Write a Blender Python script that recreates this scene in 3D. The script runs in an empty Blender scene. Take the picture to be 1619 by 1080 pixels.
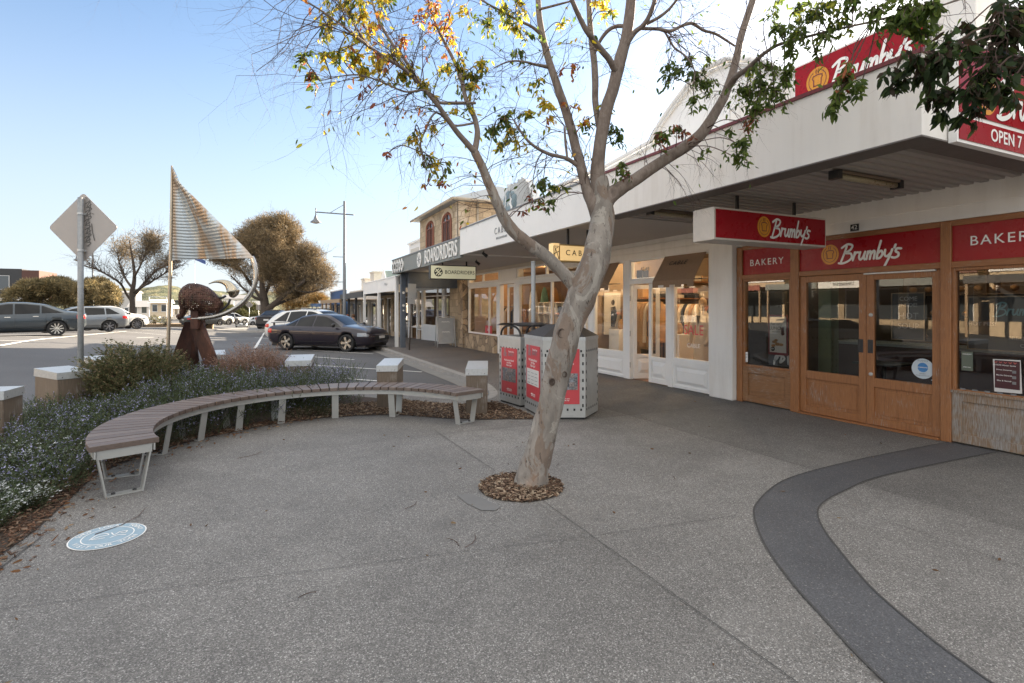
import bpy, bmesh, math, random
import numpy as np
from mathutils import Vector, Matrix, Euler
C = bpy.context.scene.collection
sc = bpy.context.scene
rnd = random.Random(7)
rad = math.radians
# ---------------------------------------------------------------- camera
CX, HY, FPX, EYE, PW, PH = 809.5, 485.0, 840.0, 1.6, 1619.0, 1080.0
YAW = math.atan2(CX-412.0, FPX)
cam = bpy.data.objects.new('camera', bpy.data.cameras.new('camera')); C.objects.link(cam)
cam.location = (0, 0, EYE); cam.rotation_euler = (rad(90), 0, -YAW)
cam.data.sensor_width = 36; cam.data.lens = FPX/PW*36
cam.data.shift_y = (HY-PH/2)/PW
cam.data.clip_start = .05; cam.data.clip_end = 6000
sc.camera = cam
# ---------------------------------------------------------------- sky and sun
SUN_AZ, SUN_EL = rad(62), rad(18.5)          # azimuth from +Y towards +X
w = bpy.data.worlds.new('World'); sc.world = w; w.use_nodes = True
wn = w.node_tree; bg = wn.nodes['Background']
sky = wn.nodes.new('ShaderNodeTexSky'); sky.sky_type = 'NISHITA'; sky.sun_disc = False
sky.sun_elevation = SUN_EL; sky.sun_rotation = SUN_AZ
sky.air_density = 1.0; sky.dust_density = .6; sky.ozone_density = 2.2
# warm cloud added unseen overhead and behind the camera to brighten the shaded plaza
tc = wn.nodes.new('ShaderNodeTexCoord'); dv = wn.nodes.new('ShaderNodeVectorMath'); dv.operation = 'DOT_PRODUCT'
dv.inputs[1].default_value = (-.36*math.sin(YAW), -.36*math.cos(YAW), .93); wn.links.new(tc.outputs['Generated'], dv.inputs[0])
mr = wn.nodes.new('ShaderNodeMapRange'); mr.interpolation_type = 'SMOOTHSTEP'; mr.inputs['From Min'].default_value = .24; mr.inputs['From Max'].default_value = .72; wn.links.new(dv.outputs['Value'], mr.inputs['Value'])
cn = wn.nodes.new('ShaderNodeTexNoise'); cn.inputs['Scale'].default_value = 2.6; cn.inputs['Detail'].default_value = 6; wn.links.new(tc.outputs['Generated'], cn.inputs['Vector'])
cr_ = wn.nodes.new('ShaderNodeMapRange'); cr_.inputs['From Min'].default_value = .3; cr_.inputs['From Max'].default_value = .6; cr_.inputs['To Min'].default_value = .45; wn.links.new(cn.outputs['Fac'], cr_.inputs['Value'])
mu = wn.nodes.new('ShaderNodeMath'); mu.operation = 'MULTIPLY'; wn.links.new(mr.outputs[0], mu.inputs[0]); wn.links.new(cr_.outputs[0], mu.inputs[1])
# pale haze in the air low over the horizon
sx_ = wn.nodes.new('ShaderNodeSeparateXYZ'); wn.links.new(tc.outputs['Generated'], sx_.inputs[0]); hz = wn.nodes.new('ShaderNodeMapRange'); hz.interpolation_type = 'SMOOTHSTEP'
hz.inputs['From Min'].default_value = -.02; hz.inputs['From Max'].default_value = .52; hz.inputs['To Min'].default_value = .82; hz.inputs['To Max'].default_value = .0; wn.links.new(sx_.outputs[2], hz.inputs['Value'])
wh = wn.nodes.new('ShaderNodeMixRGB'); wh.inputs[2].default_value = (2.95, 3.2, 3.65, 1); wn.links.new(hz.outputs[0], wh.inputs[0]); wn.links.new(sky.outputs[0], wh.inputs[1])
wt = wn.nodes.new('ShaderNodeMixRGB'); wt.inputs[2].default_value = (7.5, 7.2, 6.8, 1); wn.links.new(mu.outputs[0], wt.inputs[0]); wn.links.new(wh.outputs[0], wt.inputs[1])
wn.links.new(wt.outputs[0], bg.inputs[0]); bg.inputs[1].default_value = .05
sl = bpy.data.lights.new('sun', 'SUN'); sl.energy = 5.0; sl.angle = rad(.5); sl.color = (1, .83, .62)
so = bpy.data.objects.new('sun', sl); C.objects.link(so)
S = Vector((math.cos(SUN_EL)*math.sin(SUN_AZ), math.cos(SUN_EL)*math.cos(SUN_AZ), math.sin(SUN_EL)))
so.rotation_euler = S.to_track_quat('Z', 'Y').to_euler(); so.location = (20, 20, 30)
sc.view_settings.view_transform = 'Standard'; sc.view_settings.look = 'None'
sc.view_settings.exposure = 2.5; sc.view_settings.gamma = 1
# ---------------------------------------------------------------- geometry of the photograph (pixel -> real place)
_s, _c = math.sin(YAW), math.cos(YAW)
def ray(px, py):
    r = (px-CX)/FPX; u = (HY-py)/FPX
    return Vector((_s+r*_c, _c-r*_s, u))
def PD(px, py, d): return Vector((0, 0, EYE))+ray(px, py)*d
def G(px, py, z=0.): v = ray(px, py); return Vector((0, 0, EYE))+v*((z-EYE)/v.z)
def PX(px, py, X): v = ray(px, py); return Vector((0, 0, EYE))+v*(X/v.x)
def zof(py, d): return EYE+(HY-py)/FPX*d
# ---------------------------------------------------------------- materials
MT = {}
class NT:
    def __init__(s, name):
        s.m = bpy.data.materials.new(name); s.m.use_nodes = True; s.t = s.m.node_tree; s.n = s.t.nodes
        s.b = s.n['Principled BSDF']; s.out = s.n['Material Output']
        s.co = s.n.new('ShaderNodeTexCoord').outputs['Object']
    def L(s, a, b): s.t.links.new(a, b)
    def new(s, k, **kw):
        nd = s.n.new('ShaderNode'+k)
        for a, b in kw.items(): setattr(nd, a, b)
        return nd
    def mapped(s, scale, co=None):
        m = s.new('Mapping'); m.inputs['Scale'].default_value = scale; s.L(co or s.co, m.inputs[0]); return m.outputs[0]
    def noise(s, scale, detail=3, rough=.5, vec=None, dist=0):
        n = s.new('TexNoise'); n.inputs['Scale'].default_value = scale; n.inputs['Detail'].default_value = detail
        n.inputs['Roughness'].default_value = rough; n.inputs['Distortion'].default_value = dist
        s.L(vec or s.co, n.inputs['Vector']); return n.outputs['Fac']
    def voro(s, scale, feature='F1', out='Distance', vec=None, rnd_=1):
        n = s.new('TexVoronoi'); n.feature = feature; n.inputs['Scale'].default_value = scale; n.inputs['Randomness'].default_value = rnd_
        s.L(vec or s.co, n.inputs['Vector']); return n.outputs[out]
    def ramp(s, fac, stops, interp='LINEAR'):
        r = s.new('ValToRGB'); r.color_ramp.interpolation = interp
        e = r.color_ramp.elements
        while len(e) < len(stops): e.new(.5)
        for k, (p, c) in enumerate(stops):
            e[k].position = p; e[k].color = tuple(c)+(1,) if not isinstance(c, (int, float)) else (c, c, c, 1)
        s.L(fac, r.inputs[0]); return r.outputs[0]
    def mix(s, fac, a, b, blend='MIX'):
        m = s.new('MixRGB'); m.blend_type = blend
        for i, v in ((0, fac), (1, a), (2, b)):
            if isinstance(v, (int, float)): m.inputs[i].default_value = v if i == 0 else (v, v, v, 1)
            elif isinstance(v, tuple): m.inputs[i].default_value = v+(1,)
            else: s.L(v, m.inputs[i])
        return m.outputs[0]
    def math(s, op, a, b=0.):
        m = s.new('Math'); m.operation = op
        for i, v in ((0, a), (1, b)):
            if isinstance(v, (int, float)): m.inputs[i].default_value = v
            else: s.L(v, m.inputs[i])
        return m.outputs[0]
    def bump(s, h, strength=.3, dist=.01, prev=None):
        b = s.new('Bump'); b.inputs['Strength'].default_value = strength; b.inputs['Distance'].default_value = dist
        s.L(h, b.inputs['Height'])
        if prev: s.L(prev, b.inputs['Normal'])
        s.L(b.outputs[0], s.b.inputs['Normal']); return b.outputs[0]
    def set(s, col=None, rough=None, metal=None, spec=None):
        for k, v in (('Base Color', col), ('Roughness', rough), ('Metallic', metal), ('Specular IOR Level', spec)):
            if v is None: continue
            if isinstance(v, tuple): s.b.inputs[k].default_value = v+(1,)
            elif isinstance(v, (int, float)): s.b.inputs[k].default_value = v
            else: s.L(v, s.b.inputs[k])
        return s.m
def plain(name, col, rough=.6, metal=0, var=.12, scale=6, bump=.0, spec=.5):
    """painted / solid surface with real variation in tone, roughness and relief"""
    if name in MT: return MT[name]
    t = NT(name); n = t.noise(scale, 5, .6); n2 = t.noise(scale*7, 3, .6)
    f = t.mix(.35, n, n2)
    a = tuple(max(0, x*(1-var)) for x in col); b = tuple(min(1, x*(1+var)) for x in col)
    t.set(t.ramp(f, [(.3, a), (.7, b)]), t.ramp(n2, [(.2, max(0, rough-.1)), (.8, min(1, rough+.1))]), metal, spec)
    if bump: t.bump(n2, bump, .004)
    MT[name] = t.m; return t.m
def emit(name, col, strength):
    if name in MT: return MT[name]
    t = NT(name); t.set(col, .4); t.b.inputs['Emission Color'].default_value = col+(1,); t.b.inputs['Emission Strength'].default_value = strength
    MT[name] = t.m; return t.m
def glass(name, tint=(1, 1, 1), boost=1.0, rough=.0):
    t = NT(name); t.n.remove(t.b)
    tr = t.new('BsdfTransparent'); tr.inputs[0].default_value = tint+(1,)
    gl = t.new('BsdfGlossy'); gl.inputs['Roughness'].default_value = rough
    fr = t.new('Fresnel'); fr.inputs[0].default_value = 1.52
    m = t.math('MULTIPLY', fr.outputs[0], boost); m2 = t.math('MINIMUM', m, 1.)
    mx = t.new('MixShader'); t.L(m2, mx.inputs[0]); t.L(tr.outputs[0], mx.inputs[1]); t.L(gl.outputs[0], mx.inputs[2])
    t.L(mx.outputs[0], t.out.inputs[0]); MT[name] = t.m; return t.m
def leafmat(name, transl=.5, rough=.5):
    """foliage: colour comes with each leaf, light passes through"""
    t = NT(name); a = t.new('VertexColor'); a.layer_name = 'Col'
    t.set(a.outputs[0], rough, 0, .3)
    tl = t.new('BsdfTranslucent'); t.L(t.mix(.0, a.outputs[0], (1., 1., 1.)), tl.inputs[0])
    mx = t.new('MixShader'); mx.inputs[0].default_value = transl
    t.L(t.b.outputs[0], mx.inputs[1]); t.L(tl.outputs[0], mx.inputs[2]); t.L(mx.outputs[0], t.out.inputs[0])
    MT[name] = t.m; return t.m
WHITE = plain('white_paint', (.80, .79, .77), .5, var=.04, scale=2)
def render_paint():
    t = NT('warm_white_paint'); st = t.noise(2.2, 5, .6, t.mapped((3.5, 3.5, .35))); n = t.noise(1.3, 5, .6)
    c = t.ramp(t.mix(.5, st, n), [(.28, (.66, .62, .57)), (.5, (.765, .735, .695)), (.72, (.80, .775, .735))])
    sp = t.noise(40, 3, .7); c = t.mix(t.ramp(sp, [(.68, 0.), (.74, .35)]), c, (.45, .41, .36)); t.set(c, .6); t.bump(sp, .12, .003); MT['warm_white_paint'] = t.m; return t.m
WARMW = render_paint()
CREAM = plain('cream_paint', (.60, .52, .42), .6, var=.05, scale=2)
REDP = plain('red_panel', (.30, .008, .014), .3, var=.08, scale=1, spec=.22)
MAROON = plain('maroon_metal', (.16, .03, .035), .45)
GREYM = plain('grey_metal', (.20, .21, .22), .45, .3)
POLEG = plain('dull_galvanised_pole', (.26, .27, .275), .5, .3, var=.2, scale=25)
GALV = plain('galvanised_steel', (.50, .51, .51), .42, .45, var=.18, scale=30)
STEEL = plain('stainless_steel', (.47, .47, .455), .38, .4, var=.12, scale=8)
FRAMEP = plain('bench_frame_paint', (.42, .42, .40), .4, .3, var=.06)
DARK = plain('dark_metal', (.03, .03, .032), .4, .2)
BLACK = plain('black_plastic', (.012, .012, .013), .5)
NAVY = plain('slate_blue_paint', (.10, .12, .15), .5)
LETW = plain('white_lettering', (.80, .79, .76), .5, var=.03)
LETK = plain('black_lettering', (.015, .015, .015), .5)
GREYF = plain('sage_grey_paint', (.21, .225, .215), .6, var=.04)
ORANGE = plain('orange_ink', (.62, .26, .02), .4)
GLASS = glass('window_glass', (.86, .88, .87), 2.1)
CARGLASS = glass('car_glass', (.07, .085, .10), .9)
LEAF = leafmat('leaf', .6)
FOLI = leafmat('herb_foliage', .25, .7)
def aggregate():
    t = NT('exposed_aggregate'); v = t.voro(185, out='Color'); sep = t.new('SeparateColor'); t.L(v, sep.inputs[0])
    peb = t.ramp(sep.outputs[0], [(0, (.085, .081, .076)), (.35, (.135, .129, .121)), (.62, (.178, .170, .159)), (.88, (.235, .224, .210)), (1, (.44, .425, .405))])
    stain = t.ramp(t.noise(.55, 6, .65), [(.3, .80), (.7, 1.12)])
    stain2 = t.ramp(t.noise(3.1, 4, .6), [(.25, .88), (.75, 1.08)])
    c = t.mix(1, t.mix(1, peb, stain, 'MULTIPLY'), stain2, 'MULTIPLY')
    for sc_, lo, hi, col in ((1.5, .014, .020, (.06, .058, .055)), (2.7, .012, .018, (.10, .095, .09)), (.8, .02, .032, (.09, .085, .08))):
        c = t.mix(t.ramp(t.voro(sc_), [(lo, .75), (hi, 0.)]), c, col)
    c = t.mix(t.ramp(t.noise(.9, 7, .72, None, 1.5), [(.57, 0.), (.66, .38)]), c, (.10, .095, .09))
    c = t.mix(t.ramp(t.noise(.42, 5, .6), [(.55, 0.), (.72, .25)]), c, (.38, .365, .34))
    sx = t.new('SeparateXYZ'); t.L(t.co, sx.inputs[0])                         # poured panels differ in tone; the strip under the canopy is set darker
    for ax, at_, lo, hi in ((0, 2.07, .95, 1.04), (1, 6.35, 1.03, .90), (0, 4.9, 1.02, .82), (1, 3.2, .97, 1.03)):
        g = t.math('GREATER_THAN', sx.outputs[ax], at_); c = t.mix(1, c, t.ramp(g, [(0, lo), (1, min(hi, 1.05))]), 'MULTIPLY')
    d = t.voro(185); t.set(c, .75); t.bump(d, .5, .004); MT['agg'] = t.m; return t.m
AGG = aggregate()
def darkband():
    t = NT('charcoal_paving'); v = t.voro(170, out='Color'); sep = t.new('SeparateColor'); t.L(v, sep.inputs[0])
    peb = t.ramp(sep.outputs[0], [(0, (.058, .060, .065)), (.8, (.098, .100, .107)), (.975, (.13, .132, .138)), (1, (.27, .26, .24))])
    c = t.mix(1, peb, t.ramp(t.noise(1.2, 5), [(.3, .85), (.7, 1.15)]), 'MULTIPLY')
    t.set(c, .6); t.bump(t.noise(200, 2), .25, .003); return t.m
BAND = darkband()
def pathmat():
    t = NT('footpath_aggregate'); v = t.voro(120, out='Color'); sep = t.new('SeparateColor'); t.L(v, sep.inputs[0])
    peb = t.ramp(sep.outputs[0], [(0, (.045, .04, .037)), (.5, (.11, .097, .088)), (1, (.25, .225, .21))])
    c = t.mix(1, peb, t.ramp(t.noise(.6, 5, .6), [(.3, .8), (.7, 1.15)]), 'MULTIPLY'); t.set(c, .8); t.bump(t.voro(120), .4, .004); return t.m
PATHM = pathmat()
def asphalt():
    t = NT('asphalt'); v = t.noise(90, 4, .75)
    c = t.ramp(v, [(.3, (.05, .05, .053)), (.7, (.12, .12, .122))])
    c = t.mix(1, c, t.ramp(t.noise(.25, 6, .6), [(.3, .82), (.7, 1.2)]), 'MULTIPLY')
    cr = t.voro(.35, 'DISTANCE_TO_EDGE', vec=t.mapped((1, 1, 1)))
    t.set(c, .8); t.bump(v, .4, .006); return t.m
ASPH = asphalt()
CONC = plain('kerb_concrete', (.27, .26, .245), .8, var=.2, scale=4, bump=.3)
JOINT = plain('joint_line', (.065, .062, .06), .9)
LINEP = plain('road_marking_paint', (.62, .62, .60), .7, var=.15, scale=9)
SOIL = plain('garden_soil', (.05, .035, .025), .95, var=.4, scale=14, bump=.6)
def woodmat(name, base, dark, axis=2, weather=0., slat=0):
    t = NT(name); sc_ = [14, 14, 14]; sc_[axis] = 1.1
    g = t.noise(3, 6, .65, t.mapped(tuple(sc_)), 1.2); fine = t.noise(9, 4, .6, t.mapped(tuple(sc_)))
    c = t.ramp(t.mix(.4, g, fine), [(.25, dark), (.5, base), (.8, tuple(min(1, x*1.3) for x in base))])
    if weather:
        m = t.ramp(t.mix(.5, t.noise(2.2, 6, .7), fine), [(.62-.25*weather, 0.), (.72-.2*weather, 1.)])
        c = t.mix(m, c, t.ramp(fine, [(.3, (.17, .15, .13)), (.7, (.34, .31, .28))]))
    t.set(c, t.ramp(fine, [(.2, .38), (.8, .62)])); t.bump(fine, .25, .004); MT[name] = t.m; return t.m
WOOD = woodmat('stained_timber', (.30, .125, .045), (.13, .052, .020), 2, .22)
WOODY = woodmat('stained_timber_rail', (.28, .115, .042), (.12, .05, .02), 1, .22)
WOODW = woodmat('weathered_timber', (.26, .15, .08), (.12, .07, .04), 2, .8)
WOODF = woodmat('faded_timber', (.25, .12, .05), (.13, .06, .03), 1, .35)
SLAT = woodmat('bench_slat_timber', (.128, .094, .077), (.062, .044, .036), 0, .0)
SLATG = woodmat('weathered_slat', (.15, .115, .096), (.075, .056, .047), 0, .05)
SLATD = woodmat('dark_slat', (.112, .081, .066), (.054, .038, .031), 0, .0)
POST = woodmat('bollard_timber', (.14, .105, .075), (.07, .05, .035), 2, .35)
def stone(name, scale, base, mort=(.42, .36, .28), flat=(1, 1, 1), edge=.05):
    t = NT(name); mp = t.mapped(flat); v = t.voro(scale, out='Color', vec=mp); sep = t.new('SeparateColor'); t.L(v, sep.inputs[0])
    c = t.ramp(sep.outputs[0], [(0, tuple(x*.62 for x in base)), (.5, base), (1, tuple(min(1, x*1.35) for x in base))])
    e = t.voro(scale, 'DISTANCE_TO_EDGE', vec=mp); c = t.mix(t.ramp(e, [(edge*.5, 1.), (edge, 0.)]), c, mort)
    n = t.noise(18, 5, .7); c = t.mix(1, c, t.ramp(n, [(.25, .72), (.75, 1.15)]), 'MULTIPLY')
    t.set(c, .9); b = t.bump(t.ramp(e, [(0, 0.), (edge*2, 1.)]), .6, .03); t.bump(n, .5, .01, b); return t.m
STONE = stone('random_rubble_stone', 3.2, (.40, .30, .20), (.20, .15, .11), (1, 1, 1.0))
def blockstone(name, base, bw, bh, mort):
    t = NT(name); mp = t.new('Mapping'); s2 = t.new('SeparateXYZ'); t.L(t.co, s2.inputs[0]); cb = t.new('CombineXYZ')
    t.L(t.math('ADD', s2.outputs[0], s2.outputs[1]), cb.inputs[0]); t.L(s2.outputs[2], cb.inputs[1])
    br = t.new('TexBrick'); t.L(cb.outputs[0], br.inputs[0]); br.inputs['Scale'].default_value = 1
    br.inputs['Brick Width'].default_value = bw; br.inputs['Row Height'].default_value = bh; br.inputs['Mortar Size'].default_value = .012
    br.inputs['Color1'].default_value = tuple(x*.8 for x in base)+(1,); br.inputs['Color2'].default_value = tuple(min(1, x*1.18) for x in base)+(1,)
    br.inputs['Mortar'].default_value = mort+(1,)
    n = t.noise(14, 6, .7); c = t.mix(1, br.outputs[0], t.ramp(n, [(.25, .75), (.75, 1.15)]), 'MULTIPLY')
    t.set(c, .9); b = t.bump(br.outputs['Fac'], -.5, .012); t.bump(n, .4, .01, b); MT[name] = t.m; return t.m
BLOCK = blockstone('sandstone_blocks', (.44, .345, .235), .46, .27, (.30, .24, .17))
BRICK = blockstone('red_brick', (.24, .085, .05), .23, .08, (.3, .26, .22))
def rustmat():
    t = NT('rusted_steel'); n = t.noise(5, 7, .7, t.mapped((1, 1, .5)))
    c = t.ramp(n, [(.3, (.020, .010, .008)), (.5, (.060, .025, .017)), (.68, (.12, .047, .026)), (.8, (.21, .115, .075))])
    t.set(c, .7, .25); t.bump(t.noise(60, 4), .3, .003); return t.m
RUST = rustmat()
def brassmat():
    t = NT('banded_sail_metal'); sx = t.new('SeparateXYZ'); t.L(t.co, sx.inputs[0])
    wv = t.new('TexWave'); wv.bands_direction = 'Z'; wv.inputs['Scale'].default_value = 5.6; wv.inputs['Distortion'].default_value = .6; wv.inputs['Detail'].default_value = 2
    t.L(t.co, wv.inputs[0])
    n = t.noise(.8, 3, .5, t.mapped((2.2, 2.2, .25)), .8)
    c = t.ramp(n, [(.3, (.40, .47, .53)), (.50, (.47, .53, .57)), (.56, (.42, .30, .20)), (.60, (.36, .24, .14)), (.66, (.44, .50, .54))])
    c = t.mix(.20, c, t.ramp(wv.outputs['Fac'], [(.3, (.55, .55, .53)), (.6, (.16, .16, .15))]))
    t.set(c, .34, .55); t.bump(wv.outputs['Fac'], .4, .01); return t.m
SAIL = brassmat()
def barkmat():
    t = NT('smooth_gum_bark'); mp = t.mapped((1, 1, .38))
    n = t.noise(6, 6, .62, mp, .5); n2 = t.noise(26, 5, .7, mp); big = t.noise(1.7, 4, .6, mp)
    c = t.ramp(n, [(.3, (.135, .118, .102)), (.45, (.22, .195, .17)), (.58, (.275, .245, .215)), (.75, (.36, .33, .29))])
    pe = t.noise(4.2, 6, .66, t.mapped((1, 1, .5)), 1.1)                       # peeled patches with crisp edges
    c = t.mix(t.ramp(pe, [(.53, 0.), (.54, .85)]), c, t.mix(n2, (.13, .105, .09), (.24, .165, .115)))
    c = t.mix(t.ramp(pe, [(.415, .7), (.425, 0.)]), c, (.36, .335, .295))
    c = t.mix(t.ramp(big, [(.57, 0.), (.62, .6)]), c, (.26, .165, .11))
    fl = t.noise(9, 7, .75, t.mapped((2.4, 2.4, .2)), .3); c = t.mix(t.ramp(fl, [(.60, 0.), (.63, .85)]), c, (.065, .048, .038))
    c = t.mix(t.ramp(t.voro(8, vec=t.mapped((1, 1, .6))), [(.07, .95), (.10, 0.)]), c, (.05, .038, .032))
    c = t.mix(t.ramp(n2, [(.62, 0.), (.65, .75)]), c, (.085, .066, .055))
    t.set(c, .8); b = t.bump(pe, .7, .03); b = t.bump(n, .9, .03, b); t.bump(fl, .8, .015, b); return t.m
BARK = barkmat()
def barkupper():
    t = NT('upper_gum_bark'); mp = t.mapped((1, 1, .5)); n = t.noise(7, 6, .65, mp)
    c = t.ramp(n, [(.3, (.09, .066, .053)), (.42, (.15, .115, .094)), (.5, (.205, .165, .138)), (.55, (.15, .115, .094)), (.72, (.25, .205, .172))])
    t.set(c, .8); t.bump(n, .5, .015); return t.m
BARKU = barkupper()
TWIG = plain('twig_bark', (.075, .045, .035), .8)
BARKD = plain('dark_tree_bark', (.085, .066, .052), .9, var=.3, scale=9, bump=.6)
TYRE = plain('tyre_rubber', (.018, .018, .019), .8)
RIM = plain('alloy_rim', (.55, .53, .49), .3, .8)
RIMD = plain('dark_alloy', (.22, .22, .23), .35, .8)
HEAD = plain('headlight_glass', (.24, .25, .27), .1, .4)
TAIL = plain('tail_light_red', (.5, .02, .02), .15)
PLATE = plain('number_plate', (.6, .6, .6), .4)
def carpaint(name, col, metal=.35):
    t = NT(name); t.set(t.ramp(t.noise(900, 2), [(.35, tuple(x*.85 for x in col)), (.65, tuple(min(1, x*1.15) for x in col))]), .32, metal)
    t.b.inputs['Specular IOR Level'].default_value = .3; t.b.inputs['Coat Weight'].default_value = .7; t.b.inputs['Coat Roughness'].default_value = .04; return t.m
# ---------------------------------------------------------------- mesh helpers
OFF = {}
def tag(o, label=None, cat=None, group=None, kind=None):
    if label: o['label'] = label
    if cat: o['category'] = cat
    if group: o['group'] = group
    if kind: o['kind'] = kind
    return o
def thing(name, loc, label, cat, group=None):
    o = bpy.data.objects.new(name, None); C.objects.link(o); o.location = loc; o.empty_display_size = .2
    OFF[o] = Vector(loc); return tag(o, label, cat, group)
def link(name, me, parent=None, mat=None, off=None):
    o = bpy.data.objects.new(name, me); C.objects.link(o)
    if mat is not None and not me.materials: me.materials.append(mat)
    if parent is not None:
        o.parent = parent; OFF[o] = OFF.get(parent, Vector())
    return o
class MB:
    def __init__(s): s.v = []; s.f = []; s.sm = []
    def add(s, vs, fs, smooth=False):
        n = len(s.v); s.v += [tuple(v) for v in vs]; s.f += [tuple(i+n for i in f) for f in fs]; s.sm += [smooth]*len(fs); return s
    def box(s, x0, x1, y0, y1, z0, z1, M=None, bev=0):
        if x0 > x1: x0, x1 = x1, x0
        if y0 > y1: y0, y1 = y1, y0
        if z0 > z1: z0, z1 = z1, z0
        if bev:
            b = min(bev, (x1-x0)/2.1, (y1-y0)/2.1, (z1-z0)/2.1); vs = []
            for (x, sx) in ((x0, 1), (x1, -1)):
                for (y, sy) in ((y0, 1), (y1, -1)):
                    for (z, sz) in ((z0, 1), (z1, -1)):
                        vs += [(x, y+b*sy, z+b*sz), (x+b*sx, y, z+b*sz), (x+b*sx, y+b*sy, z)]
            def i(a, b_, c_, k): return (a*4+b_*2+c_)*3+k
            fs = [(i(0, 0, 0, 0), i(0, 0, 1, 0), i(0, 1, 1, 0), i(0, 1, 0, 0)), (i(1, 0, 0, 0), i(1, 1, 0, 0), i(1, 1, 1, 0), i(1, 0, 1, 0)),
                  (i(0, 0, 0, 1), i(1, 0, 0, 1), i(1, 0, 1, 1), i(0, 0, 1, 1)), (i(0, 1, 0, 1), i(0, 1, 1, 1), i(1, 1, 1, 1), i(1, 1, 0, 1)),
                  (i(0, 0, 0, 2), i(0, 1, 0, 2), i(1, 1, 0, 2), i(1, 0, 0, 2)), (i(0, 0, 1, 2), i(1, 0, 1, 2), i(1, 1, 1, 2), i(0, 1, 1, 2))]
            for a in (0, 1):
                for b_ in (0, 1):
                    fs += [(i(a, b_, 0, 0), i(a, b_, 1, 0), i(a, b_, 1, 1), i(a, b_, 0, 1)), (i(a, 0, b_, 0), i(a, 1, b_, 0), i(a, 1, b_, 2), i(a, 0, b_, 2)),
                           (i(0, a, b_, 1), i(1, a, b_, 1), i(1, a, b_, 2), i(0, a, b_, 2))]
                    for c_ in (0, 1): fs.append((i(a, b_, c_, 0), i(a, b_, c_, 1), i(a, b_, c_, 2)))
        else:
            vs = [(x, y, z) for x in (x0, x1) for y in (y0, y1) for z in (z0, z1)]
            fs = [(0, 1, 3, 2), (4, 6, 7, 5), (0, 4, 5, 1), (2, 3, 7, 6), (0, 2, 6, 4), (1, 5, 7, 3)]
        if M is not None: vs = [M @ Vector(v) for v in vs]
        return s.add(vs, fs)
    def prism(s, poly, ext, M=None, smooth=False):
        """poly: list of 3D points (planar), ext: extrusion vector"""
        n = len(poly); e = Vector(ext); a = [Vector(p) for p in poly]; b = [p+e for p in a]
        vs = a+b
        if M is not None: vs = [M @ v for v in vs]
        return s.add(vs, [tuple(range(n))[::-1], tuple(range(n, 2*n))]+[(k, (k+1) % n, n+(k+1) % n, n+k) for k in range(n)], smooth)
    def tube(s, pts, r, sides=8, cap=True, smooth=True, M=None, jit=0):
        pts = [Vector(p) for p in pts]; n = len(pts); rs = r if isinstance(r, (list, tuple)) else [r]*n
        d0 = (pts[1]-pts[0]).normalized(); up = Vector((0, 0, 1)) if abs(d0.z) < .9 else Vector((1, 0, 0))
        a = d0.cross(up).normalized(); vs = []
        for k in range(n):
            d = (pts[min(k+1, n-1)]-pts[max(k-1, 0)])
            if d.length < 1e-9: d = d0
            d.normalize(); a = (a-d*a.dot(d)).normalized(); b = d.cross(a)
            for j in range(sides):
                t = 2*math.pi*j/sides; q = rs[k]*(1+(jit*math.sin(3*t+k*.7)+jit*.6*math.sin(5*t-k*1.3) if jit else 0))
                vs.append(pts[k]+a*(math.cos(t)*q)+b*(math.sin(t)*q))
        fs = [(k*sides+j, k*sides+(j+1) % sides, (k+1)*sides+(j+1) % sides, (k+1)*sides+j) for k in range(n-1) for j in range(sides)]
        if M is not None: vs = [M @ v for v in vs]
        s.add(vs, fs, smooth)
        if cap: s.add([vs[j] for j in range(sides)], [tuple(range(sides))[::-1]]); s.add([vs[(n-1)*sides+j] for j in range(sides)], [tuple(range(sides))])
        return s
    def lathe(s, prof, cen, axis='z', sides=24, smooth=True, M=None):
        """prof: list of (radius, height)"""
        vs = []
        for (r, h) in prof:
            for j in range(sides):
                t = 2*math.pi*j/sides; x, y = r*math.cos(t), r*math.sin(t)
                p = {'z': (x, y, h), 'x': (h, x, y), 'y': (y, h, x)}[axis]; vs.append(Vector(cen)+Vector(p))
        n = len(prof); fs = [(k*sides+j, k*sides+(j+1) % sides, (k+1)*sides+(j+1) % sides, (k+1)*sides+j) for k in range(n-1) for j in range(sides)]
        if M is not None: vs = [M @ v for v in vs]
        return s.add(vs, fs, smooth)
    def ell(s, cen, rr, seg=16, rings=10, M=None):
        vs = []; fs = []
        for k in range(rings+1):
            ph = math.pi*k/rings
            for j in range(seg):
                t = 2*math.pi*j/seg; vs.append(Vector(cen)+Vector((rr[0]*math.sin(ph)*math.cos(t), rr[1]*math.sin(ph)*math.sin(t), rr[2]*math.cos(ph))))
        for k in range(rings):
            for j in range(seg): fs.append((k*seg+j, (k+1)*seg+j, (k+1)*seg+(j+1) % seg, k*seg+(j+1) % seg))
        if M is not None: vs = [M @ v for v in vs]
        return s.add(vs, fs, True)
    def grid(s, fn, nu, nv, smooth=True):
        vs = [fn(i/nu, j/nv) for i in range(nu+1) for j in range(nv+1)]
        return s.add(vs, [(i*(nv+1)+j, (i+1)*(nv+1)+j, (i+1)*(nv+1)+j+1, i*(nv+1)+j+1) for i in range(nu) for j in range(nv)], smooth)
    def build(s, name, mat, parent=None, fixn=True):
        me = bpy.data.meshes.new(name); o = OFF.get(parent, Vector())
        me.from_pydata([tuple(Vector(v)-o) for v in s.v], [], s.f); me.polygons.foreach_set('use_smooth', s.sm)
        if fixn:
            bm = bmesh.new(); bm.from_mesh(me); bmesh.ops.remove_doubles(bm, verts=bm.verts, dist=1e-5); bmesh.ops.recalc_face_normals(bm, faces=bm.faces); bm.to_mesh(me); bm.free()
        me.update(); return link(name, me, parent, mat)
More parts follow.
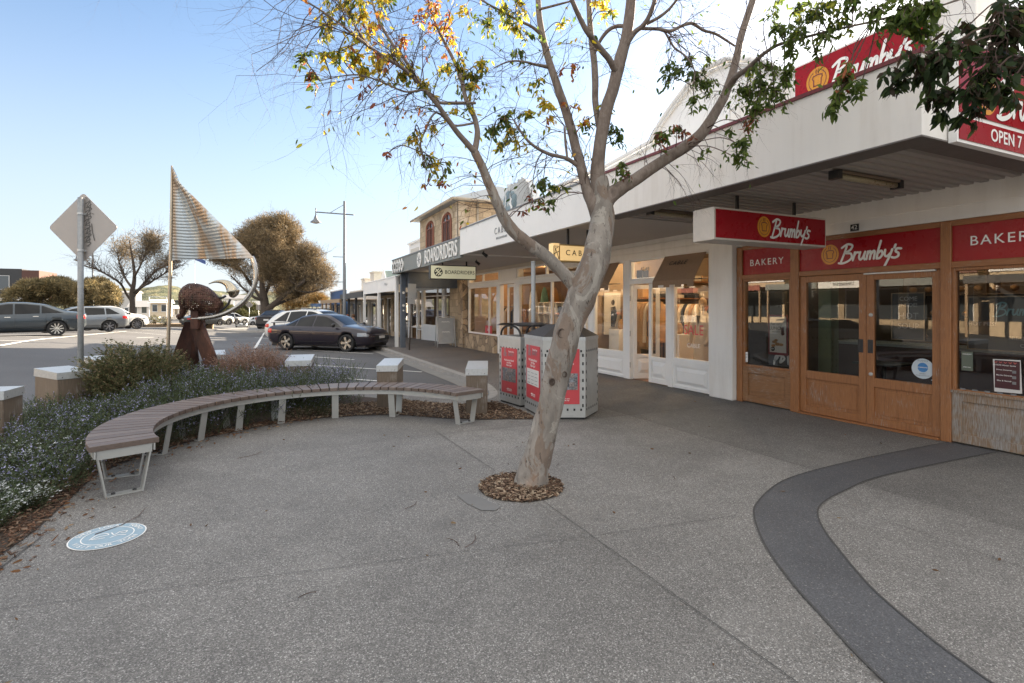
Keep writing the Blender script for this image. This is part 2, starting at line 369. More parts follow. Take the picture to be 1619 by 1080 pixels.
def npmesh(name, V, F, mat, parent=None, col=None, smooth=False):
    """V (n,3) float, F (m,k) int, col (n,3) optional per-vertex colour"""
    me = bpy.data.meshes.new(name); o = OFF.get(parent, Vector()); V = V-np.array(o)[None]
    me.vertices.add(len(V)); me.vertices.foreach_set('co', V.astype(np.float32).ravel())
    k = F.shape[1]; me.loops.add(F.size); me.loops.foreach_set('vertex_index', F.astype(np.int32).ravel())
    me.polygons.add(len(F)); me.polygons.foreach_set('loop_start', np.arange(0, F.size, k, dtype=np.int32))
    me.polygons.foreach_set('loop_total', np.full(len(F), k, dtype=np.int32))
    me.polygons.foreach_set('use_smooth', np.full(len(F), smooth))
    if col is not None:
        a = me.color_attributes.new('Col', 'FLOAT_COLOR', 'POINT'); a.data.foreach_set('color', np.c_[col, np.ones(len(col))].astype(np.float32).ravel())
    me.update(calc_edges=True); return link(name, me, parent, mat)
nr = np.random.default_rng(11)
def unit(a): return a/np.maximum(np.linalg.norm(a, axis=-1, keepdims=True), 1e-9)
def segs_np(P0, P1, R0, R1, sides=3):
    """batch of thin open tubes"""
    P0, P1 = np.asarray(P0, float), np.asarray(P1, float); R0, R1 = np.asarray(R0, float), np.asarray(R1, float)
    d = unit(P1-P0); up = np.where(np.abs(d[:, 2:3]) < .9, np.array([[0, 0, 1.]]), np.array([[1., 0, 0]]))
    a = unit(np.cross(d, up)); b = np.cross(d, a); V = []
    for (P, R) in ((P0, R0), (P1, R1)):
        for j in range(sides):
            t = 2*math.pi*j/sides; V.append(P+a*(R*math.cos(t))[:, None]+b*(R*math.sin(t))[:, None])
    V = np.stack(V, 1); n = len(P0); base = (np.arange(n)*2*sides)[:, None]
    F = np.concatenate([base+np.array([[j, (j+1) % sides, sides+(j+1) % sides, sides+j]]) for j in range(sides)], 0)
    return V.reshape(-1, 3), F
def leaves_np(P, D, Ln, W, cols, curl=.25):
    """sickle leaves: base P, direction D, length Ln, width W -> quads"""
    n = len(P); D = unit(D); R = unit(np.cross(D, nr.normal(size=(n, 3)))); N = np.cross(D, R)
    Ln = Ln[:, None]; W = W[:, None]; s1 = N*Ln*curl
    p = [P, P+D*Ln*.3+R*W*.5, P+D*Ln*.3-R*W*.5, P+D*Ln*.68+R*W*.42+s1*.35, P+D*Ln*.68-R*W*.42+s1*.35, P+D*Ln+s1*.9]
    V = np.stack(p, 1).reshape(-1, 3); b = (np.arange(n)*6)[:, None]
    F = np.concatenate([b+np.array([[0, 1, 3, 4]]), b+np.array([[0, 4, 2, 0]]), b+np.array([[3, 5, 5, 4]])], 0)
    F = np.concatenate([b+np.array([[0, 1, 2]]), b+np.array([[1, 3, 2]]), b+np.array([[2, 3, 4]]), b+np.array([[3, 5, 4]])], 0)
    return V, F, np.repeat(cols, 6, axis=0)
def text(s, size, mat, loc, face, name='lettering', parent=None, ext=.003, bold=0., spacing=1., align='CENTER', shear=0., squash=1., roll=0.):
    """face: '-X' reads for somebody looking towards +X, '-Y' towards +Y, '+X', 'up'"""
    cu = bpy.data.curves.new('t', 'FONT'); cu.body = s; cu.size = size; cu.extrude = ext/2; cu.offset = bold*size; cu.space_character = spacing
    cu.align_x = align; cu.align_y = 'CENTER'; cu.shear = shear; cu.resolution_u = 3
    o = bpy.data.objects.new('t', cu); C.objects.link(o); bpy.context.view_layer.update()
    me = bpy.data.meshes.new_from_object(o.evaluated_get(bpy.context.evaluated_depsgraph_get())); bpy.data.objects.remove(o); bpy.data.curves.remove(cu)
    ax = {'-X': ((0, -1, 0), (0, 0, 1), (-1, 0, 0)), '+X': ((0, 1, 0), (0, 0, 1), (1, 0, 0)), '-Y': ((1, 0, 0), (0, 0, 1), (0, -1, 0)), 'up': ((1, 0, 0), (0, 1, 0), (0, 0, 1))}[face] if isinstance(face, str) else face
    R = Matrix((ax[0], ax[1], ax[2])).transposed().to_4x4(); M = Matrix.Translation(Vector(loc)-OFF.get(parent, Vector())) @ R @ Matrix.Rotation(roll, 4, 'Z') @ Matrix.Diagonal((squash, 1, 1, 1))
    me.transform(M); me.materials.clear(); me.name = name
    return link(name, me, parent, mat)
FACE = {'-X': (Vector((0, -1, 0)), Vector((0, 0, 1)), Vector((-1, 0, 0))), '-Y': (Vector((1, 0, 0)), Vector((0, 0, 1)), Vector((0, -1, 0))), 'up': (Vector((1, 0, 0)), Vector((0, 1, 0)), Vector((0, 0, 1)))}
def smooth_pts(p, n=5):
    out = []; m = len(p)
    for i in range(m-1):
        a, b, c_, d = (Vector(p[max(i-1, 0)]), Vector(p[i]), Vector(p[i+1]), Vector(p[min(i+2, m-1)]))
        for k in range(n):
            t = k/n; out.append(.5*((2*b)+(c_-a)*t+(2*a-5*b+4*c_-d)*t*t+(3*b-a-3*c_+d)*t**3))
    out.append(Vector(p[-1])); return out
def strokes(mb, strk, org, face, sc_, w_, th=.003, smooth=True, slant=0.):
    U, Vv, N = FACE[face] if isinstance(face, str) else face
    for q, st in enumerate(strk):
        p = smooth_pts([Vector((x+slant*y, y, 0)) for x, y in st]) if (smooth and len(st) > 2) else [Vector((x+slant*y, y, 0)) for x, y in st]
        n = len(p); L_ = []; R_ = []
        for i in range(n):
            d = (p[min(i+1, n-1)]-p[max(i-1, 0)]); d = d.normalized() if d.length > 1e-6 else Vector((1, 0, 0)); pe = Vector((-d.y, d.x, 0))
            L_.append(p[i]*sc_+pe*w_/2); R_.append(p[i]*sc_-pe*w_/2)
        h = N*(th+.0004*q); Wd = lambda a: Vector(org)+U*a.x+Vv*a.y+h
        mb.add([Wd(a) for a in L_]+[Wd(a) for a in R_], [(i, i+1, n+i+1, n+i) for i in range(n-1)])
        for e in (p[0], p[-1]):
            mb.add([Vector(org)+U*(e.x*sc_+w_/2*math.cos(t*.7854))+Vv*(e.y*sc_+w_/2*math.sin(t*.7854))+N*(th+.0004*q+.0002) for t in range(8)], [tuple(range(8))])
    return mb
SCRIPT = [[(.55, 1.75), (.38, 1.0), (.1, .05)], [(0, 1.6), (.6, 1.95), (1.18, 1.78), (1.0, 1.3), (.48, 1.0), (1.1, .88), (1.25, .42), (.9, .05), (.3, -.15), (-.15, -.1)],
          [(1.55, 1.0), (1.5, .5), (1.42, .1)], [(1.48, .5), (1.7, .92), (2.0, .92)], [(2.15, .95), (2.08, .4), (2.25, .12), (2.5, .35), (2.68, .95)], [(2.68, .95), (2.6, .4), (2.72, .1)],
          [(2.98, .95), (2.9, .1)], [(2.92, .55), (3.15, .95), (3.3, .8), (3.26, .1)], [(3.3, .55), (3.55, .95), (3.7, .8), (3.68, .1)],
          [(4.2, 1.95), (4.03, .9), (3.98, .1)], [(4.0, .6), (4.35, .9), (4.52, .55), (4.3, .15), (4.0, .1)], [(4.75, .95), (4.75, .45), (5.0, .25), (5.3, .55)], [(5.45, .95), (5.25, .2), (4.9, -.75)],
          [(5.72, 1.4), (5.64, 1.1)], [(6.3, .95), (5.9, .98), (5.82, .7), (6.1, .5), (6.1, .2), (5.8, .05), (5.5, .12)]]
def brumby(parent, org, face, height, logo=True, mat=None):
    """red bakery sign: orange bread badge and white script; org = centre, height = script cap height"""
    U, Vv, N = FACE[face]; k = height/1.95; width = (6.3+2.2)*k; o0 = Vector(org)-U*(width/2)
    strokes(MB(), SCRIPT, o0+U*(2.15*k)-Vv*(height*.5), face, k, .24*k, .003, slant=.12).build('script_lettering', mat or LETW, parent, False)
    if logo:
        c_ = o0+U*(.95*k); R_ = 1.05*k
        ring = lambda r, h: [c_+U*(r*math.cos(t*math.pi/16))+Vv*(r*1.1*math.sin(t*math.pi/16))+N*h for t in range(32)]
        MB().add(ring(R_, .003), [tuple(range(32))]).build('badge', ORANGE, parent, False)
        m = MB(); circ = [(math.cos(t*math.pi/12)*.8, math.sin(t*math.pi/12)*.88) for t in range(25)]
        br = [(-.33, -.45), (-.36, .1), (-.46, .22), (-.4, .42), (0, .48), (.4, .42), (.46, .22), (.36, .1), (.33, -.45), (-.33, -.45)]
        strokes(m, [circ[8:]+circ[1:5]], c_, face, k, .06*k, .005); strokes(m, [br], c_, face, k, .10*k, .006, False)
        strokes(m, [[(-.1, .6), (-.13, .78), (-.08, .95)], [(.1, .6), (.07, .78), (.12, .95)]], c_, face, k, .07*k, .008)
        m.build('badge_drawing', MAROON, parent, False)
# ================================================================ SETTING
def drop(y): return -.025*min(max(0, y-24), 106)
def sm(t): t = min(max(t, 0), 1); return t*t*(3-2*t)
def roadz(x, y): return -.12+drop(y)+.62*sm((-x-1)/8)*sm((y-12)/10)
def GR(px, py, dz=0):
    v = ray(px, py); t = 2.
    while t < 400:
        p = Vector((0, 0, EYE))+v*t
        if p.z <= roadz(p.x, p.y)+dz: break
        t += .05
    return Vector((p.x, p.y, roadz(p.x, p.y)+dz))
def struct(mb, name, mat): return tag(mb.build(name, mat), kind='structure')
ys = [-30, -10, 0, 8, 12, 14, 16, 18, 20, 22, 24, 27, 30, 34, 38, 43, 48, 55, 65, 80, 100, 130, 160, 260]
xs = [-46, -30, -20, -14, -11, -9, -8, -7, -6, -5, -4, -3, -2, -1, 0, 2, 4.3]
m = MB(); m.add([(x, y, roadz(x, y)) for x in xs for y in ys], [(i*len(ys)+j, (i+1)*len(ys)+j, (i+1)*len(ys)+j+1, i*len(ys)+j+1) for i in range(len(xs)-1) for j in range(len(ys)-1)], True)
struct(m, 'road', ASPH)
m = MB(); gx = [-900, -300, -120, -60, -46, -20, 0, 4, 30, 80, 300, 900]; gy = [-200, -40, 0, 24, 60, 130, 200, 400, 1200]
m.add([(x, y, drop(y)-.35-(.0 if y < 200 else .3)) for x in gx for y in gy], [(i*len(gy)+j, (i+1)*len(gy)+j, (i+1)*len(gy)+j+1, i*len(gy)+j+1) for i in range(len(gx)-1) for j in range(len(gy)-1)])
GRASSD = plain('dry_grass_ground', (.13, .115, .06), .95, var=.4, scale=.6)
struct(m, 'ground', GRASSD)
# hill
HILLM = NT('wooded_hill'); n_ = HILLM.noise(.09, 6, .75); HILLM.set(HILLM.ramp(HILLM.mix(.5, n_, HILLM.voro(.16)), [(.3, (.028, .04, .022)), (.5, (.075, .085, .045)), (.72, (.15, .14, .075))]), .95); HILLM.bump(HILLM.noise(.25, 5, .7), 1, 3)
def hillz(x, y):
    q = 19*math.exp(-((x+70)/150)**2)+9*math.exp(-((x-130)/110)**2)
    return -5+(q+1.6*math.sin(x*.07)+1.1*math.sin(x*.19+1))*math.exp(-((y-470)/95)**2)+1.2*math.sin(x*.5+y*.31)*math.sin(y*.42)
m = MB().grid(lambda u, v: Vector((-420+840*u, 300+330*v, hillz(-420+840*u, 300+330*v))), 220, 70)
struct(m, 'hill', HILLM.m)
# plaza slab edge (kerb line), from the left verge round the bed and on up the street
EDGE = [(-3.35, -12), (-3.35, 4), (-3.35, 8), (-3.36, 11), (-3.2, 12.3), (-2.4, 13.1), (-1.3, 13.2), (-.25, 12.75), (.7, 11.8), (1.55, 10.7), (2.4, 9.65), (3.05, 8.85), (3.4, 8.62), (3.68, 8.8), (3.92, 9.3), (4.1, 10.0), (4.22, 10.9), (4.25, 12), (4.25, 16), (4.25, 24)]
EDGE2 = [(4.25, 30), (4.25, 40), (4.25, 60), (4.25, 130)]
ed = smooth_pts([(x, y, 0) for x, y in EDGE], 4); ed = [(p.x, p.y) for p in ed]
def offs(pts, d):
    out = []
    for i, (x, y) in enumerate(pts):
        a = Vector(pts[max(i-1, 0)]); b = Vector(pts[min(i+1, len(pts)-1)]); t = (b-a).normalized(); out.append((x+t.y*d, y-t.x*d))
    return out
inn = offs(ed, .14)
m = MB(); P = [(x, y, 0) for x, y in inn]+[(7.9, 24, 0), (7.9, 9.3, 0), (7.9, -12, 0)]
split = [p for p in P if p[1] <= 9.3 or p[0] < 3]
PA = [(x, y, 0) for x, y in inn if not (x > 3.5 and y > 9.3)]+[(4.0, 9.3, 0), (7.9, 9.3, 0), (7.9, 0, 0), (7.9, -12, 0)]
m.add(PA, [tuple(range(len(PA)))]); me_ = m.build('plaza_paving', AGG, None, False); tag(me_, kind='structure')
FP = [(x, y, 0) for x, y in inn if x > 3.5 and y > 9.3]
m = MB(); m.add([(4.0, 9.3, .0)]+FP+[(7.9, 24, 0), (7.9, 9.3, 0)], [tuple(range(len(FP)+3))])
m.add([(4.39, 24, 0), (4.39, 130, drop(130)), (7.9, 130, drop(130)), (7.9, 24, 0)], [(0, 1, 2, 3)]); struct(m, 'footpath', PATHM)
m = MB(); out = ed; n = len(ed)
full_o = ed+EDGE2; full_i = offs(ed, .15)+[(4.40, y) for x, y in EDGE2]; gut = offs(ed, -.34)+[(3.91, y) for x, y in EDGE2]
n = len(full_o)
vv = [(x, y, drop(y)+.003) for x, y in full_i]+[(x+0, y, drop(y)-.01) for x, y in full_o]+[(x, y, drop(y)-.5) for x, y in full_o]
m.add(vv, [(i, i+1, n+i+1, n+i) for i in range(n-1)]+[(n+i, n+i+1, 2*n+i+1, 2*n+i) for i in range(n-1)])
struct(m, 'kerb', CONC)
m = MB(); sel = [i for i in range(n) if full_o[i][1] > 7.2]
vv = [(full_o[i][0], full_o[i][1], roadz(*full_o[i])+.012) for i in sel]+[(gut[i][0], gut[i][1], roadz(*gut[i])+.006) for i in sel]
k = len(sel); m.add(vv, [(i, i+1, k+i+1, k+i) for i in range(k-1)]); struct(m, 'gutter', plain('gutter_concrete', (.20, .195, .185), .85, var=.2, scale=3))
# charcoal paving band and saw-cut joints
bo = smooth_pts([(7.35, 3.46, 0), (6.4, 3.47, 0), (5.52, 3.46, 0), (4.76, 3.41, 0), (4.23, 3.31, 0), (3.68, 3.07, 0), (3.41, 2.88, 0), (3.06, 2.5, 0), (2.78, 2.09, 0), (2.62, 1.8, 0), (2.47, 1.52, 0), (2.36, 1.25, 0), (2.28, .9, 0), (2.3, .2, 0)], 4)
bi = smooth_pts([(7.35, 3.0, 0), (6.4, 3.03, 0), (5.6, 3.04, 0), (5.05, 3.02, 0), (4.62, 2.94, 0), (4.24, 2.86, 0), (3.95, 2.74, 0), (3.68, 2.52, 0), (3.42, 2.22, 0), (3.14, 1.86, 0), (2.97, 1.56, 0), (2.86, 1.32, 0), (2.78, 1.0, 0), (2.8, .2, 0)], 4)
m = MB(); n = len(bo); m.add([(p.x, p.y, .004) for p in bo]+[(p.x, p.y, .004) for p in bi], [(i, i+1, n+i+1, n+i) for i in range(n-1)]); struct(m, 'charcoal_band', BAND)
def line_strip(m, pts, wd, z, zf=None):
    pts = [Vector(p) for p in pts]; n = len(pts); L_ = []; R_ = []
    for i in range(n):
        d = (pts[min(i+1, n-1)]-pts[max(i-1, 0)]); d.z = 0; d.normalize(); pe = Vector((-d.y, d.x, 0))*wd/2
        L_.append(pts[i]+pe); R_.append(pts[i]-pe)
    vs = [(p.x, p.y, (zf(p.x, p.y) if zf else 0)+z) for p in L_+R_]
    m.add(vs, [(i, i+1, n+i+1, n+i) for i in range(n-1)])
m = MB(); line_strip(m, bo, .012, .008); line_strip(m, bi, .012, .008)
def wob(a, b, n=14, s_=.006): return [Vector((a[0]+(b[0]-a[0])*k/n+rnd.uniform(-s_, s_), a[1]+(b[1]-a[1])*k/n+rnd.uniform(-s_, s_), 0)) for k in range(n+1)]
line_strip(m, wob((2.03, 6.6), (2.06, 4.75), 10, .002), .005, .008); line_strip(m, wob((2.10, 3.95), (2.05, 1.0), 10, .002), .005, .008)
line_strip(m, wob((-2, 3.82), (2.1, 3.1), 30), .0035, .008); line_strip(m, wob((2.1, 3.1), (3.3, 2.93), 8), .004, .008)
line_strip(m, wob((-1.6, 3.2), (-1.37, 4.72), 8), .008, .008); line_strip(m, wob((4.22, 2.8), (4.21, .6), 6, .002), .004, .008)
line_strip(m, wob((2.05, 6.4), (7.3, 6.3), 12, .003), .005, .008); line_strip(m, wob((4.9, 9.3), (4.9, 3.5), 12, .002), .005, .008)
struct(m, 'paving_joint', JOINT)
# road markings
m = MB()
for a, b, wd in (((418, 526), (401, 556), .12), ((405, 545), (425, 546), .09), ((448, 561.5), (560, 569), .09), ((491, 577.6), (667, 588.7), .09), ((542, 599), (612, 604), .09), ((402, 534), (425, 535.5), .08), ((470, 553), (590, 560), .08)):
    A, B = GR(*a), GR(*b); line_strip(m, [A+(B-A)*k/12 for k in range(13)], wd, .009, roadz)
for a, b, wd in (((0, 547), (200, 524), .13), ((0, 533), (70, 533.5), .1), ((0, 539), (40, 540), .09), ((216, 534.5), (243, 533.5), .08)):
    A, B = GR(*a), GR(*b); line_strip(m, [A+(B-A)*k/16 for k in range(17)], wd, .011, roadz)
for k in range(7):
    A, B = Vector((-5.2, 38+6*k, 0)), Vector((-9.5, 41+6*k, 0)); line_strip(m, [A+(B-A)*q/8 for q in range(9)], .1, .012, roadz)
struct(m, 'road_marking', LINEP)
# ================================================================ BUILDINGS
def wallX(m, X0, X1, Y0, Y1, Z0, Z1, holes=()):
    ys_ = sorted({Y0, Y1}|{h[0] for h in holes}|{h[1] for h in holes})
    for a, b in zip(ys_[:-1], ys_[1:]):
        mid = (a+b)/2; hs = sorted([(h[2], h[3]) for h in holes if h[0] < mid < h[1]]); z = Z0
        for (c_, d) in hs:
            if c_ > z+1e-4: m.box(X0, X1, a, b, z, c_)
            z = d
        if z < Z1-1e-4: m.box(X0, X1, a, b, z, Z1)
    return m
def window(root, y0, y1, z0, z1, X, mat, ft=.06, mull=(), trans=(), depth=.09, glassm=None, name='window'):
    """framed shop window facing the street: frame > glass"""
    m = MB(); m.box(X, X+depth, y0, y0+ft, z0, z1, bev=.004); m.box(X, X+depth, y1-ft, y1, z0, z1, bev=.004)
    m.box(X+.002, X+depth, y0+ft, y1-ft, z0, z0+ft, bev=.004); m.box(X+.002, X+depth, y0+ft, y1-ft, z1-ft, z1, bev=.004)
    for q in mull: m.box(X+.004, X+depth-.004, q-.022, q+.022, z0+ft, z1-ft)
    for q in trans: m.box(X+.006, X+depth-.006, y0+ft, y1-ft, q-.025, q+.025)
    f = m.build(name, mat, root)
    MB().add([(X+.045, y0+ft*.7, z0+ft*.7), (X+.045, y1-ft*.7, z0+ft*.7), (X+.045, y1-ft*.7, z1-ft*.7), (X+.045, y0+ft*.7, z1-ft*.7)], [(0, 3, 2, 1)]).build('glass', glassm or GLASS, f, False)
    return f
def panelled(m, X, y0, y1, z0, z1, st=.08, raised=.018, depth=.06):
    """framed timber panel with raised field"""
    m.box(X, X+depth, y0, y0+st, z0, z1, bev=.004); m.box(X, X+depth, y1-st, y1, z0, z1, bev=.004)
    m.box(X+.001, X+depth, y0+st, y1-st, z0, z0+st, bev=.004); m.box(X+.001, X+depth, y0+st, y1-st, z1-st, z1, bev=.004)
    m.box(X+.025, X+depth, y0+st, y1-st, z0+st, z1-st)
    a, b, c_, d = y0+st+.03, y1-st-.03, z0+st+.03, z1-st-.03; i = min(.06, (b-a)/3, (d-c_)/3)
    q = [(X+.024, a, c_), (X+.024, b, c_), (X+.024, b, d), (X+.024, a, d), (X+.024-raised, a+i, c_+i), (X+.024-raised, b-i, c_+i), (X+.024-raised, b-i, d-i), (X+.024-raised, a+i, d-i)]
    m.add(q, [(4, 5, 6, 7), (0, 1, 5, 4), (1, 2, 6, 5), (2, 3, 7, 6), (3, 0, 4, 7)])
def room(root, X0, X1, Y0, Y1, Z0, Z1, wm, fm, name='interior'):
    """back, side walls, ceiling and floor seen through the glass"""
    m = MB(); m.box(X1, X1+.1, Y0, Y1, Z0, Z1); m.box(X0, X1, Y0, Y0+.05, Z0, Z1); m.box(X0, X1, Y1-.05, Y1, Z0, Z1); m.box(X0, X1, Y0, Y1, Z1, Z1+.06)
    o = m.build(name, wm, root, False); MB().box(X0-.1, X1, Y0, Y1, Z0-.05, Z0+.012).build('floor', fm, o); return o
def soffit(root, X0, X1, Y0, Y1, z, mat, pitch=.14):
    n = int((Y1-Y0)/pitch); vs = []
    for k in range(n):
        y = Y0+k*pitch
        for (dy, dz) in ((0, 0), (.012, .045), (.012+pitch*.30, .045), (.024+pitch*.30, 0)): vs.append((y+dy, z+dz))
    vs.append((Y1, z)); m = MB(); k = len(vs)
    m.add([(X0, y, zz) for y, zz in vs]+[(X1, y, zz) for y, zz in vs], [(i, i+1, k+i+1, k+i) for i in range(k-1)]); m.box(X0, X1, Y0, Y1, z+.06, z+.1)
    return m.build('soffit', mat, root, False)
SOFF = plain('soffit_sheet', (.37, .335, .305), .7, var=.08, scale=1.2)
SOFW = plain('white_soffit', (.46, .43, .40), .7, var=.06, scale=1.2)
TRIM = plain('soffit_edge_trim', (.13, .115, .105), .6)
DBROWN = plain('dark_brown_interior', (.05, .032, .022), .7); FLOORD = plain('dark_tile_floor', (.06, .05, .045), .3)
# ---- bakery
bk = thing('bakery_shop', (7.35, 4.5, 0), 'corner bakery shopfront in orange-brown timber with red panels above its double doors', 'shop')
m = MB(); m.box(7.35, 7.62, 1.0, 6.56, 2.62, 3.4); m.box(7.35, 7.6, 2.3, 3.2, 3.4, 4.2); m.box(7.352, 7.6, 3.2, 6.7, 3.4, 5.22)
m.box(7.25, 7.75, 3.16, 3.6, 3.4, 5.42, bev=.01); m.box(7.6, 15, 1.0, 1.2, 0, 4.2); m.box(7.6, 15, 1.2, 6.56, 4.0, 4.2); m.box(15, 15.2, 1.0, 6.56, 0, 4.2)
m.box(7.338, 7.35, 1.0, 6.56, 2.78, 2.80); m.build('wall', WARMW, bk)
m = MB(); m.box(7.24, 7.62, 6.56, 7.08, 0, 3.0, bev=.012); m.box(7.62, 15, 6.7, 6.95, 0, 4.2); m.build('pillar', WARMW, bk)
can = MB().box(4.70, 4.79, 2.4, 6.68, 2.952, 3.6); can.box(4.79, 7.35, 2.4, 2.48, 2.954, 3.56); can.box(4.79, 7.35, 2.48, 6.68, 3.12, 3.2)
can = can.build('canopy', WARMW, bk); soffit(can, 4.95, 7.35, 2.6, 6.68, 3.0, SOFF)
m = MB(); m.box(4.69, 4.97, 2.39, 6.68, 2.938, 2.951); m.box(4.97, 7.35, 2.39, 2.62, 2.938, 2.95); m.build('soffit_trim', TRIM, can)
MB().box(4.68, 4.82, 2.38, 6.68, 3.601, 3.635).build('capping', MAROON, can)
for a, b in ((6.44, 6.555), (5.40, 5.54), (3.44, 3.55), (1.02, 1.14)): fr = MB().box(7.335, 7.45, a, b, 0, 2.6, bev=.006).build('post', WOOD, bk)
m = MB(); m.box(7.345, 7.45, 1.14, 6.44, 2.55, 2.615)
for a, b in ((5.54, 6.44), (3.55, 5.40), (1.14, 3.44)): m.box(7.34, 7.45, a, b, 2.055, 2.13, bev=.005)
m.build('rail', WOODY, fr)
def redpanel(y0, y1):
    return MB().box(7.37, 7.40, y0, y1, 2.13, 2.55).build('sign_panel', REDP, bk)
sp = redpanel(5.54, 6.44); text('BAKERY', .15, LETW, (7.366, 5.99, 2.32), '-X', 'lettering', sp, .003, 0, 1.25)
sp = redpanel(3.55, 5.40); brumby(sp, (7.368, 4.52, 2.345), '-X', .24)
sp = redpanel(1.14, 3.44); text('BAKERY', .155, LETW, (7.366, 2.955, 2.35), '-X', 'lettering', sp, .003, 0, 1.2)
window(bk, 5.54, 6.44, .60, 2.055, 7.36, WOOD, .035)
window(bk, 1.14, 3.44, .60, 2.055, 7.36, WOOD, .035)
m = MB(); panelled(m, 7.352, 5.54, 6.44, 0.02, .6, .1, .004); m.build('stall_riser', WOODF, bk)['label'] = 'faded low timber panel under the left window'
WOODW2 = woodmat('heavily_weathered_timber', (.25, .155, .085), (.13, .08, .045), 2, .72)
m = MB(); panelled(m, 7.352, 1.14, 3.44, 0.02, .6, .1, .004); m.box(7.385, 7.41, 2.26, 2.36, .12, .5); m.box(7.33, 7.42, 1.14, 3.44, .598, .625); m.build('stall_riser', WOODW2, bk)['label'] = 'grey weathered low timber panel at the right end'
for (a, b, hy_, lab) in ((4.43, 5.395, 4.50, None), (3.555, 4.425, 4.37, None)):
    m = MB(); m.box(7.37, 7.43, a, a+.095, .03, 2.05, bev=.004); m.box(7.37, 7.43, b-.095, b, .03, 2.05, bev=.004)
    m.box(7.372, 7.43, a+.095, b-.095, 1.96, 2.05, bev=.004); m.box(7.372, 7.43, a+.095, b-.095, .53, .65, bev=.004); m.box(7.372, 7.43, a+.095, b-.095, .03, .13, bev=.004)
    m.box(7.395, 7.42, a+.095, b-.095, .13, .53); m.box(7.388, 7.396, a+.14, b-.14, .17, .49, bev=.003)
    d = m.build('door', WOOD, bk)
    MB().add([(7.40, a+.09, .64), (7.40, b-.09, .64), (7.40, b-.09, 1.97), (7.40, a+.09, 1.97)], [(0, 3, 2, 1)]).build('glass', GLASS, d, False)
    m = MB(); m.box(7.362, 7.371, hy_-.035, hy_+.035, .98, 1.16, bev=.003); m.box(7.355, 7.363, hy_-.018, hy_+.018, 1.0, 1.14, bev=.003); m.build('handle', DARK, d)
    if a < 4: MB().lathe([(.001, 7.355), (.022, 7.357), (.026, 7.366), (.026, 7.372)], (0, 4.365, .70), 'x', 16).lathe([(.001, 7.355), (.022, 7.357), (.026, 7.366), (.026, 7.372)], (0, 4.365, 1.49), 'x', 16).build('lock', STEEL, d)
MB().box(7.33, 7.37, 3.6, 4.44, 2.03, 2.052, bev=.003).build('door_closer_rail', GALV, bk)
MB().box(7.30, 7.45, 3.55, 5.40, 0.004, .028).build('threshold', WOODY, bk)
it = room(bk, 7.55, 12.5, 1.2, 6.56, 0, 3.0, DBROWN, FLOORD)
# ---- clothes shop
cb = thing('clothing_shop', (7.35, 10, 0), 'white panelled clothing shopfront with lit interior and open door beside the bakery', 'shop')
m = MB(); m.box(7.35, 7.6, 7.08, 13.1, 2.62, 4.1)
for k, z in enumerate((2.64, 2.76, 2.90)): m.box(7.33-.008*k, 7.35, 7.09, 13.1, z, z+.115)
m.box(7.6, 15, 7.08, 13.1, 4.0, 4.1); m.box(15, 15.2, 6.95, 13.1, 0, 4.1)
m.build('wall', WARMW, cb)
arch = [(13.1, 4.85), (10.31, 4.86), (9.5, 4.93), (8.95, 4.98), (8.72, 5.0), (8.6, 5.16), (8.35, 5.36), (8.06, 5.55), (7.75, 5.73), (7.43, 5.85), (7.1, 5.90), (6.75, 5.87), (6.45, 5.76), (6.1, 5.58), (5.85, 5.4), (5.66, 5.2)]
pm = MB(); pm.prism([(7.34, y, z) for y, z in arch]+[(7.34, 6.72, 4.1), (7.34, 13.1, 4.1)] if False else [(7.345, y, z) for y, z in arch if y > 6.71]+[(7.345, 6.71, 5.85), (7.345, 6.71, 4.1), (7.345, 13.1, 4.1)], (.2, 0, 0)); pm.prism([(7.34, 6.71, 5.85)]+[(7.34, y, z) for y, z in arch if y < 6.71]+[(7.34, 5.66, 5.0), (7.34, 6.71, 5.0)], (.2, 0, 0))
par = pm.build('parapet', WHITE, cb); tp = [(7.30, y, z+.03) for y, z in arch]
mm = MB(); 
for (dx, dz, r_) in ((-.0, 0, .045), (.0, -.09, .02)): mm.tube([(x+dx, y, z+dz) for x, y, z in tp], r_, 6)
mm.build('cornice', WHITE, par)
can = MB().box(4.70, 4.79, 6.684, 13.1, 2.95, 3.6); can.box(4.79, 7.33, 13.02, 13.1, 2.952, 3.4); can.box(4.79, 7.35, 6.69, 13.02, 3.12, 3.2); can = can.build('canopy', WHITE, cb)
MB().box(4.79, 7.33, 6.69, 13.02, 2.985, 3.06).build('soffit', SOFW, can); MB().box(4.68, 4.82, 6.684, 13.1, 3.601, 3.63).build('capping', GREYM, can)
text('C A B L E', .21, GREYM, (4.694, 10.45, 3.26), '-X', 'lettering', can, .006, 0, 1.0, squash=.9); text('MELBOURNE', .07, GREYM, (4.694, 10.45, 3.10), '-X', 'lettering', can, .006, 0, 1.6)
X = 7.36
m = MB(); 
for a, b in ((7.08, 7.16), (8.14, 8.26), (9.47, 9.68), (10.90, 11.12)): m.box(X-.012, X+.1, a, b, 0.005, 2.62, bev=.004)
m.box(X-.008, X+.1, 8.26, 9.47, 2.09, 2.17, bev=.004); m.box(X-.008, X+.1, 7.16, 8.14, .5, .555); m.box(X-.008, X+.1, 9.68, 10.90, .5, .555)
m.build('door_frame', WHITE, cb)
window(cb, 7.16, 8.14, .555, 2.62, X, WHITE, .045); window(cb, 9.68, 10.90, .555, 2.62, X, WHITE, .045); window(cb, 8.26, 9.47, 2.17, 2.62, X, WHITE, .04)
for a, b in ((7.16, 8.14), (9.68, 10.90)):
    m = MB(); panelled(m, X, a, b, .01, .5, .06, .035); m.build('stall_riser', WHITE, cb)
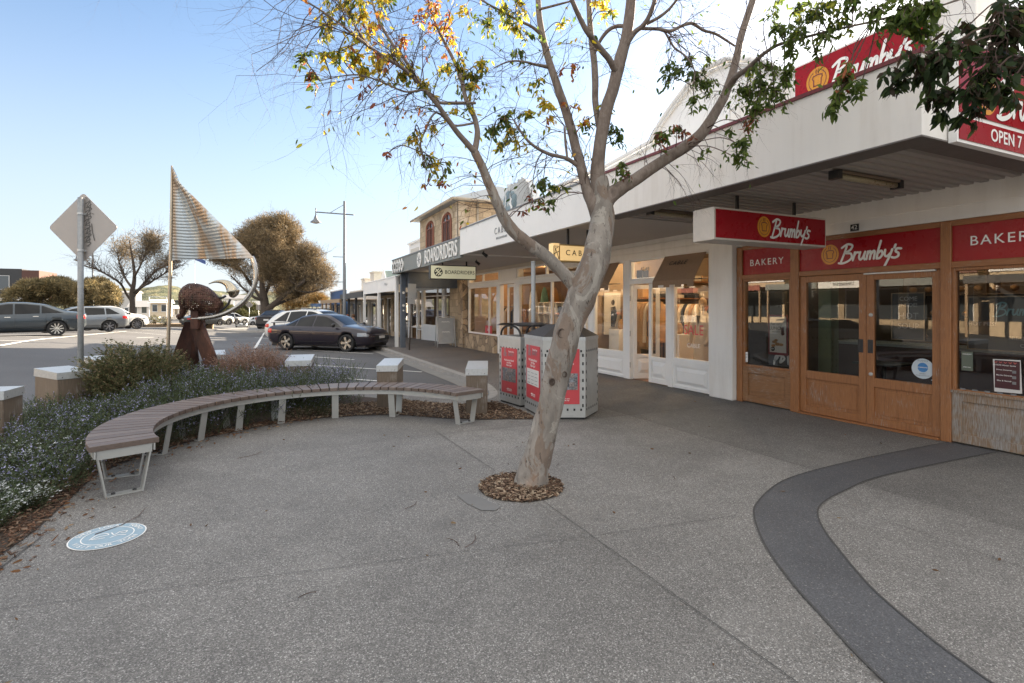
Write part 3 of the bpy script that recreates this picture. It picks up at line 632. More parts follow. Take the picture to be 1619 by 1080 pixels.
def cdoor(root, y0, y1, M=None):
    m = MB(); 
    for bx in ((7.37, 7.42, y0, y0+.08, .02, 2.08), (7.37, 7.42, y1-.08, y1, .02, 2.08), (7.372, 7.42, y0+.08, y1-.08, 1.99, 2.08), (7.372, 7.42, y0+.08, y1-.08, .48, .56), (7.372, 7.42, y0+.08, y1-.08, .02, .12), (7.39, 7.41, y0+.08, y1-.08, .12, .48)): m.box(*bx, M=M, bev=.003)
    q = [(7.39, y0+.1, .14), (7.39, y1-.1, .14), (7.39, y1-.1, .46), (7.39, y0+.1, .46), (7.355, y0+.17, .22), (7.355, y1-.17, .22), (7.355, y1-.17, .38), (7.355, y0+.17, .38)]
    if M is not None: q = [M @ Vector(v) for v in q]
    m.add(q, [(4, 5, 6, 7), (0, 1, 5, 4), (1, 2, 6, 5), (2, 3, 7, 6), (3, 0, 4, 7)]); d = m.build('door', WHITE, root)
    g = [(7.40, y0+.07, .55), (7.40, y1-.07, .55), (7.40, y1-.07, 2.0), (7.40, y0+.07, 2.0)]
    if M is not None: g = [M @ Vector(v) for v in g]
    MB().add(g, [(0, 3, 2, 1)]).build('glass', GLASS, d, False); return d
d = cdoor(cb, 8.265, 8.865); MB().tube([(7.33, 8.83, .98), (7.31, 8.83, 1.0), (7.31, 8.83, 1.28), (7.33, 8.83, 1.3)], .009, 8).build('handle', DARK, d)
Mo = Matrix.Translation((7.42, 9.46, 0)) @ Matrix.Rotation(rad(68), 4, 'Z') @ Matrix.Translation((-7.42, -9.46, 0))
d = cdoor(cb, 8.865, 9.455, Mo)
MB().box(7.35, 7.365, 9.455, 9.475, 1.72, 1.84).box(7.35, 7.365, 9.455, 9.475, .95, 1.07).box(7.35, 7.365, 9.455, 9.475, .26, .38).build('hinge', STEEL, d)
CABW = plain('warm_interior_wall', (.30, .22, .15), .7); CABF = plain('timber_floor', (.22, .11, .06), .4)
room(cb, 7.55, 11.5, 7.1, 11.1, 0, 2.95, CABW, CABF)
def awning(y0, y1, lab):
    t = thing('awning', (7.33, (y0+y1)/2, 2.55), lab, 'awning', 'brown fabric window awnings')
    BRF = plain('brown_awning_fabric', (.27, .175, .11), .85, var=.08, scale=20, bump=.3)
    m = MB(); n = 7; wv_ = (y1-y0)/n; x0, z0, x1, z1 = 7.31, 2.60, 7.0, 2.10
    m.add([(x0, y0, z0), (x0, y1, z0), (x1, y1, z1), (x1, y0, z1), (x0+.003, y0, z0-.006), (x0+.003, y1, z0-.006), (x1+.003, y1, z1-.006), (x1+.003, y0, z1-.006)], [(0, 1, 2, 3), (7, 6, 5, 4)])
    f = m.build('fabric', BRF, t, False); v = MB()
    for k in range(n): 
        dz = .13 if k % 2 == 0 else .085; v.box(x1-.002, x1+.004, y0+k*wv_, y0+(k+1)*wv_, z1-dz, z1)
    v.build('valance', BRF, f); U = Vector((0, -1, 0)); V2 = Vector((x0-x1, 0, z0-z1)).normalized(); N = U.cross(V2)
    text('CABLE', .13, LETK, ((x0+x1)/2-.012+.03, (y0+y1)/2+.04, (z0+z1)/2+.085), (U, V2, N), 'lettering', f, .002, 0, 1.35, shear=.2)
    MB().tube([(x1+.02, y0, z1), (x1+.02, y1, z1)], .012, 6).tube([(x1+.02, y0+.01, z1), (7.33, y0+.01, z1+.02)], .01, 6).tube([(x1+.02, y1-.01, z1), (7.33, y1-.01, z1+.02)], .01, 6).build('frame', DARK, t)
awning(7.2, 8.3, 'brown fabric awning over the window with the sale lettering'); awning(9.78, 10.86, 'brown fabric awning over the window left of the open white door')
# ---- surf shop (boardriders)
sf = thing('surf_shop', (7.35, 16, 0), 'surf shop with a low rubble stone wall, white window frames and a long grey fascia', 'shop')
m = MB(); wallX(m, 7.35, 7.6, 11.12, 19.6, 2.45, 4.8, [(11.25, 15.2, 2.5, 2.82), (16.62, 19.5, 2.5, 2.82)]); m.box(7.342, 7.35, 15.2, 16.62, 2.5, 2.9)
m.box(7.6, 15, 11.12, 19.6, 4.0, 4.2); m.box(15, 15.2, 13.1, 19.6, 0, 4.2); m.box(7.6, 15, 11.1, 11.2, 0, 4.2); m.build('wall', WARMW, sf)
m = MB(); 
for z in (2.84, 2.91, 2.98): m.box(7.33, 7.342, 11.12, 19.6, z, z+.062)
m.build('boarding', CREAM, sf)
m = MB(); m.box(7.22, 7.6, 16.7, 19.62, -.05, .56); m.build('low_stone_wall', STONE, sf)
m = MB(); m.box(7.16, 7.62, 19.62, 20.2, -.05, 2.9); m.build('stone_pier', STONE, sf)
m = MB(); m.box(7.18, 7.62, 20.22, 21.3, -.05, 2.9); m.build('stone_pier', BLOCK, sf)
window(sf, 16.75, 19.56, .58, 2.36, X, WHITE, .06, mull=(17.5,)); window(sf, 16.62, 19.5, 2.5, 2.82, X, WHITE, .03, mull=(18.1,)); window(sf, 11.25, 15.2, 2.5, 2.82, X, WHITE, .03, mull=(13.3,))
window(sf, 11.25, 15.1, .4, 2.36, X, WHITE, .06, mull=(13.0,)); m = MB(); m.box(X-.005, 7.6, 11.12, 19.6, 2.365, 2.45); m.box(X, 7.5, 11.12, 15.1, 0, .395); m.box(X-.01, 7.5, 15.1, 15.35, 0, 2.362); m.box(X-.01, 7.5, 16.5, 16.74, 0, 2.362); m.build('door_frame', WHITE, sf)
m = MB(); m.box(7.375, 7.42, 15.36, 15.46, .02, 2.34); m.box(7.375, 7.42, 15.86, 15.94, .02, 2.34); m.box(7.376, 7.42, 15.46, 15.86, 2.24, 2.34); m.box(7.376, 7.42, 15.46, 15.86, .02, .2); d = m.build('door', WHITE, sf); MB().add([(7.4, 15.45, .2), (7.4, 15.87, .2), (7.4, 15.87, 2.25), (7.4, 15.45, 2.25)], [(0, 3, 2, 1)]).build('glass', GLASS, d, False)
room(sf, 7.6, 11.5, 11.25, 19.5, 0, 2.95, plain('timber_lined_interior', (.36, .22, .12), .7, var=.2), CABF)
can = MB().box(4.70, 4.79, 13.104, 21.0, 2.88, 3.40); can.box(4.79, 7.18, 20.92, 21.0, 2.882, 3.3); can.box(4.79, 7.34, 13.11, 20.92, 3.1, 3.16); can = can.build('canopy', GREYF, sf)
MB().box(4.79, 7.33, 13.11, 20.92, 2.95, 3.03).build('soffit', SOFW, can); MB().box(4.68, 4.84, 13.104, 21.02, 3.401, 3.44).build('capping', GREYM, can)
MB().box(5.2, 7.16, 20.3, 20.9, 2.35, 2.94).build('bulkhead', NAVY, can)
text('BOARDRIDERS', .60, LETW, (4.685, 14.82, 3.14), '-X', 'lettering', can, .02, .008, 1.08, squash=.74)
m = MB(); ringc = Vector((4.66, 16.98, 3.13)); m.lathe([(.24, 4.67), (.24, 4.69)], (0, 16.98, 3.13), 'x', 28).add([(4.67, 16.98+.24*math.cos(t*.2244), 3.13+.24*math.sin(t*.2244)) for t in range(28)], [tuple(range(28))]); e_ = m.build('emblem', LETW, can, False)
m = MB(); strokes(m, [[(-.6, -.6), (.6, .6)], [(-.6, .6), (.6, -.6)], [(0, -.8), (0, .8)], [(-.8, 0), (.8, 0)]], (4.67, 16.98, 3.13), '-X', .23, .035, .003, False); m.build('emblem_mark', GREYM, e_, False)
for k in range(5):
    y = 20.72-.36*k; m = MB(); m.add([(4.66, y+.155*math.cos(t*math.pi/10), 3.14+.24*math.sin(t*math.pi/10)) for t in range(20)], [tuple(range(20))]); m.lathe([(.155, 4.66), (.155, 4.70)], (0, y, 3.14), 'x', 20); b_ = m.build('brand_badge', LETW, can, False)
    shp = [[[(-.5, 0), (0, .5), (.5, 0), (0, -.5), (-.5, 0)]], [[(-.5, .3), (.5, .3)], [(-.5, 0), (.5, 0)], [(-.5, -.3), (.5, -.3)]], [[(-.4, -.4), (-.4, .4), (.4, .4), (.4, -.4), (-.4, -.4)]], [[(-.5, -.3), (0, .4), (.5, -.3)]], [[(0, .5), (0, -.5)], [(-.4, 0), (.4, 0)]]][k]
    strokes(MB(), shp, (4.655, y, 3.14), '-X', .19, .05, .004, False).build('mark', LETK, b_, False)
# shell gable on the parapet
sh = thing('shell_gable', (7.4, 15.3, 4.6), 'white ribbed shell shaped gable ornament standing above the grey fascia', 'gable ornament')
m = MB(); K = 15
for k in range(K):
    a0, a1 = math.pi*k/K, math.pi*(k+1)/K; am = (a0+a1)/2; c0 = Vector((7.40, 15.3, 4.5)); R_ = lambda a: Vector((0, math.cos(a)*1.30, math.sin(a)*1.12*(1+.08*math.cos(6*a))))
    m.add([c0, c0+R_(a0), c0+R_(am)*1.035+Vector((-.10, 0, 0)), c0+R_(a1), c0+Vector((-.02, 0, .05))], [(0, 1, 2, 4), (4, 2, 3, 0)]); 
    m.add([c0+R_(a0), c0+R_(a0)+Vector((.2, 0, 0)), c0+R_(a1)+Vector((.2, 0, 0)), c0+R_(a1), c0+R_(am)*1.035+Vector((-.10, 0, 0))], [(0, 1, 2, 3, 4)])
m.build('fluting', plain('shell_paint', (.52, .54, .55), .6, var=.05), sh, False)
m = MB(); c0 = (7.22, 15.55, 4.98); m.add([(c0[0], c0[1]+.36*math.cos(t*math.pi/14), c0[2]+.36*math.sin(t*math.pi/14)) for t in range(28)], [tuple(range(28))]); m.lathe([(.36, 0), (.36, .2)], c0, 'x', 28); e_ = m.build('oval_badge', plain('badge_blue_grey', (.20, .27, .30), .5), sh, False)
strokes(MB(), [[(-.6, -.6), (-.35, .6), (0, -.3), (.35, .6), (.6, -.6)], [(.6, .1), (.2, -.1), (.7, -.5)]], c0, '-X', .42, .09, .01, False).build('monogram', LETW, e_, False)
# ---- stone building with upper floor
st = thing('stone_building', (8, 25.5, 0), 'two storey sandstone building with two arched upper windows and a hipped roof', 'building')
def archwin(root, yc, w_, z0, z1):
    n = 12; outer = [(yc-w_/2, z0), (yc+w_/2, z0)]+[(yc+w_/2*math.cos(math.pi*k/n), z1-.32+.32*math.sin(math.pi*k/n)) for k in range(n+1)]
    m = MB(); m.tube([(7.97, y, z) for y, z in outer]+[(7.97, *outer[0])], .07, 4, smooth=False); m.box(7.93, 8.0, yc-.03, yc+.03, z0, z1); m.box(7.94, 7.99, yc-w_/2, yc+w_/2, z1-.38, z1-.33)
    for q in (-.25, .25): m.box(7.95, 7.98, yc+q*w_-.012, yc+q*w_+.012, z0, z1-.35)
    f = m.build('window', plain('red_brown_frame', (.19, .06, .03), .5), root); MB().prism([(7.985, y, z) for y, z in outer], (.01, 0, 0)).build('glass', plain('dark_window_pane', (.05, .06, .07), .06, .0, spec=1.), f)
    vo = [(yc+(w_/2+.05)*math.cos(math.pi*k/n), z1-.32+.37*math.sin(math.pi*k/n)) for k in range(n+1)]; ou = [(yc+(w_/2+.3)*math.cos(math.pi*k/n), z1-.32+.60*math.sin(math.pi*k/n)) for k in range(n+1)]
    m = MB(); m.add([(7.975, *p) for p in vo]+[(7.975, *p) for p in ou], [(k, k+1, n+2+k, n+1+k) for k in range(n)]); m.box(7.95, 8.0, yc-w_/2-.1, yc+w_/2+.1, z0-.14, z0-.07); m.build('arch_trim', plain('pale_sandstone_trim', (.50, .40, .29), .85, var=.15, scale=8), f, False)
m = MB(); m.box(8.0, 15, 22.5, 28.85, 2.6, 6.40); m.box(7.45, 15, 21.32, 28.85, 2.55, 3.2); m.box(14.6, 15, 21.3, 28.85, -.4, 2.55); m.build('wall', BLOCK, st)
m = MB(); 
for k in range(12): z = 3.25+k*.265; dl = .42 if k % 2 else .28; m.box(7.98, 8.2, 22.47, 22.47+dl, z, z+.25, bev=.01); m.box(7.98, 8.0+.7-dl, 22.475, 22.6, z, z+.25, bev=.01)
m.build('quoin', plain('quoin_stone', (.50, .42, .32), .85, var=.15, scale=5, bump=.4), st)
rf = MB(); e = .35; z0 = 6.42; rf.add([(8-e, 22.5-e, z0), (15+e, 22.5-e, z0), (15+e, 28.85+e, z0), (8-e, 28.85+e, z0), (11.2, 25.4, 7.9), (11.8, 26.0, 7.9), (8-e, 22.5-e, z0-.1), (15+e, 22.5-e, z0-.1), (15+e, 28.85+e, z0-.1), (8-e, 28.85+e, z0-.1)], [(0, 1, 4), (1, 2, 5, 4), (2, 3, 5), (3, 0, 4, 5), (6, 7, 8, 9), (0, 1, 7, 6), (1, 2, 8, 7), (2, 3, 9, 8), (3, 0, 6, 9)])
rf = rf.build('roof', plain('weathered_zinc_roof', (.22, .24, .25), .5, .2), st)
MB().tube([(7.6, 22.1, 6.36), (7.6, 29.25, 6.36)], .07, 6).tube([(7.6, 22.1, 6.36), (15.3, 22.1, 6.36)], .07, 6).tube([(8.9, 22.45, 6.3), (8.9, 22.45, 3.2)], .05, 6).build('gutter', plain('gutter_beige', (.42, .36, .28), .5), rf)
archwin(st, 24.05, 1.2, 4.55, 6.0); archwin(st, 26.8, 1.2, 4.55, 6.0)
# street level of the stone building
m = MB(); m.box(7.33, 7.5, 21.3, 28.85, 2.46, 2.55); 
for a, b in ((21.3, 21.5), (22.6, 22.85), (25.95, 26.2), (27.0, 27.15), (28.6, 28.85)): m.box(7.33, 7.5, a, b, -.1, 2.46)
m.box(7.35, 7.5, 22.85, 25.95, -.1, .68); m.build('door_frame', WHITE, st)
window(st, 22.85, 25.95, .68, 2.46, 7.36, WHITE, .05, mull=(23.7,), trans=(2.1,)); window(st, 21.5, 22.6, -.05, 2.46, 7.36, WHITE, .05, trans=(2.1,)); window(st, 26.2, 27.0, .4, 2.46, 7.36, WHITE, .05); window(st, 27.15, 28.6, .5, 2.46, 7.36, WHITE, .05)
room(st, 7.6, 11, 21.35, 28.8, -.1, 2.5, CABW, CABF)
can = MB().box(4.86, 4.92, 21.05, 24.6, 2.24, 2.78); can.box(4.86, 4.92, 24.68, 28.45, 2.24, 2.78); can.box(4.93, 7.33, 21.05, 28.5, 2.80, 2.86); can = can.build('verandah', WHITE, st)
m = MB(); 
for y in (21.15, 24.64, 28.4): m.box(4.85, 4.97, y-.07, y+.07, drop(y)-.05, 2.79)
m.box(4.84, 4.96, 21.03, 28.52, 2.785, 2.83); m.build('verandah_post', WHITE, can)
strokes(MB(), [[(-1, 0), (-.6, .25), (-.3, -.1), (.1, .2), (.5, -.1), (1, .1)]], (4.855, 22.9, 2.55), '-X', .3, .03, .003).build('faded_lettering', GREYM, can, False)
# ---- shops further up the street
def farshop(name, lab, Y0, Y1, zpar, X0, wm, fz0, fz1, fascia, postm, cat='shop', nposts=3, extra=None):
    t = thing(name, (7.35, (Y0+Y1)/2, drop(Y0)), lab, cat); b = drop(Y1)-.3; zt = 2.35+drop(Y0)
    holes = []; w_ = (Y1-Y0)/4
    for k in range(4): holes.append((Y0+w_*k+w_*.14, Y0+w_*(k+1)-w_*.14, b+.7 if k % 2 else b+.25, zt-.05))
    m = MB(); wallX(m, X0, X0+.3, Y0, Y1, b, zpar, holes); m.box(X0+.3, X0+7, Y0, Y0+.2, b, zpar-.5); m.box(X0+.3, X0+7, Y1-.2, Y1, b, zpar-.5); m.box(X0+.3, X0+7, Y0+.2, Y1-.2, zpar-.7, zpar-.55); m.box(X0+7, X0+7.2, Y0, Y1, b, zpar-.5); m.build('wall', wm, t)
    MB().box(X0-.06, X0+.36, Y0-.02, Y1+.02, zpar+.002, zpar+.09).build('coping', WHITE, t)
    for h in holes: window(t, h[0], h[1], h[2], h[3], X0+.1, WHITE, .07)
    room(t, X0+.35, X0+4, Y0+.21, Y1-.21, b+.02, zt+.1, CABW, FLOORD)
    c2 = MB().box(4.86, 4.93, Y0, Y1, fz0, fz1); c2.box(4.94, X0-.005, Y0, Y1, fz1-.08, fz1-.03); c2 = c2.build('verandah', fascia, t); m = MB()
    for k in range(nposts): y = Y0+.12+(Y1-Y0-.24)*k/(nposts-1); m.box(4.95, 5.08, y-.06, y+.06, drop(y)-.05, fz1-.081)
    m.build('verandah_post', postm, c2)
    if extra: extra(t)
    return t
TANP = plain('tan_paint', (.36, .25, .15), .6); DKP = plain('charcoal_paint', (.035, .036, .04), .5); BLUEP = plain('blue_rendered_wall', (.055, .12, .26), .6); PALE = plain('pale_render', (.55, .52, .47), .7, var=.1); GRNR = plain('green_metal_roof', (.17, .22, .20), .5)
farshop('cream_shop', 'pale shop with stone piers behind a charcoal verandah next to the stone building', 28.9, 37.5, 3.1, 7.4, BLOCK, 2.10, 2.42, DKP, DKP, nposts=4)
def ex_ch(t):
    MB().prism([(8.4, 38.6, 2.95), (8.4, 41.6, 2.95), (8.4, 40.1, 4.3)], (6, 0, 0)).build('gable_roof', GRNR, t); MB().prism([(8.3, 38.45, 2.95), (8.3, 41.75, 2.95), (8.3, 40.1, 4.45)], (.08, 0, 0)).build('barge_board', WHITE, t)
    MB().box(8.2, 9.0, 43.2, 44.8, 2.5, 4.35).box(8.14, 9.06, 43.1, 44.9, 4.352, 4.45).build('chimney', PALE, t); MB().box(8.2, 9.0, 47.4, 49.0, 2.5, 4.0).box(8.14, 9.06, 47.3, 49.1, 4.002, 4.1).build('chimney', PALE, t)
farshop('tan_verandah_shop', 'small shop with a tan timber verandah and two pale chimneys', 38.0, 50.5, 2.9, 7.4, PALE, 1.88, 2.15, TANP, TANP, nposts=5, extra=ex_ch)
farshop('blue_shop', 'blue painted shop front further up the street beyond the tan verandah', 51.0, 61.0, 3.15, 6.9, BLUEP, 1.6, 1.9, BLUEP, WHITE, nposts=3)
farshop('small_white_shop', 'low white shop at the far end of the shop row', 61.5, 76.0, 2.3, 7.1, PALE, 1.1, 1.45, WHITE, WHITE, nposts=4)
MB_ = MB(); wt = thing('white_parapet_shop', (9, 30.5, 0), 'white stepped parapet rising left of the two storey stone building', 'building'); MB().box(8.1, 13, 29.0, 31.6, 3.2, 5.3).box(8.0, 8.1, 28.9, 31.7, 5.302, 5.42).box(8.1, 13, 31.6, 33.2, 3.2, 4.6).build('wall', WHITE, wt); MB().box(8.08, 8.1, 29.4, 31.2, 4.1, 5.0).build('recess_panel', PALE, wt)
# ---- far buildings ahead and to the left
def house(name, lab, cen, W, D, H, roofh, wm, rm, nwin=3, balcony=False, flat=False):
    x, y, z = cen; t = thing(name, cen, lab, 'house' if not flat else 'building'); 
    MB().box(x-W/2, x+W/2, y, y+D, z, z+H).build('wall', wm, t)
    if flat: rf = MB().box(x-W/2-.3, x+W/2+.3, y-.4, y+D, z+H+.01, z+H+.35).build('roof', rm, t)
    else:
        rf = MB().prism([(x-W/2-.4, y-.4, z+H+.01), (x-W/2-.4, y+D+.4, z+H+.01), (x-W/2-.4, y+D/2, z+H+roofh)], (W+.8, 0, 0)).build('roof', rm, t)
    for k in range(nwin):
        wx = x-W/2+W*(k+.5)/nwin; 
        for fl in range(max(1, int(H//3))):
            f = MB().box(wx-W/nwin*.3, wx+W/nwin*.3, y-.05, y-.01, z+fl*2.9+.9, z+fl*2.9+2.3).build('window', WHITE, t); MB().box(wx-W/nwin*.26, wx+W/nwin*.26, y-.07, y-.052, z+fl*2.9+1.0, z+fl*2.9+2.2).build('pane', plain('dark_window_pane', (.05, .06, .07), .06), f)
    if balcony: MB().box(x-W/2, x+W/2, y-1.6, y-.06, z+2.8, z+2.95).box(x-W/2, x+W/2, y-1.6, y-1.55, z+3.6, z+3.7).box(x-W/2, x-W/2+.12, y-1.6, y-1.48, z, z+3.6).box(x+W/2-.12, x+W/2, y-1.6, y-1.48, z, z+3.6).build('balcony', WHITE, t)
    return t
a = PD(228, 500, 105); house('white_house', 'white gabled house below the hill beyond the white parked car', (a.x, a.y, zof(503, 105)), 4.8, 6, 2.2, 1.3, plain('house_white', (.7, .66, .6), .7), plain('grey_roof', (.35, .34, .33), .6), 3)
a = PD(252, 500, 98); house('balcony_house', 'small cream house with a balcony beside the white gabled house', (a.x, a.y, zof(501, 98)), 2.8, 5, 2.5, .8, plain('house_cream', (.62, .52, .38), .7), plain('cream_roof', (.55, .50, .44), .6), 2, True)
a = PD(283, 500, 112); house('long_white_hall', 'long low white building behind the sculpture post', (a.x, a.y, zof(505, 112)), 6, 5, 2.2, .8, plain('hall_white', (.68, .64, .58), .7), plain('hall_roof', (.5, .48, .44), .6), 6)
a = PD(262, 490, 150); house('dark_flat_building', 'dark flat roofed building behind the white houses', (a.x, a.y, zof(500, 150)), 7, 6, 4.2, 0, plain('dark_green_wall', (.14, .15, .11), .7), plain('dark_roof', (.1, .1, .1), .6), 4, flat=True)
a = PD(200, 490, 120); house('grey_townhouse', 'pale grey townhouse partly behind the bare tree', (a.x, a.y, zof(502, 120)), 3.6, 6, 5.6, .5, plain('townhouse_grey', (.5, .48, .45), .7), plain('grey_roof', (.35, .34, .33), .6), 3)
for k, (px, d, y0_, W, cl, lab) in enumerate(((345, 190, 497, 9, (.6, .55, .48), 'cream cottage on the slope behind the parked cars'), (395, 230, 494, 12, (.62, .6, .56), 'distant white cottage near the large tree trunk'), (372, 260, 482, 11, (.55, .53, .5), 'pale roofed cottage highest on the far slope'))):
    a = PD(px, y0_, d); house('cottage', lab, (a.x, a.y, a.z), W, 8, 3, 2, plain('cottage_wall_%s' % 'abc'[k], cl, .7), plain('grey_roof', (.35, .34, .33), .6), 3)
# dark modern building at the left edge
a = PD(24, 490, 62); t = thing('dark_modern_building', (a.x, a.y, -.8), 'dark modern building with a red-brown side at the far left', 'building')
z0 = -.8; Z = lambda py: zof(py, 62); xa, xb = PD(-60, 0, 62), PD(34, 0, 62)
MB().box(a.x-9, a.x+.6, a.y, a.y+6, Z(470), Z(425)).build('wall', DKP, t); MB().box(a.x+.62, a.x+2.2, a.y-.1, a.y+6, Z(470), Z(427)).build('side_wall', plain('red_brown_cladding', (.10, .045, .035), .7), t)
MB().box(a.x-9, a.x+1.8, a.y-.8, a.y+5, Z(476), Z(470.5)).build('slab', PALE, t); MB().box(a.x-9, a.x+1.2, a.y+1, a.y+5, z0, Z(476.5)).build('ground_floor', plain('dark_green_wall', (.14, .15, .11), .7), t)
f = MB().box(a.x-1.5, a.x-.5, a.y-.08, a.y-.02, Z(458), Z(436)).build('window', WHITE, t); MB().box(a.x-1.45, a.x-.55, a.y-.1, a.y-.082, Z(457.5), Z(436.5)).build('pane', plain('dark_window_pane', (.05, .06, .07), .06), f)
# ---- buildings across the street (seen mirrored in the shop windows)
def across(name, lab, Y0, Y1, H, wm, fm, words=None, vm=TANP, brick=False):
    X1 = -21.; b = .2; t = thing(name, (X1, (Y0+Y1)/2, b), lab, 'shop'); n = max(2, int((Y1-Y0)/3)); w_ = (Y1-Y0)/n
    m = MB(); m.box(X1-6, X1, Y0, Y1, b+2.9, b+H); m.box(X1-6, X1-.01, Y0, Y1, b-.6, b+.6)
    for k in range(n+1): m.box(X1-.3, X1-.005, max(Y0, Y0+w_*k-.2), min(Y1, Y0+w_*k+.2), b+.6, b+2.9)
    m.box(X1-6, X1-3, Y0, Y1, b+.6, b+2.9); m.build('wall', wm, t)
    for k in range(n): 
        f = MB().box(X1-.2, X1-.1, Y0+w_*k+.2, Y0+w_*k+.28, b+.6, b+2.9).box(X1-.2, X1-.1, Y0+w_*(k+1)-.28, Y0+w_*(k+1)-.2, b+.6, b+2.9).box(X1-.2, X1-.1, Y0+w_*k+.28, Y0+w_*(k+1)-.28, b+2.5, b+2.6).build('window', WHITE, t)
        MB().box(X1-.16, X1-.15, Y0+w_*k+.28, Y0+w_*(k+1)-.28, b+.6, b+2.5).build('glass', plain('dark_window_pane', (.05, .06, .07), .06), f)
    c2 = MB().box(X1, X1+2.6, Y0, Y1, b+2.75, b+2.85).box(X1+2.6, X1+2.68, Y0, Y1, b+2.6, b+3.0).build('verandah', fm, t); m = MB()
    for k in range(n+1): m.box(X1+2.45, X1+2.58, Y0+.1+(Y1-Y0-.2)*k/n-.06, Y0+.1+(Y1-Y0-.2)*k/n+.06, b-.6, b+2.748)
    m.build('verandah_post', vm, c2)
    MB().box(X1+.002, X1+.1, Y0, Y1, b+3.3, b+3.42).box(X1+.002, X1+.16, Y0, Y1, b+H-.15, b+H).build('brick_band', BRICK if brick else WHITE, t)
    if words: 
        s_ = MB().box(X1+2.682, X1+2.72, (Y0+Y1)/2-1.8, (Y0+Y1)/2+1.8, b+2.58, b+3.1).build('sign_board', words[1], t); text(words[0], .36, words[2], (X1+2.73, (Y0+Y1)/2, b+2.84), '+X', 'lettering', s_, .01)
    return t
YEL = plain('cream_render', (.60, .47, .31), .7, var=.08)
across('pharmacy', 'cream pharmacy across the street, seen only mirrored in the bakery windows', 6, 15, 4.9, YEL, DKP, ('CLAVIN PHARMACY', DKP, LETW))
across('brick_banded_shop', 'stone and brick banded shop across the street, mirrored in the bakery doors', 15.5, 27, 4.6, BLOCK, GREYF, ('Universal', WHITE, LETK), brick=True)
across('cream_cafe', 'cream shop with a dark sign across the street, mirrored in the left bakery window', 27.5, 36, 5.2, YEL, plain('brick_red_awning', (.33, .10, .07), .7), ('CREAM', DKP, LETW))
across('pale_long_shop', 'long pale shop across the street, mirrored in the clothing shop windows', 36.5, 52, 4.4, PALE, TANP)
# ================================================================ STREET OBJECTS
# ---- curved bench
be = thing('curved_bench', (.75, 6.2, 0), 'long curved bench of brown timber slats on pale steel legs', 'bench')
BC = Vector((.75, 6.2, 0)); RI, RO = 1.68, 2.17; A0, A1 = rad(202), rad(17.5)
NSL = 46
for k in range(NSL):
    a = A0+(A1-A0)*(k+.5)/NSL; hw_ = abs(A1-A0)/NSL/2; g = .0075; m = MB(); q = []
    for (r, s_) in ((RI, -1), (RO, -1), (RO, 1), (RI, 1)): 
        aa = a+s_*hw_; p = BC+Vector((math.cos(aa)*r, math.sin(aa)*r, 0)); t = Vector((-math.sin(aa), math.cos(aa), 0)); q.append(p-t*(s_*g))
    z0, z1 = .405+rnd.uniform(0, .001), .450+rnd.uniform(-.0012, .0012); e = .004; ctr = sum(q, Vector())/4
    vs = [p+Vector((0, 0, z0)) for p in q]+[p+Vector((0, 0, z1-e)) for p in q]+[p+(ctr-p).normalized()*e+Vector((0, 0, z1)) for p in q]
    m.add(vs, [(3, 2, 1, 0), (8, 9, 10, 11)]+[(i, (i+1) % 4, 4+(i+1) % 4, 4+i) for i in range(4)]+[(4+i, 4+(i+1) % 4, 8+(i+1) % 4, 8+i) for i in range(4)])
    o = m.build('slat', (SLAT, SLATG, SLAT, SLATD, SLAT, SLATG, SLATD)[(k*5) % 7], be)
m = MB()
def arcband(m, r0, r1, z0, z1, a0=A0, a1=A1, n=60):
    vs = []; 
    for k in range(n+1):
        a = a0+(a1-a0)*k/n
        for (r, z) in ((r0, z0), (r1, z0), (r1, z1), (r0, z1)): vs.append(BC+Vector((math.cos(a)*r, math.sin(a)*r, z)))
    m.add(vs, [(4*k+i, 4*k+(i+1) % 4, 4*k+4+(i+1) % 4, 4*k+4+i) for k in range(n) for i in range(4)]+[(0, 1, 2, 3), (4*n+3, 4*n+2, 4*n+1, 4*n)])
arcband(m, RI+.03, RI+.042, .345, .404); arcband(m, RO-.042, RO-.03, .345, .404)
for aa in (A0-.012, A1+.012):
    Mx = Matrix.Translation(BC) @ Matrix.Rotation(aa, 4, 'Z'); m.box(RI+.05, RO-.05, -.006, .006, .33, .404, M=Mx)
m.build('seat_frame', FRAMEP, be)
for ad in (200, 183, 160, 141, 124, 106, 83, 57, 21):
    Mx = Matrix.Translation(BC) @ Matrix.Rotation(rad(ad), 4, 'Z'); m = MB(); fw = .045
    for (ra, rb, s_) in ((RI+.045, RI+.11, 1), (RO-.045, RO-.11, -1)):
        m.prism([(ra, -fw, .40), (ra+.012*s_, -fw, .40), (rb+.012*s_, -fw, .012), (rb, -fw, .012)], (0, 2*fw, 0), M=Mx)
    m.box(RI+.11, RO-.11, -fw, fw, .002, .012, M=Mx)
    l = m.build('leg', FRAMEP, be); m = MB()
    for r in (RI+.17, RO-.17): m.lathe([(.016, .012), (.016, .022), (.001, .026)], (r, 0, 0), 'z', 8, M=Mx)
    m.build('anchor_bolt', DARK, l)
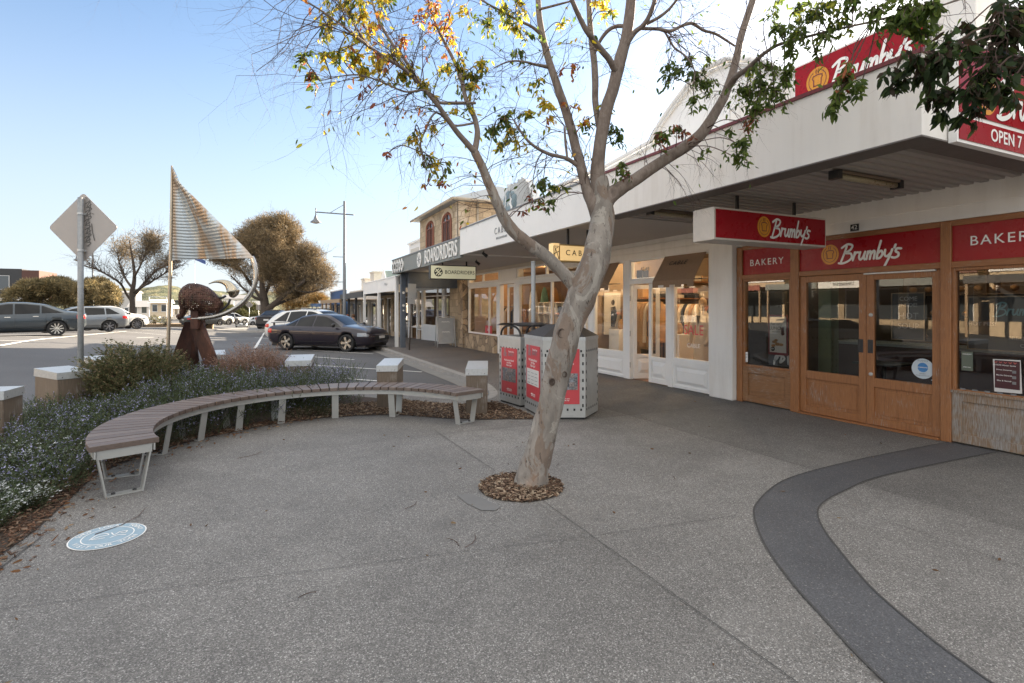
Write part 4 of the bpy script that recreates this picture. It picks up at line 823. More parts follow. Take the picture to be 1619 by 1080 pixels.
# ---- timber bollards with galvanised caps
def bollard():
    t = thing('bollard', (0, 0, 0), 'x', 'bollard', 'timber bollards with galvanised caps')
    MB().box(-.20, .20, -.49, .49, -.1, .60, bev=.008).build('post', POST, t)
    m = MB(); c_ = .21; L_ = .50; m.add([(-c_, -L_, .585), (c_, -L_, .585), (c_, L_, .585), (-c_, L_, .585), (-c_, -L_, .68), (c_, -L_, .68), (c_, L_, .70), (-c_, L_, .70)], [(4, 5, 6, 7), (0, 1, 5, 4), (1, 2, 6, 5), (2, 3, 7, 6), (3, 0, 4, 7)])
    cp = m.build('cap', GALV, t); m = MB()
    for s_ in (-1, 1): m.lathe([(.007, -L_-.006), (.001, -L_-.009)], (s_*.15, 0, .61), 'y', 8)
    m.build('rivet', DARK, cp); return t
def copy_tree(o, parent=None):
    c = o.copy(); C.objects.link(c); c.parent = parent
    for ch in list(o.children): copy_tree(ch, c)
    return c
b0 = bollard()
BL = [((-3.0, 7.85), 84, 'timber bollard at the left edge of the photo with its cap cut by the frame'), ((-2.60, 9.80), 34, 'timber bollard just left of the diamond sign pole'), ((-2.55, 11.75), 28, 'timber bollard half hidden behind the dense shrub and the diamond sign pole'),
      ((-.85, 12.1), 4, 'timber bollard behind the right leg of the rusted sculpture stand'), ((.65, 10.25), -8, 'timber bollard with only its cap showing above the rosemary near the dark sedan'), ((1.95, 8.82), -19, 'timber bollard behind the middle of the curved bench on the mulch'), ((3.08, 7.78), -23, 'timber bollard at the right end of the curved bench beside the bins')]
for k, ((x, y), rz, lab) in enumerate(BL):
    o = b0 if k == 0 else copy_tree(b0); o.location = (x, y, 0); o.rotation_euler.z = rad(rz); o.scale.x = .78 if k > 4 else 1.; o.scale.y = .8 if k in (1, 2) else 1.; o['label'] = lab
# ---- litter bins
POSTERR = plain('red_poster', (.50, .055, .065), .5, var=.05); POSTW = plain('poster_white', (.62, .60, .57), .5, var=.05)
PHOTO = NT('photo_collage'); v_ = PHOTO.voro(16, out='Color', rnd_=.0); sp_ = PHOTO.new('SeparateColor'); PHOTO.L(v_, sp_.inputs[0]); PHOTO.set(PHOTO.mix(.6, PHOTO.ramp(sp_.outputs[0], [(0, (.03, .035, .05)), (.4, (.22, .12, .10)), (.7, (.10, .14, .20)), (1, (.5, .45, .4))], 'CONSTANT'), PHOTO.ramp(PHOTO.noise(45, 3), [(.3, .03), (.7, .4)])), .4)
def faceframe(p0, p1):
    U = (Vector(p1)-Vector(p0)); U.z = 0; L_ = U.length; U.normalize(); return U, Vector((0, 0, 1)), U.cross(Vector((0, 0, 1))), L_
def orient(m, p0, p1, u0, u1, z0, z1, off0, off1):
    U, Z_, N, L_ = faceframe(p0, p1); q = [Vector(p0)+U*u+Vector((0, 0, z))+N*off0 for u, z in ((u0, z0), (u1, z0), (u1, z1), (u0, z1))]; m.prism(q, N*(off1-off0))
def binposter(t, p0, p1, u0, u1, z0, z1, kind):
    U, Z_, N, L_ = faceframe(p0, p1); m = MB(); orient(m, p0, p1, u0, u1, z0, z1, .004, .010); po = m.build('poster', POSTERR, t); cu = (u0+u1)/2; wd = u1-u0; F = (U, Z_, N)
    def T(s_, size, zz, mat=LETW, du=0): text(s_, size, mat, Vector(p0)+U*(cu+du)+Vector((0, 0, zz))+N*.0115, F, 'lettering', po, .001, squash=.85)
    H = z1-z0; T('&', wd*.42, z1-H*.105, GREYM, -wd*.25); T('BARIT', wd*.17, z1-H*.14, GREYM, wd*.14); T('Tuesday Fires', wd*.075, z1-H*.075, LETW, wd*.14)
    T('Pub, Beverley Rebard', wd*.085, z1-H*.27); T('Art Prize', wd*.09, z1-H*.325); T('10am-1pm!', wd*.095, z1-H*.38)
    m = MB(); orient(m, p0, p1, u0+wd*.06, u1-wd*.06, z0+H*.26, z0+H*.56, .0105, .0125); m.build('picture', PHOTO.m if kind == 0 else POSTW, po)
    if kind:
        m = MB(); 
        for r in range(4):
            for c_ in range(3): orient(m, p0, p1, u0+wd*(.12+.27*c_), u0+wd*(.30+.27*c_), z0+H*(.29+.065*r), z0+H*(.30+.065*r), .0127, .0134)
        m.build('fine_print', GREYM, po)
    T('exhibition entry', wd*.06, z0+H*.10, LETW, wd*.02); T('open day map', wd*.06, z0+H*.07, LETW, wd*.02)
def perf(m, p0, p1, L_, z0, z1, top=1):
    k = int((L_-.1)/.085)
    for j in range(k+1):
        u = .06+(L_-.12)*j/max(1, k)
        for z in (z0, z1): orient(m, p0, p1, u-.013, u+.013, z-.016, z+.016, .0012, .0030)
    for j in range(7):
        z = z0+(z1-z0)*(j+.5)/7
        for u in (.035, L_-.035): orient(m, p0, p1, u-.011, u+.011, z-.022, z+.022, .0012, .0030)
def binbody(name, lab, poly, H, posters, lidH, hood):
    t = thing(name, (*poly[0], 0), lab, 'bin'); P3 = [Vector((x, y, .03)) for x, y in poly]; n = len(poly)
    MB().prism(P3, (0, 0, H-.03-.05)).build('cabinet', STEEL, t); ctr = sum(P3, Vector())/n
    MB().prism([ctr+(p-ctr)*.94-Vector((0, 0, .03)) for p in P3], (0, 0, .03)).build('plinth', DARK, t)
    MB().prism([ctr+(p-ctr)*1.015+Vector((0, 0, H-.08)) for p in P3], (0, 0, .05)).build('rim', GALV, t)
    m = MB()
    for k in range(n):
        a, b = P3[k], P3[(k+1) % n]; a0 = Vector((a.x, a.y, 0)); b0_ = Vector((b.x, b.y, 0)); U, Z_, N, L_ = faceframe(a0, b0_)
        if N.dot(a0-Vector((ctr.x, ctr.y, 0))) < 0: a0, b0_ = b0_, a0
        perf(m, a0, b0_, L_, .14, H-.2)
    m.build('perforation', BLACK, t)
    for (a, b, z0, z1, kd) in posters:
        a0, b1 = Vector((*poly[a], 0)), Vector((*poly[b], 0)); U, Z_, N, L_ = faceframe(a0, b1); binposter(t, a0, b1, L_*.14, L_*.86, z0, z1, kd)
    z = H-.03
    if hood:
        U = (P3[1]-P3[0]).normalized(); D = (P3[3]-P3[0]).normalized(); W_ = (P3[1]-P3[0]).length; Dd = (P3[3]-P3[0]).length; m = MB()
        for s0 in (0.02, Dd-.05):
            arc = [P3[0]+U*(W_*(.5-.46*math.cos(math.pi*k/16)))+D*s0+Vector((0, 0, H-.06+.20*math.sin(math.pi*k/16)**.7)) for k in range(17)]; m.tube(arc, .018, 6)
        m.grid(lambda u, v: P3[0]+U*(W_*(-.02+1.04*u))+D*(-.04+(Dd+.08)*v)+Vector((0, 0, H+.15+.035*math.sin(math.pi*u)**.8)), 12, 4)
        m.grid(lambda u, v: P3[0]+U*(W_*(-.02+1.04*u))+D*(-.04+(Dd+.08)*v)+Vector((0, 0, H+.135+.035*math.sin(math.pi*u)**.8)), 12, 4)
        m.build('hood', DARK, t, False)
    else:
        top = [ctr+(p-ctr)*.42+Vector((0, 0, z+lidH)) for p in P3]; bot = [ctr+(p-ctr)*1.0+Vector((0, 0, z+.001)) for p in P3]
        MB().add(bot+top, [tuple(range(n, 2*n))]+[(k, (k+1) % n, n+(k+1) % n, n+k) for k in range(n)]).build('lid', plain('charcoal_lid', (.04, .036, .034), .6, spec=.25), t)
    return t
b1 = binbody('litter_bin', 'large steel bin with sloped charcoal lid and red posters, behind the leaning trunk', [(3.73, 7.42), (3.62, 6.62), (4.16, 6.36), (4.62, 6.72), (4.66, 7.30), (4.3, 7.55)], 1.17, [(0, 1, .22, 1.02, 1), (1, 2, .22, 1.0, 0)], .16, False)
b2 = binbody('litter_bin', 'narrower steel bin with an open arched hood, left of the larger bin', [(3.66, 8.24), (3.73, 7.57), (4.30, 7.63), (4.24, 8.30)], 1.12, [(0, 1, .18, .92, 0)], .1, True)
# ---- poles
def pole(name, x, y, h, r, mat, lab, cat='pole'):
    t = thing(name, (x, y, 0), lab, cat); MB().tube([(x, y, -.02), (x, y, h)], r, 14).build('shaft', mat, t); MB().lathe([(r+.003, h-.01), (r+.003, h+.004), (.001, h+.012)], (x, y, 0), 'z', 14).build('end_cap', mat, t); return t
pole('steel_pole', 4.16, 7.95, 2.36, .038, POLEG, 'galvanised steel pole rising behind the bins under the lit yellow sign')
t = pole('sign_post', 4.95, 19.3, 1.9, .03, plain('brown_post_paint', (.10, .085, .075), .5), 'thin leaning brown sign post seen edge-on, left of the slate blue post', 'sign'); MB().box(4.80, 5.10, 19.27, 19.28, 1.7, 2.45).build('sign_plate', GALV, t)
t.rotation_euler = (0, rad(2.4), 0)
t = thing('verandah_post', (5.05, 20.75, 0), 'square slate blue post with round stickers at the end of the grey fascia', 'post'); MB().box(4.96, 5.14, 20.6, 20.78, -.02, 2.88, bev=.006).build('shaft', NAVY, t); m = MB()
for z, r_ in ((2.15, .05), (1.65, .05), (1.45, .035)): m.add([(4.985+.07, 20.594, z)]+[(5.05+r_*math.cos(k*.5236), 20.594, z+r_*math.sin(k*.5236)) for k in range(12)], [tuple(range(1, 13))])
m.build('sticker', LETW, t, False)
# ---- diamond sign from behind
dp = PD(127.5, 485, 8.0); sx, sy = dp.x, dp.y; ax_ = ray(128, 485).normalized(); Rt = Vector((_c, -_s, 0)); Fw = Vector((_s, _c, 0))
t = thing('road_sign', (sx, sy, 0), 'diamond road sign seen from behind on a galvanised pole, right half scrawled with graffiti', 'sign')
MB().tube([(sx, sy, -.05), (sx, sy, 3.235)], .038, 14).lathe([(.039, 3.235), (.035, 3.245), (.001, 3.25)], (sx, sy, 0), 'z', 14).build('pole', POLEG, t)
ctr = Vector((sx, sy, zof(359, 8.0)))+Fw*.052; hd = .53; cr = .05; m = MB(); pts = []
for k in range(4):
    a = k*math.pi/2; tip = Vector((math.cos(a), math.sin(a), 0)); 
    for q in range(5):
        b_ = a+(q-2)*math.pi/8; pts.append(tip*(hd-cr*1.414)+Vector((math.cos(b_), math.sin(b_), 0))*cr)
m.prism([ctr+Rt*p.x+Vector((0, 0, p.y)) for p in pts], Fw*.003); pl = m.build('sign_plate', plain('sign_back_aluminium', (.36, .33, .31), .5, .3, var=.06), t)
m = MB()
for z in (zof(338, 8), zof(396, 8)): m.lathe([(.043, -.016), (.043, .016)], (sx, sy, z), 'z', 16); m.box(-.05, .05, .03, .05, -.016, .016, M=Matrix.Translation((sx, sy, z)) @ Matrix.Rotation(-YAW, 4, 'Z'))
m.build('clamp', GALV, t)
gs = []
for (x, y) in ((.06, .62), (.055, .40), (.03, .16), (.05, -.06), (.04, -.28)):
    gs += [[(x, y), (x+.10, y+.06), (x+.04, y-.08), (x+.15, y-.02)], [(x+.02, y-.1), (x+.16, y-.12), (x+.08, y-.2)], [(x+.11, y+.1), (x+.13, y-.12)]]
gs += [[(.22, .1), (.24, -.1), (.30, -.34)], [(.12, .55), (.2, .5)], [(.06, .78), (.07, .77)], [(.09, .78), (.10, .77)], [(.1, -.48), (.11, -.49)], [(.14, -.48), (.15, -.49)], [(.24, .36), (.28, .35)]]
strokes(MB(), gs, ctr-Rt*.0, (Rt, Vector((0, 0, 1)), -Fw), .58, .011, .002).build('graffiti', plain('faded_marker', (.10, .095, .09), .7), pl, False)
# ---- sculpture: banded metal sail on a curved mast, woven steel body on a rusted stand
D_ = 9.6
def SP(px, py, d=D_): return PD(px, py, d)
scu = thing('sail_sculpture', (SP(268, 485).x, SP(268, 485).y, 0), 'tall metal sail sculpture with a woven rusted body on a splayed rusted steel stand', 'sculpture')
mast = [SP(263, 640), SP(265, 570), SP(268, 480), SP(270, 400), SP(271, 330), SP(271.5, 262)]
MB().tube(mast, [.030, .030, .029, .027, .025, .015], 10).build('mast', plain('brushed_bronze_metal', (.42, .36, .28), .35, .8), scu)
def sail(u, v):   # u along height (0 bottom..1 top), v from mast to leech
    top = (271, 263); bl = (271, 411)
    lee = [(0, 400.5, 408), (.12, 388, 393), (.3, 362, 367), (.5, 337, 342), (.7, 308, 313), (.8, 291, 296), (.86, 282, 286), (.92, 279, 277), (1, 272.5, 264)]
    for (a, xa, ya), (b, xb, yb) in zip(lee[:-1], lee[1:]):
        if a <= u <= b: f_ = (u-a)/(b-a); lx, ly = xa+(xb-xa)*f_, ya+(yb-ya)*f_; break
    mx, my = bl[0]+(top[0]-bl[0])*u, bl[1]+(top[1]-bl[1])*u; x, y = mx+(lx-mx)*v, my+(ly-my)*v
    return SP(x, y, D_+.42*math.sin(v*5.2)*(1-u)*(.4+v*.5)-.10*v)
m = MB(); m.grid(sail, 40, 24); m.grid(lambda u, v: sail(u, v)+Fw*.012, 40, 24); m.build('sail', SAIL, scu, False)
arcp = [SP(x, y, D_-.08+.0) for x, y in ((398, 406), (403, 420), (405, 438), (401, 455), (392, 470), (380, 482), (362, 493), (342, 500), (322, 503), (303, 504))]
MB().tube(smooth_pts(arcp, 4), [.042]*37, 10).build('curved_strut', plain('polished_tube_steel', (.45, .42, .38), .25, .9), scu)
# woven body
def ring_body(cl, rr, nu=34, nv=26):
    pts = smooth_pts(cl, 6); n = len(pts); m = MB(); rs = [rr[min(int(i/6), len(rr)-1)]*(1-(i % 6)/6)+rr[min(int(i/6)+1, len(rr)-1)]*((i % 6)/6) for i in range(n)]; m.tube(pts, rs, 22, cap=True, smooth=True); return m
bd = [SP(300, 503, D_), SP(289, 495, D_), SP(290, 480, D_), SP(298, 462, D_), SP(309, 466, D_), SP(322, 472, D_), SP(335, 480, D_), SP(343, 484, D_)]
bd = [SP(281.5, 502), SP(287, 498), SP(291, 488), SP(294.5, 478), SP(304, 470), SP(319, 474), SP(333, 480), SP(343, 484), SP(349, 486)]
rr = [.050, .052, .070, .14, .255, .255, .195, .145, .09]
MESHM = NT('woven_rusted_mesh'); w1 = MESHM.voro(32, rnd_=.1); MESHM.set(MESHM.ramp(MESHM.noise(9, 5), [(.3, (.035, .018, .013)), (.6, (.10, .046, .032)), (.8, (.20, .12, .085))]), .6, .4)
tr_ = MESHM.new('BsdfTransparent'); mx_ = MESHM.new('MixShader'); MESHM.L(MESHM.ramp(w1, [(.27, 1.), (.33, 0.)]), mx_.inputs[0]); MESHM.L(MESHM.b.outputs[0], mx_.inputs[1]); MESHM.L(tr_.outputs[0], mx_.inputs[2]); MESHM.L(mx_.outputs[0], MESHM.out.inputs[0]); MESHM.bump(w1, .7, .02)
ring_body(bd, rr).build('woven_body', MESHM.m, scu)
horn = [SP(330, 449), SP(340, 445.5), SP(351, 445.5), SP(360, 449), SP(366, 456), SP(368.5, 463), SP(366, 470)]
MB().tube(smooth_pts(horn, 4), [.008+.107*min(1, k/19)**1.4 if k < 20 else .115-.016*(k-19) for k in range(25)], 16).build('horn', plain('polished_bronze', (.42, .38, .30), .22, .9), scu)
m = MB(); m.tube(smooth_pts([SP(357, 468), SP(350, 471), SP(340, 469), SP(330, 462), SP(322, 455)], 3), .022, 8); m.tube(smooth_pts([SP(364, 473), SP(360, 482), SP(352, 489), SP(342, 497)], 3), .020, 8); m.build('bracket_rod', DARK, scu)
# stand: two splayed plates and a column
def plate(pts, d0, th, m, dd=None):
    m.prism([SP(x, y, d0 if dd is None else d0+dd[i]) for i, (x, y) in enumerate(pts)], Fw*th)
m = MB(); m.box(-.13, .13, -.10, .10, 0, 2.0, M=Matrix.Translation(SP(307, 485)-Vector((0, 0, SP(307, 485).z)))); m2 = MB(); 
plate([(301, 490), (312.5, 490), (312.5, 520), (301, 520)], D_-.12, .24, m2)
m2.build('column', RUST, scu)
for pts, dd in (([(292, 509), (302.5, 509), (298, 585), (297, 640), (262, 640), (268, 575)], (0, .12, .15, .15, -.35, -.3)), ([(311, 510), (321, 510), (341, 562), (352, 600), (352, 645), (338, 645), (322, 575), (302, 524), (302, 515)], (.0, 0, -.25, -.35, -.35, -.2, -.1, .05, .05)), ([(302, 525), (310, 540), (314, 570), (318, 640), (296, 640), (298, 570)], (.15, .35, .5, .6, .5, .3))):
    m = MB(); plate(pts, D_, .03, m, dd); m.build('stand_plate', RUST, scu)
# ---- street lamps
def lamp(px, d, ztop, y_arm, lab, gl=1., side=-1):
    p = PD(px, 485, d); b = drop(p.y)-.1; LM = plain('lamp_post_grey', (.16, .17, .18), .45, .3)
    t = thing('street_lamp', (p.x, p.y, b), lab, 'street lamp', 'street lamps'); MB().tube([(p.x, p.y, b), (p.x, p.y, b+1.2), (p.x, p.y, ztop)], [.10, .09, .06], 10).lathe([(.17, b), (.17, b+.04), (.11, b+.05)], (p.x, p.y, 0), 'z', 12).build('post', LM, t)
    q = lambda u, z: Vector((p.x, p.y, z))+Rt*u; za = zof(y_arm, d)
    m = MB().tube([q(.5, za-.06), q(-1.5, za+.09)], .035, 6).tube([q(-.05, ztop-.2), q(-.75, za+.05)], .015, 6).tube([q(-1.5, za+.3), q(-1.5, za-.15)], .03, 6); a_ = m.build('arm', LM, t)
    MB().lathe([(.05, za-.1), (.09, za-.22), (.11, za-.3), (.26, za-.42), (.27, za-.46)], q(-1.5, 0), 'z', 18).build('lamp_shade', LM, a_); MB().lathe([(.2, za-.43), (.16, za-.5), (.001, za-.53)], q(-1.5, 0), 'z', 16).build('lamp_lens', POSTW, a_)
    for z, L_ in ((zof(406.5, 27.8), .6), (zof(446, 27.8), .6)): 
        if d < 30: MB().tube([q(0, z), q(-L_, z+.02)], .018, 5).build('banner_bracket', LM, t)
    return t
lamp(544.5, 27.8, zof(318, 27.8), 338, 'tall grey street lamp with a bell shade rising behind the dark sedan')
lamp(146.6, 50, zof(392, 50), 404, 'smaller looking far street lamp right of the diamond sign')
# flag pole seen behind the sculpture
p = PD(308, 485, 30); t = thing('flag_pole', (p.x, p.y, roadz(p.x, p.y)), 'slender flag pole with a small blue flag seen above the woven sculpture body', 'flag pole'); MB().tube([(p.x, p.y, roadz(p.x, p.y)), (p.x, p.y, zof(404, 30))], .02, 6).build('shaft', GALV, t)
MB().grid(lambda u, v: Vector((p.x, p.y, zof(405, 30)))+Rt*(.62*u)+Vector((0, 0, -.5*u*.5-.22*v))+Fw*(.05*math.sin(u*6)), 8, 3).build('flag', plain('blue_flag', (.05, .09, .25), .8), t, False)
# ---- hanging light boxes and signs
def lightbox(name, lab, X0, X1, Y, z0, z1, th, facem, framem, endm=None, cat='sign'):
    t = thing(name, ((X0+X1)/2, Y, z1), lab, cat); MB().box(X0, X1, Y, Y+th, z0, z1, bev=.004).build('box', framem, t)
    f = MB().box(X0+.025, X1-.025, Y-.004, Y-.001, z0+.025, z1-.025).build('face_panel', facem, t)
    for x in (X0+(X1-X0)*.28, X0+(X1-X0)*.80): MB().box(x-.02, x+.02, Y+th/2-.012, Y+th/2+.012, z1, 3.0).build('hanger', DARK, t)
    return t, f
t, f = lightbox('hanging_sign', 'red and white box sign with script lettering hanging above the bakery door side', 4.86, 6.90, 4.67, 2.40, 2.79, .34, REDP, plain('sign_box_white', (.55, .50, .44), .5, var=.1))
brumby(f, (6.07, 4.664, 2.60), '-Y', .22)
YLIT = emit('lit_cream_yellow', (.62, .42, .19), .17)
t, f = lightbox('hanging_sign', 'lit yellow box sign with spaced black capitals hanging behind the trunk', 4.72, 5.52, 8.06, 2.39, 2.70, .12, YLIT, plain('brass_sign_edge', (.45, .30, .12), .5)); text('C A B L E', .135, LETK, (5.13, 8.054, 2.55), '-Y', 'lettering', f, .002, .004, 1.0)
MB().box(4.60, 4.719, 8.04, 8.20, 2.38, 2.71).build('end_panel', YLIT, t); m = MB(); strokes(m, [[(-.4, -.9), (-.2, .6), (.3, .9)], [(.4, -.9), (.1, 0), (-.3, .8)], [(-.4, -.2), (.4, .2)], [(-.5, 1), (.5, 1), (.5, -1), (-.5, -1), (-.5, 1)]], (4.66, 8.038, 2.545), '-Y', .11, .012, .002, False); m.build('monogram', LETK, t, False)
CLIT = emit('lit_pale_cream', (.50, .48, .33), .09)
t, f = lightbox('hanging_sign', 'pale cream box sign with round emblem hanging under the grey and white fascia joint', 4.43, 5.86, 14.9, 2.40, 2.82, .14, CLIT, DARK); text('BOARDRIDERS', .15, LETK, (5.34, 14.893, 2.61), '-Y', 'lettering', f, .002, .006, 1.0, squash=.95)
m = MB(); m.add([(4.68+.13*math.cos(k*.3142), 14.893, 2.61+.13*math.sin(k*.3142)) for k in range(20)], [tuple(range(20))]); e_ = m.build('emblem', LETK, f, False); strokes(MB(), [[(-.6, -.6), (.6, .6)], [(-.6, .6), (.6, -.6)], [(-.75, .1), (.1, .75)], [(-.1, -.75), (.75, -.1)]], (4.68, 14.891, 2.61), '-Y', .12, .03, .002, False).build('emblem_mark', CLIT, e_, False)
t = thing('parapet_sign', (7.3, 4.5, 4.4), 'red bakery sign on the parapet above the white canopy, partly behind leaves', 'sign'); MB().box(7.26, 7.34, 3.64, 5.42, 4.28, 5.2).build('frame', WHITE, t); f = MB().box(7.25, 7.259, 3.67, 5.39, 4.31, 5.17).build('face_panel', REDP, t); brumby(f, (7.248, 4.49, 4.86), '-X', .32)
t = thing('canopy_end_sign', (6.4, 2.38, 3.0), 'two-tier red sign with OPEN lettering fixed on the end of the bakery canopy', 'sign'); MB().box(5.06, 8.0, 2.33, 2.39, 2.93, 3.78).build('frame', WHITE, t)
f = MB().box(5.085, 7.98, 2.322, 2.329, 2.955, 3.135).build('face_panel', REDP, t); text('OPEN 7 DAYS', .15, LETW, (5.56, 2.32, 3.045), '-Y', 'lettering', f, .002, .012, 1.05, align='LEFT')
f = MB().box(5.085, 7.98, 2.322, 2.329, 3.17, 3.755).build('face_panel', REDP, t); brumby(f, (6.05, 2.32, 3.40), '-Y', .33)
t = thing('house_number', (7.33, 4.55, 2.7), 'small black number 42 plate above the bakery doors', 'number plate'); MB().box(7.322, 7.334, 4.50, 4.61, 2.635, 2.725).build('plate', BLACK, t); text('42', .085, LETW, (7.32, 4.555, 2.68), '-X', 'lettering', t, .001, .003)
def batten(x0, x1, y, z, lab):
    t = thing('ceiling_light', ((x0+x1)/2, y, z), lab, 'ceiling light', 'unlit batten lights under the canopy'); MB().box(x0, x1, y-.05, y+.05, z-.03, z, bev=.006).build('body', plain('aged_lamp_body', (.16, .12, .09), .5), t); MB().tube([(x0+.03, y, z-.055), (x1-.03, y, z-.055)], .03, 10).build('tube', plain('aged_diffuser', (.32, .27, .18), .3), t); [MB().box(a-.01, a+.05, y-.055, y+.055, z-.09, z-.001).build('end_bracket', DARK, t) for a in (x0, x1-.04)]; return t
batten(5.3, 6.4, 3.5, 2.995, 'unlit batten light under the bakery canopy near its right corner'); batten(5.0, 6.0, 6.0, 2.995, 'unlit batten light under the canopy left of the hanging red sign')
def spot(x, y, z, lab):
    t = thing('spotlight', (x, y, z), lab, 'spotlight', 'small spotlights under the white canopy'); MB().tube([(x, y, z), (x, y, z-.07)], .01, 6).build('stem', DARK, t); MB().tube([(x-.03, y+.02, z-.05), (x+.07, y-.05, z-.14)], [.03, .045], 12).build('head', DARK, t)
spot(5.0, 12.2, 2.985, 'black spotlight near the far end of the white canopy'); spot(5.6, 14.2, 2.95, 'black spotlight above the pale cream hanging sign')
# ---- A-frame board
p = G(704, 548); t = thing('sandwich_board', (p.x, p.y, 0), 'grey sandwich board standing on the footpath in front of the stone pier', 'sign'); M_ = Matrix.Translation((p.x, p.y, 0)) @ Matrix.Rotation(rad(-8), 4, 'Z')
m = MB(); 
for s_ in (-1, 1):
    for x in (-.36, .36): m.tube([(x, s_*.28, 0), (x, s_*.03, 1.2)], .018, 6, M=M_)
m.tube([(-.36, -.03, 1.2), (.36, -.03, 1.2)], .018, 6, M=M_); m.tube([(-.36, -.25, .15), (.36, -.25, .15)], .014, 6, M=M_); m.build('frame', plain('pale_tube_frame', (.5, .5, .5), .4), t)
m = MB(); m.prism([(-.32, -.255, .16), (.32, -.255, .16), (.32, -.045, 1.16), (-.32, -.045, 1.16)], (0, .012, 0), M=M_); b_ = m.build('board', plain('grey_board', (.33, .34, .35), .5), t)
U = (M_.to_3x3() @ Vector((1, 0, 0))); V_ = (M_.to_3x3() @ Vector((0, .2, 1))).normalized(); N_ = U.cross(V_)
for dz, oy in ((.98, -.092), (.58, -.175)): strokes(MB(), [[(-1, 0), (-.7, .2), (-.4, 0), (-.1, .2), (.2, 0), (.5, .2), (.9, 0)]], M_ @ Vector((0, oy, dz)), (U, V_, N_), .16, .02, .002).build('faint_lettering', LETW, b_, False)
# ---- decal on the paving
dc = Vector((-.96, 4.545, 0)); t = thing('ground_decal', dc, 'round pale blue sticker with white lettering on the paving at lower left', 'floor sticker'); DB = plain('pale_blue_vinyl', (.27, .37, .44), .6, var=.1, scale=30)
ci = lambda r, z: [dc+Vector((r*math.cos(k*math.pi/24), r*math.sin(k*math.pi/24), z)) for k in range(48)]
MB().add(ci(.222, .005), [tuple(range(48))]).build('edge_ring', LETW, t, False); MB().add(ci(.214, .0065), [tuple(range(48))]).build('disc', DB, t, False)
m = MB(); m.add(ci(.152, .008)+ci(.145, .008), [(k, (k+1) % 48, 48+(k+1) % 48, 48+k) for k in range(48)]); strokes(m, [[(-.8, -.3), (-.6, .3), (-.2, .4), (0, .1), (-.4, 0), (-.7, -.3), (-.1, -.3)], [(.1, .35), (.3, 0), (.5, .35)], [(.2, -.4), (.5, -.15), (.9, -.3)], [(.55, .3), (.85, .35), (.8, .05), (.6, .1)]], dc+Vector((0, 0, .005)), 'up', .12, .008, .003); m.build('line_drawing', LETW, t, False)
for s_, a0, a1 in (('VISIT OUR TOWN', 200, 340), ('SHOP LOCAL TODAY', 170, 10)):
    n = len(s_)
    for k, ch in enumerate(s_):
        if ch == ' ': continue
        a = rad(a0+(a1-a0)*(k+.5)/n); up = Vector((math.cos(a), math.sin(a), 0))*(1 if a0 < a1 else 1); 
        if a0 < a1: up = -up
        U = up.cross(Vector((0, 0, 1))); text(ch, .045, LETW, dc+Vector((math.cos(a)*.183, math.sin(a)*.183, .008)), (U, up, Vector((0, 0, 1))), 'lettering', t, .0006, .01)
# grey repair patch by the tree
m = MB(); pts = [(G(*q).x, G(*q).y, .005) for q in ((722, 783), (745, 781), (775, 794), (792, 802), (783, 808), (762, 808), (738, 797))]; m.add(pts, [tuple(range(len(pts)))]); tag(m.build('paving_patch', plain('cement_patch', (.155, .152, .147), .8, var=.1)), kind='structure')
# ---- posters and stickers in the windows
def poster(name, lab, y0, y1, z0, z1, mat, X_=7.392, tilt=0., lines=(), cat='poster'):
    t = thing(name, (X_, (y0+y1)/2, z0), lab, cat); M_ = Matrix.Translation((X_, (y0+y1)/2, (z0+z1)/2)) @ Matrix.Rotation(tilt, 4, 'X') @ Matrix.Translation((-X_, -(y0+y1)/2, -(z0+z1)/2))
    s_ = MB().box(X_-.003, X_-.001, y0, y1, z0, z1, M=M_).build('sheet', mat, t)
    for (tx, size, yy, zz, mm, al) in lines: text(tx, size, mm, M_ @ Vector((X_-.005, yy, zz)), '-X', 'lettering', s_, .0006, .004, roll=-tilt, align=al)
    return t, s_
DPO = plain('maroon_poster', (.055, .012, .018), .4)
t, s_ = poster('event_poster', 'tilted maroon event poster with white border in the right-hand bakery window', 2.82, 3.06, .66, 1.02, POSTW, 7.395, rad(-2))
MB().box(7.389, 7.391, 2.832, 3.048, .70, 1.008).build('print_area', DPO, s_)
for tx, z in (('ARTISTS Winter Series', .955), ('Emma Donovan', .905), ('Martha Edwards', .845), ('Eliza & Hannah', .785)): text(tx, .021, LETW, (7.387, 2.965, z), '-X', 'lettering', s_, .0005, .005, align='CENTER')
for z in (.89, .83, .77): MB().box(7.386, 7.388, 2.862, 2.895, z-.015, z+.015).build('portrait', GREYM, s_)
m = MB(); strokes(MB(), [[(-4.2+1.9*k-.5, .3), (-4.2+1.9*k, -.3), (-4.2+1.9*k+.5, .3)] for k in range(5)], (7.388, 2.945, .985), '-X', .022, .008, .001, False).build('motif', plain('poster_motif_red', (.45, .1, .09), .5), s_, False)
t, s_ = poster('round_sticker', 'round white sticker with a blue badge low in the right door glass', 3.66, 3.67, .7, .71, LETW, 7.395, cat='sticker')
c_ = (7.39, 3.76, .845); m = MB(); m.add([(7.39, 3.76+.125*math.cos(k*.2618), .835+.125*math.sin(k*.2618)) for k in range(24)], [tuple(range(24))]); m.build('backing', plain('sticker_pale_blue', (.50, .56, .60), .5, var=.03), t, False); m = MB(); m.add([(7.388, 3.76+.058*math.cos(k*.2618), .85+.058*math.sin(k*.2618)) for k in range(24)], [tuple(range(24))]); m.build('blue_badge', plain('sticker_blue', (.05, .20, .45), .5), t, False)
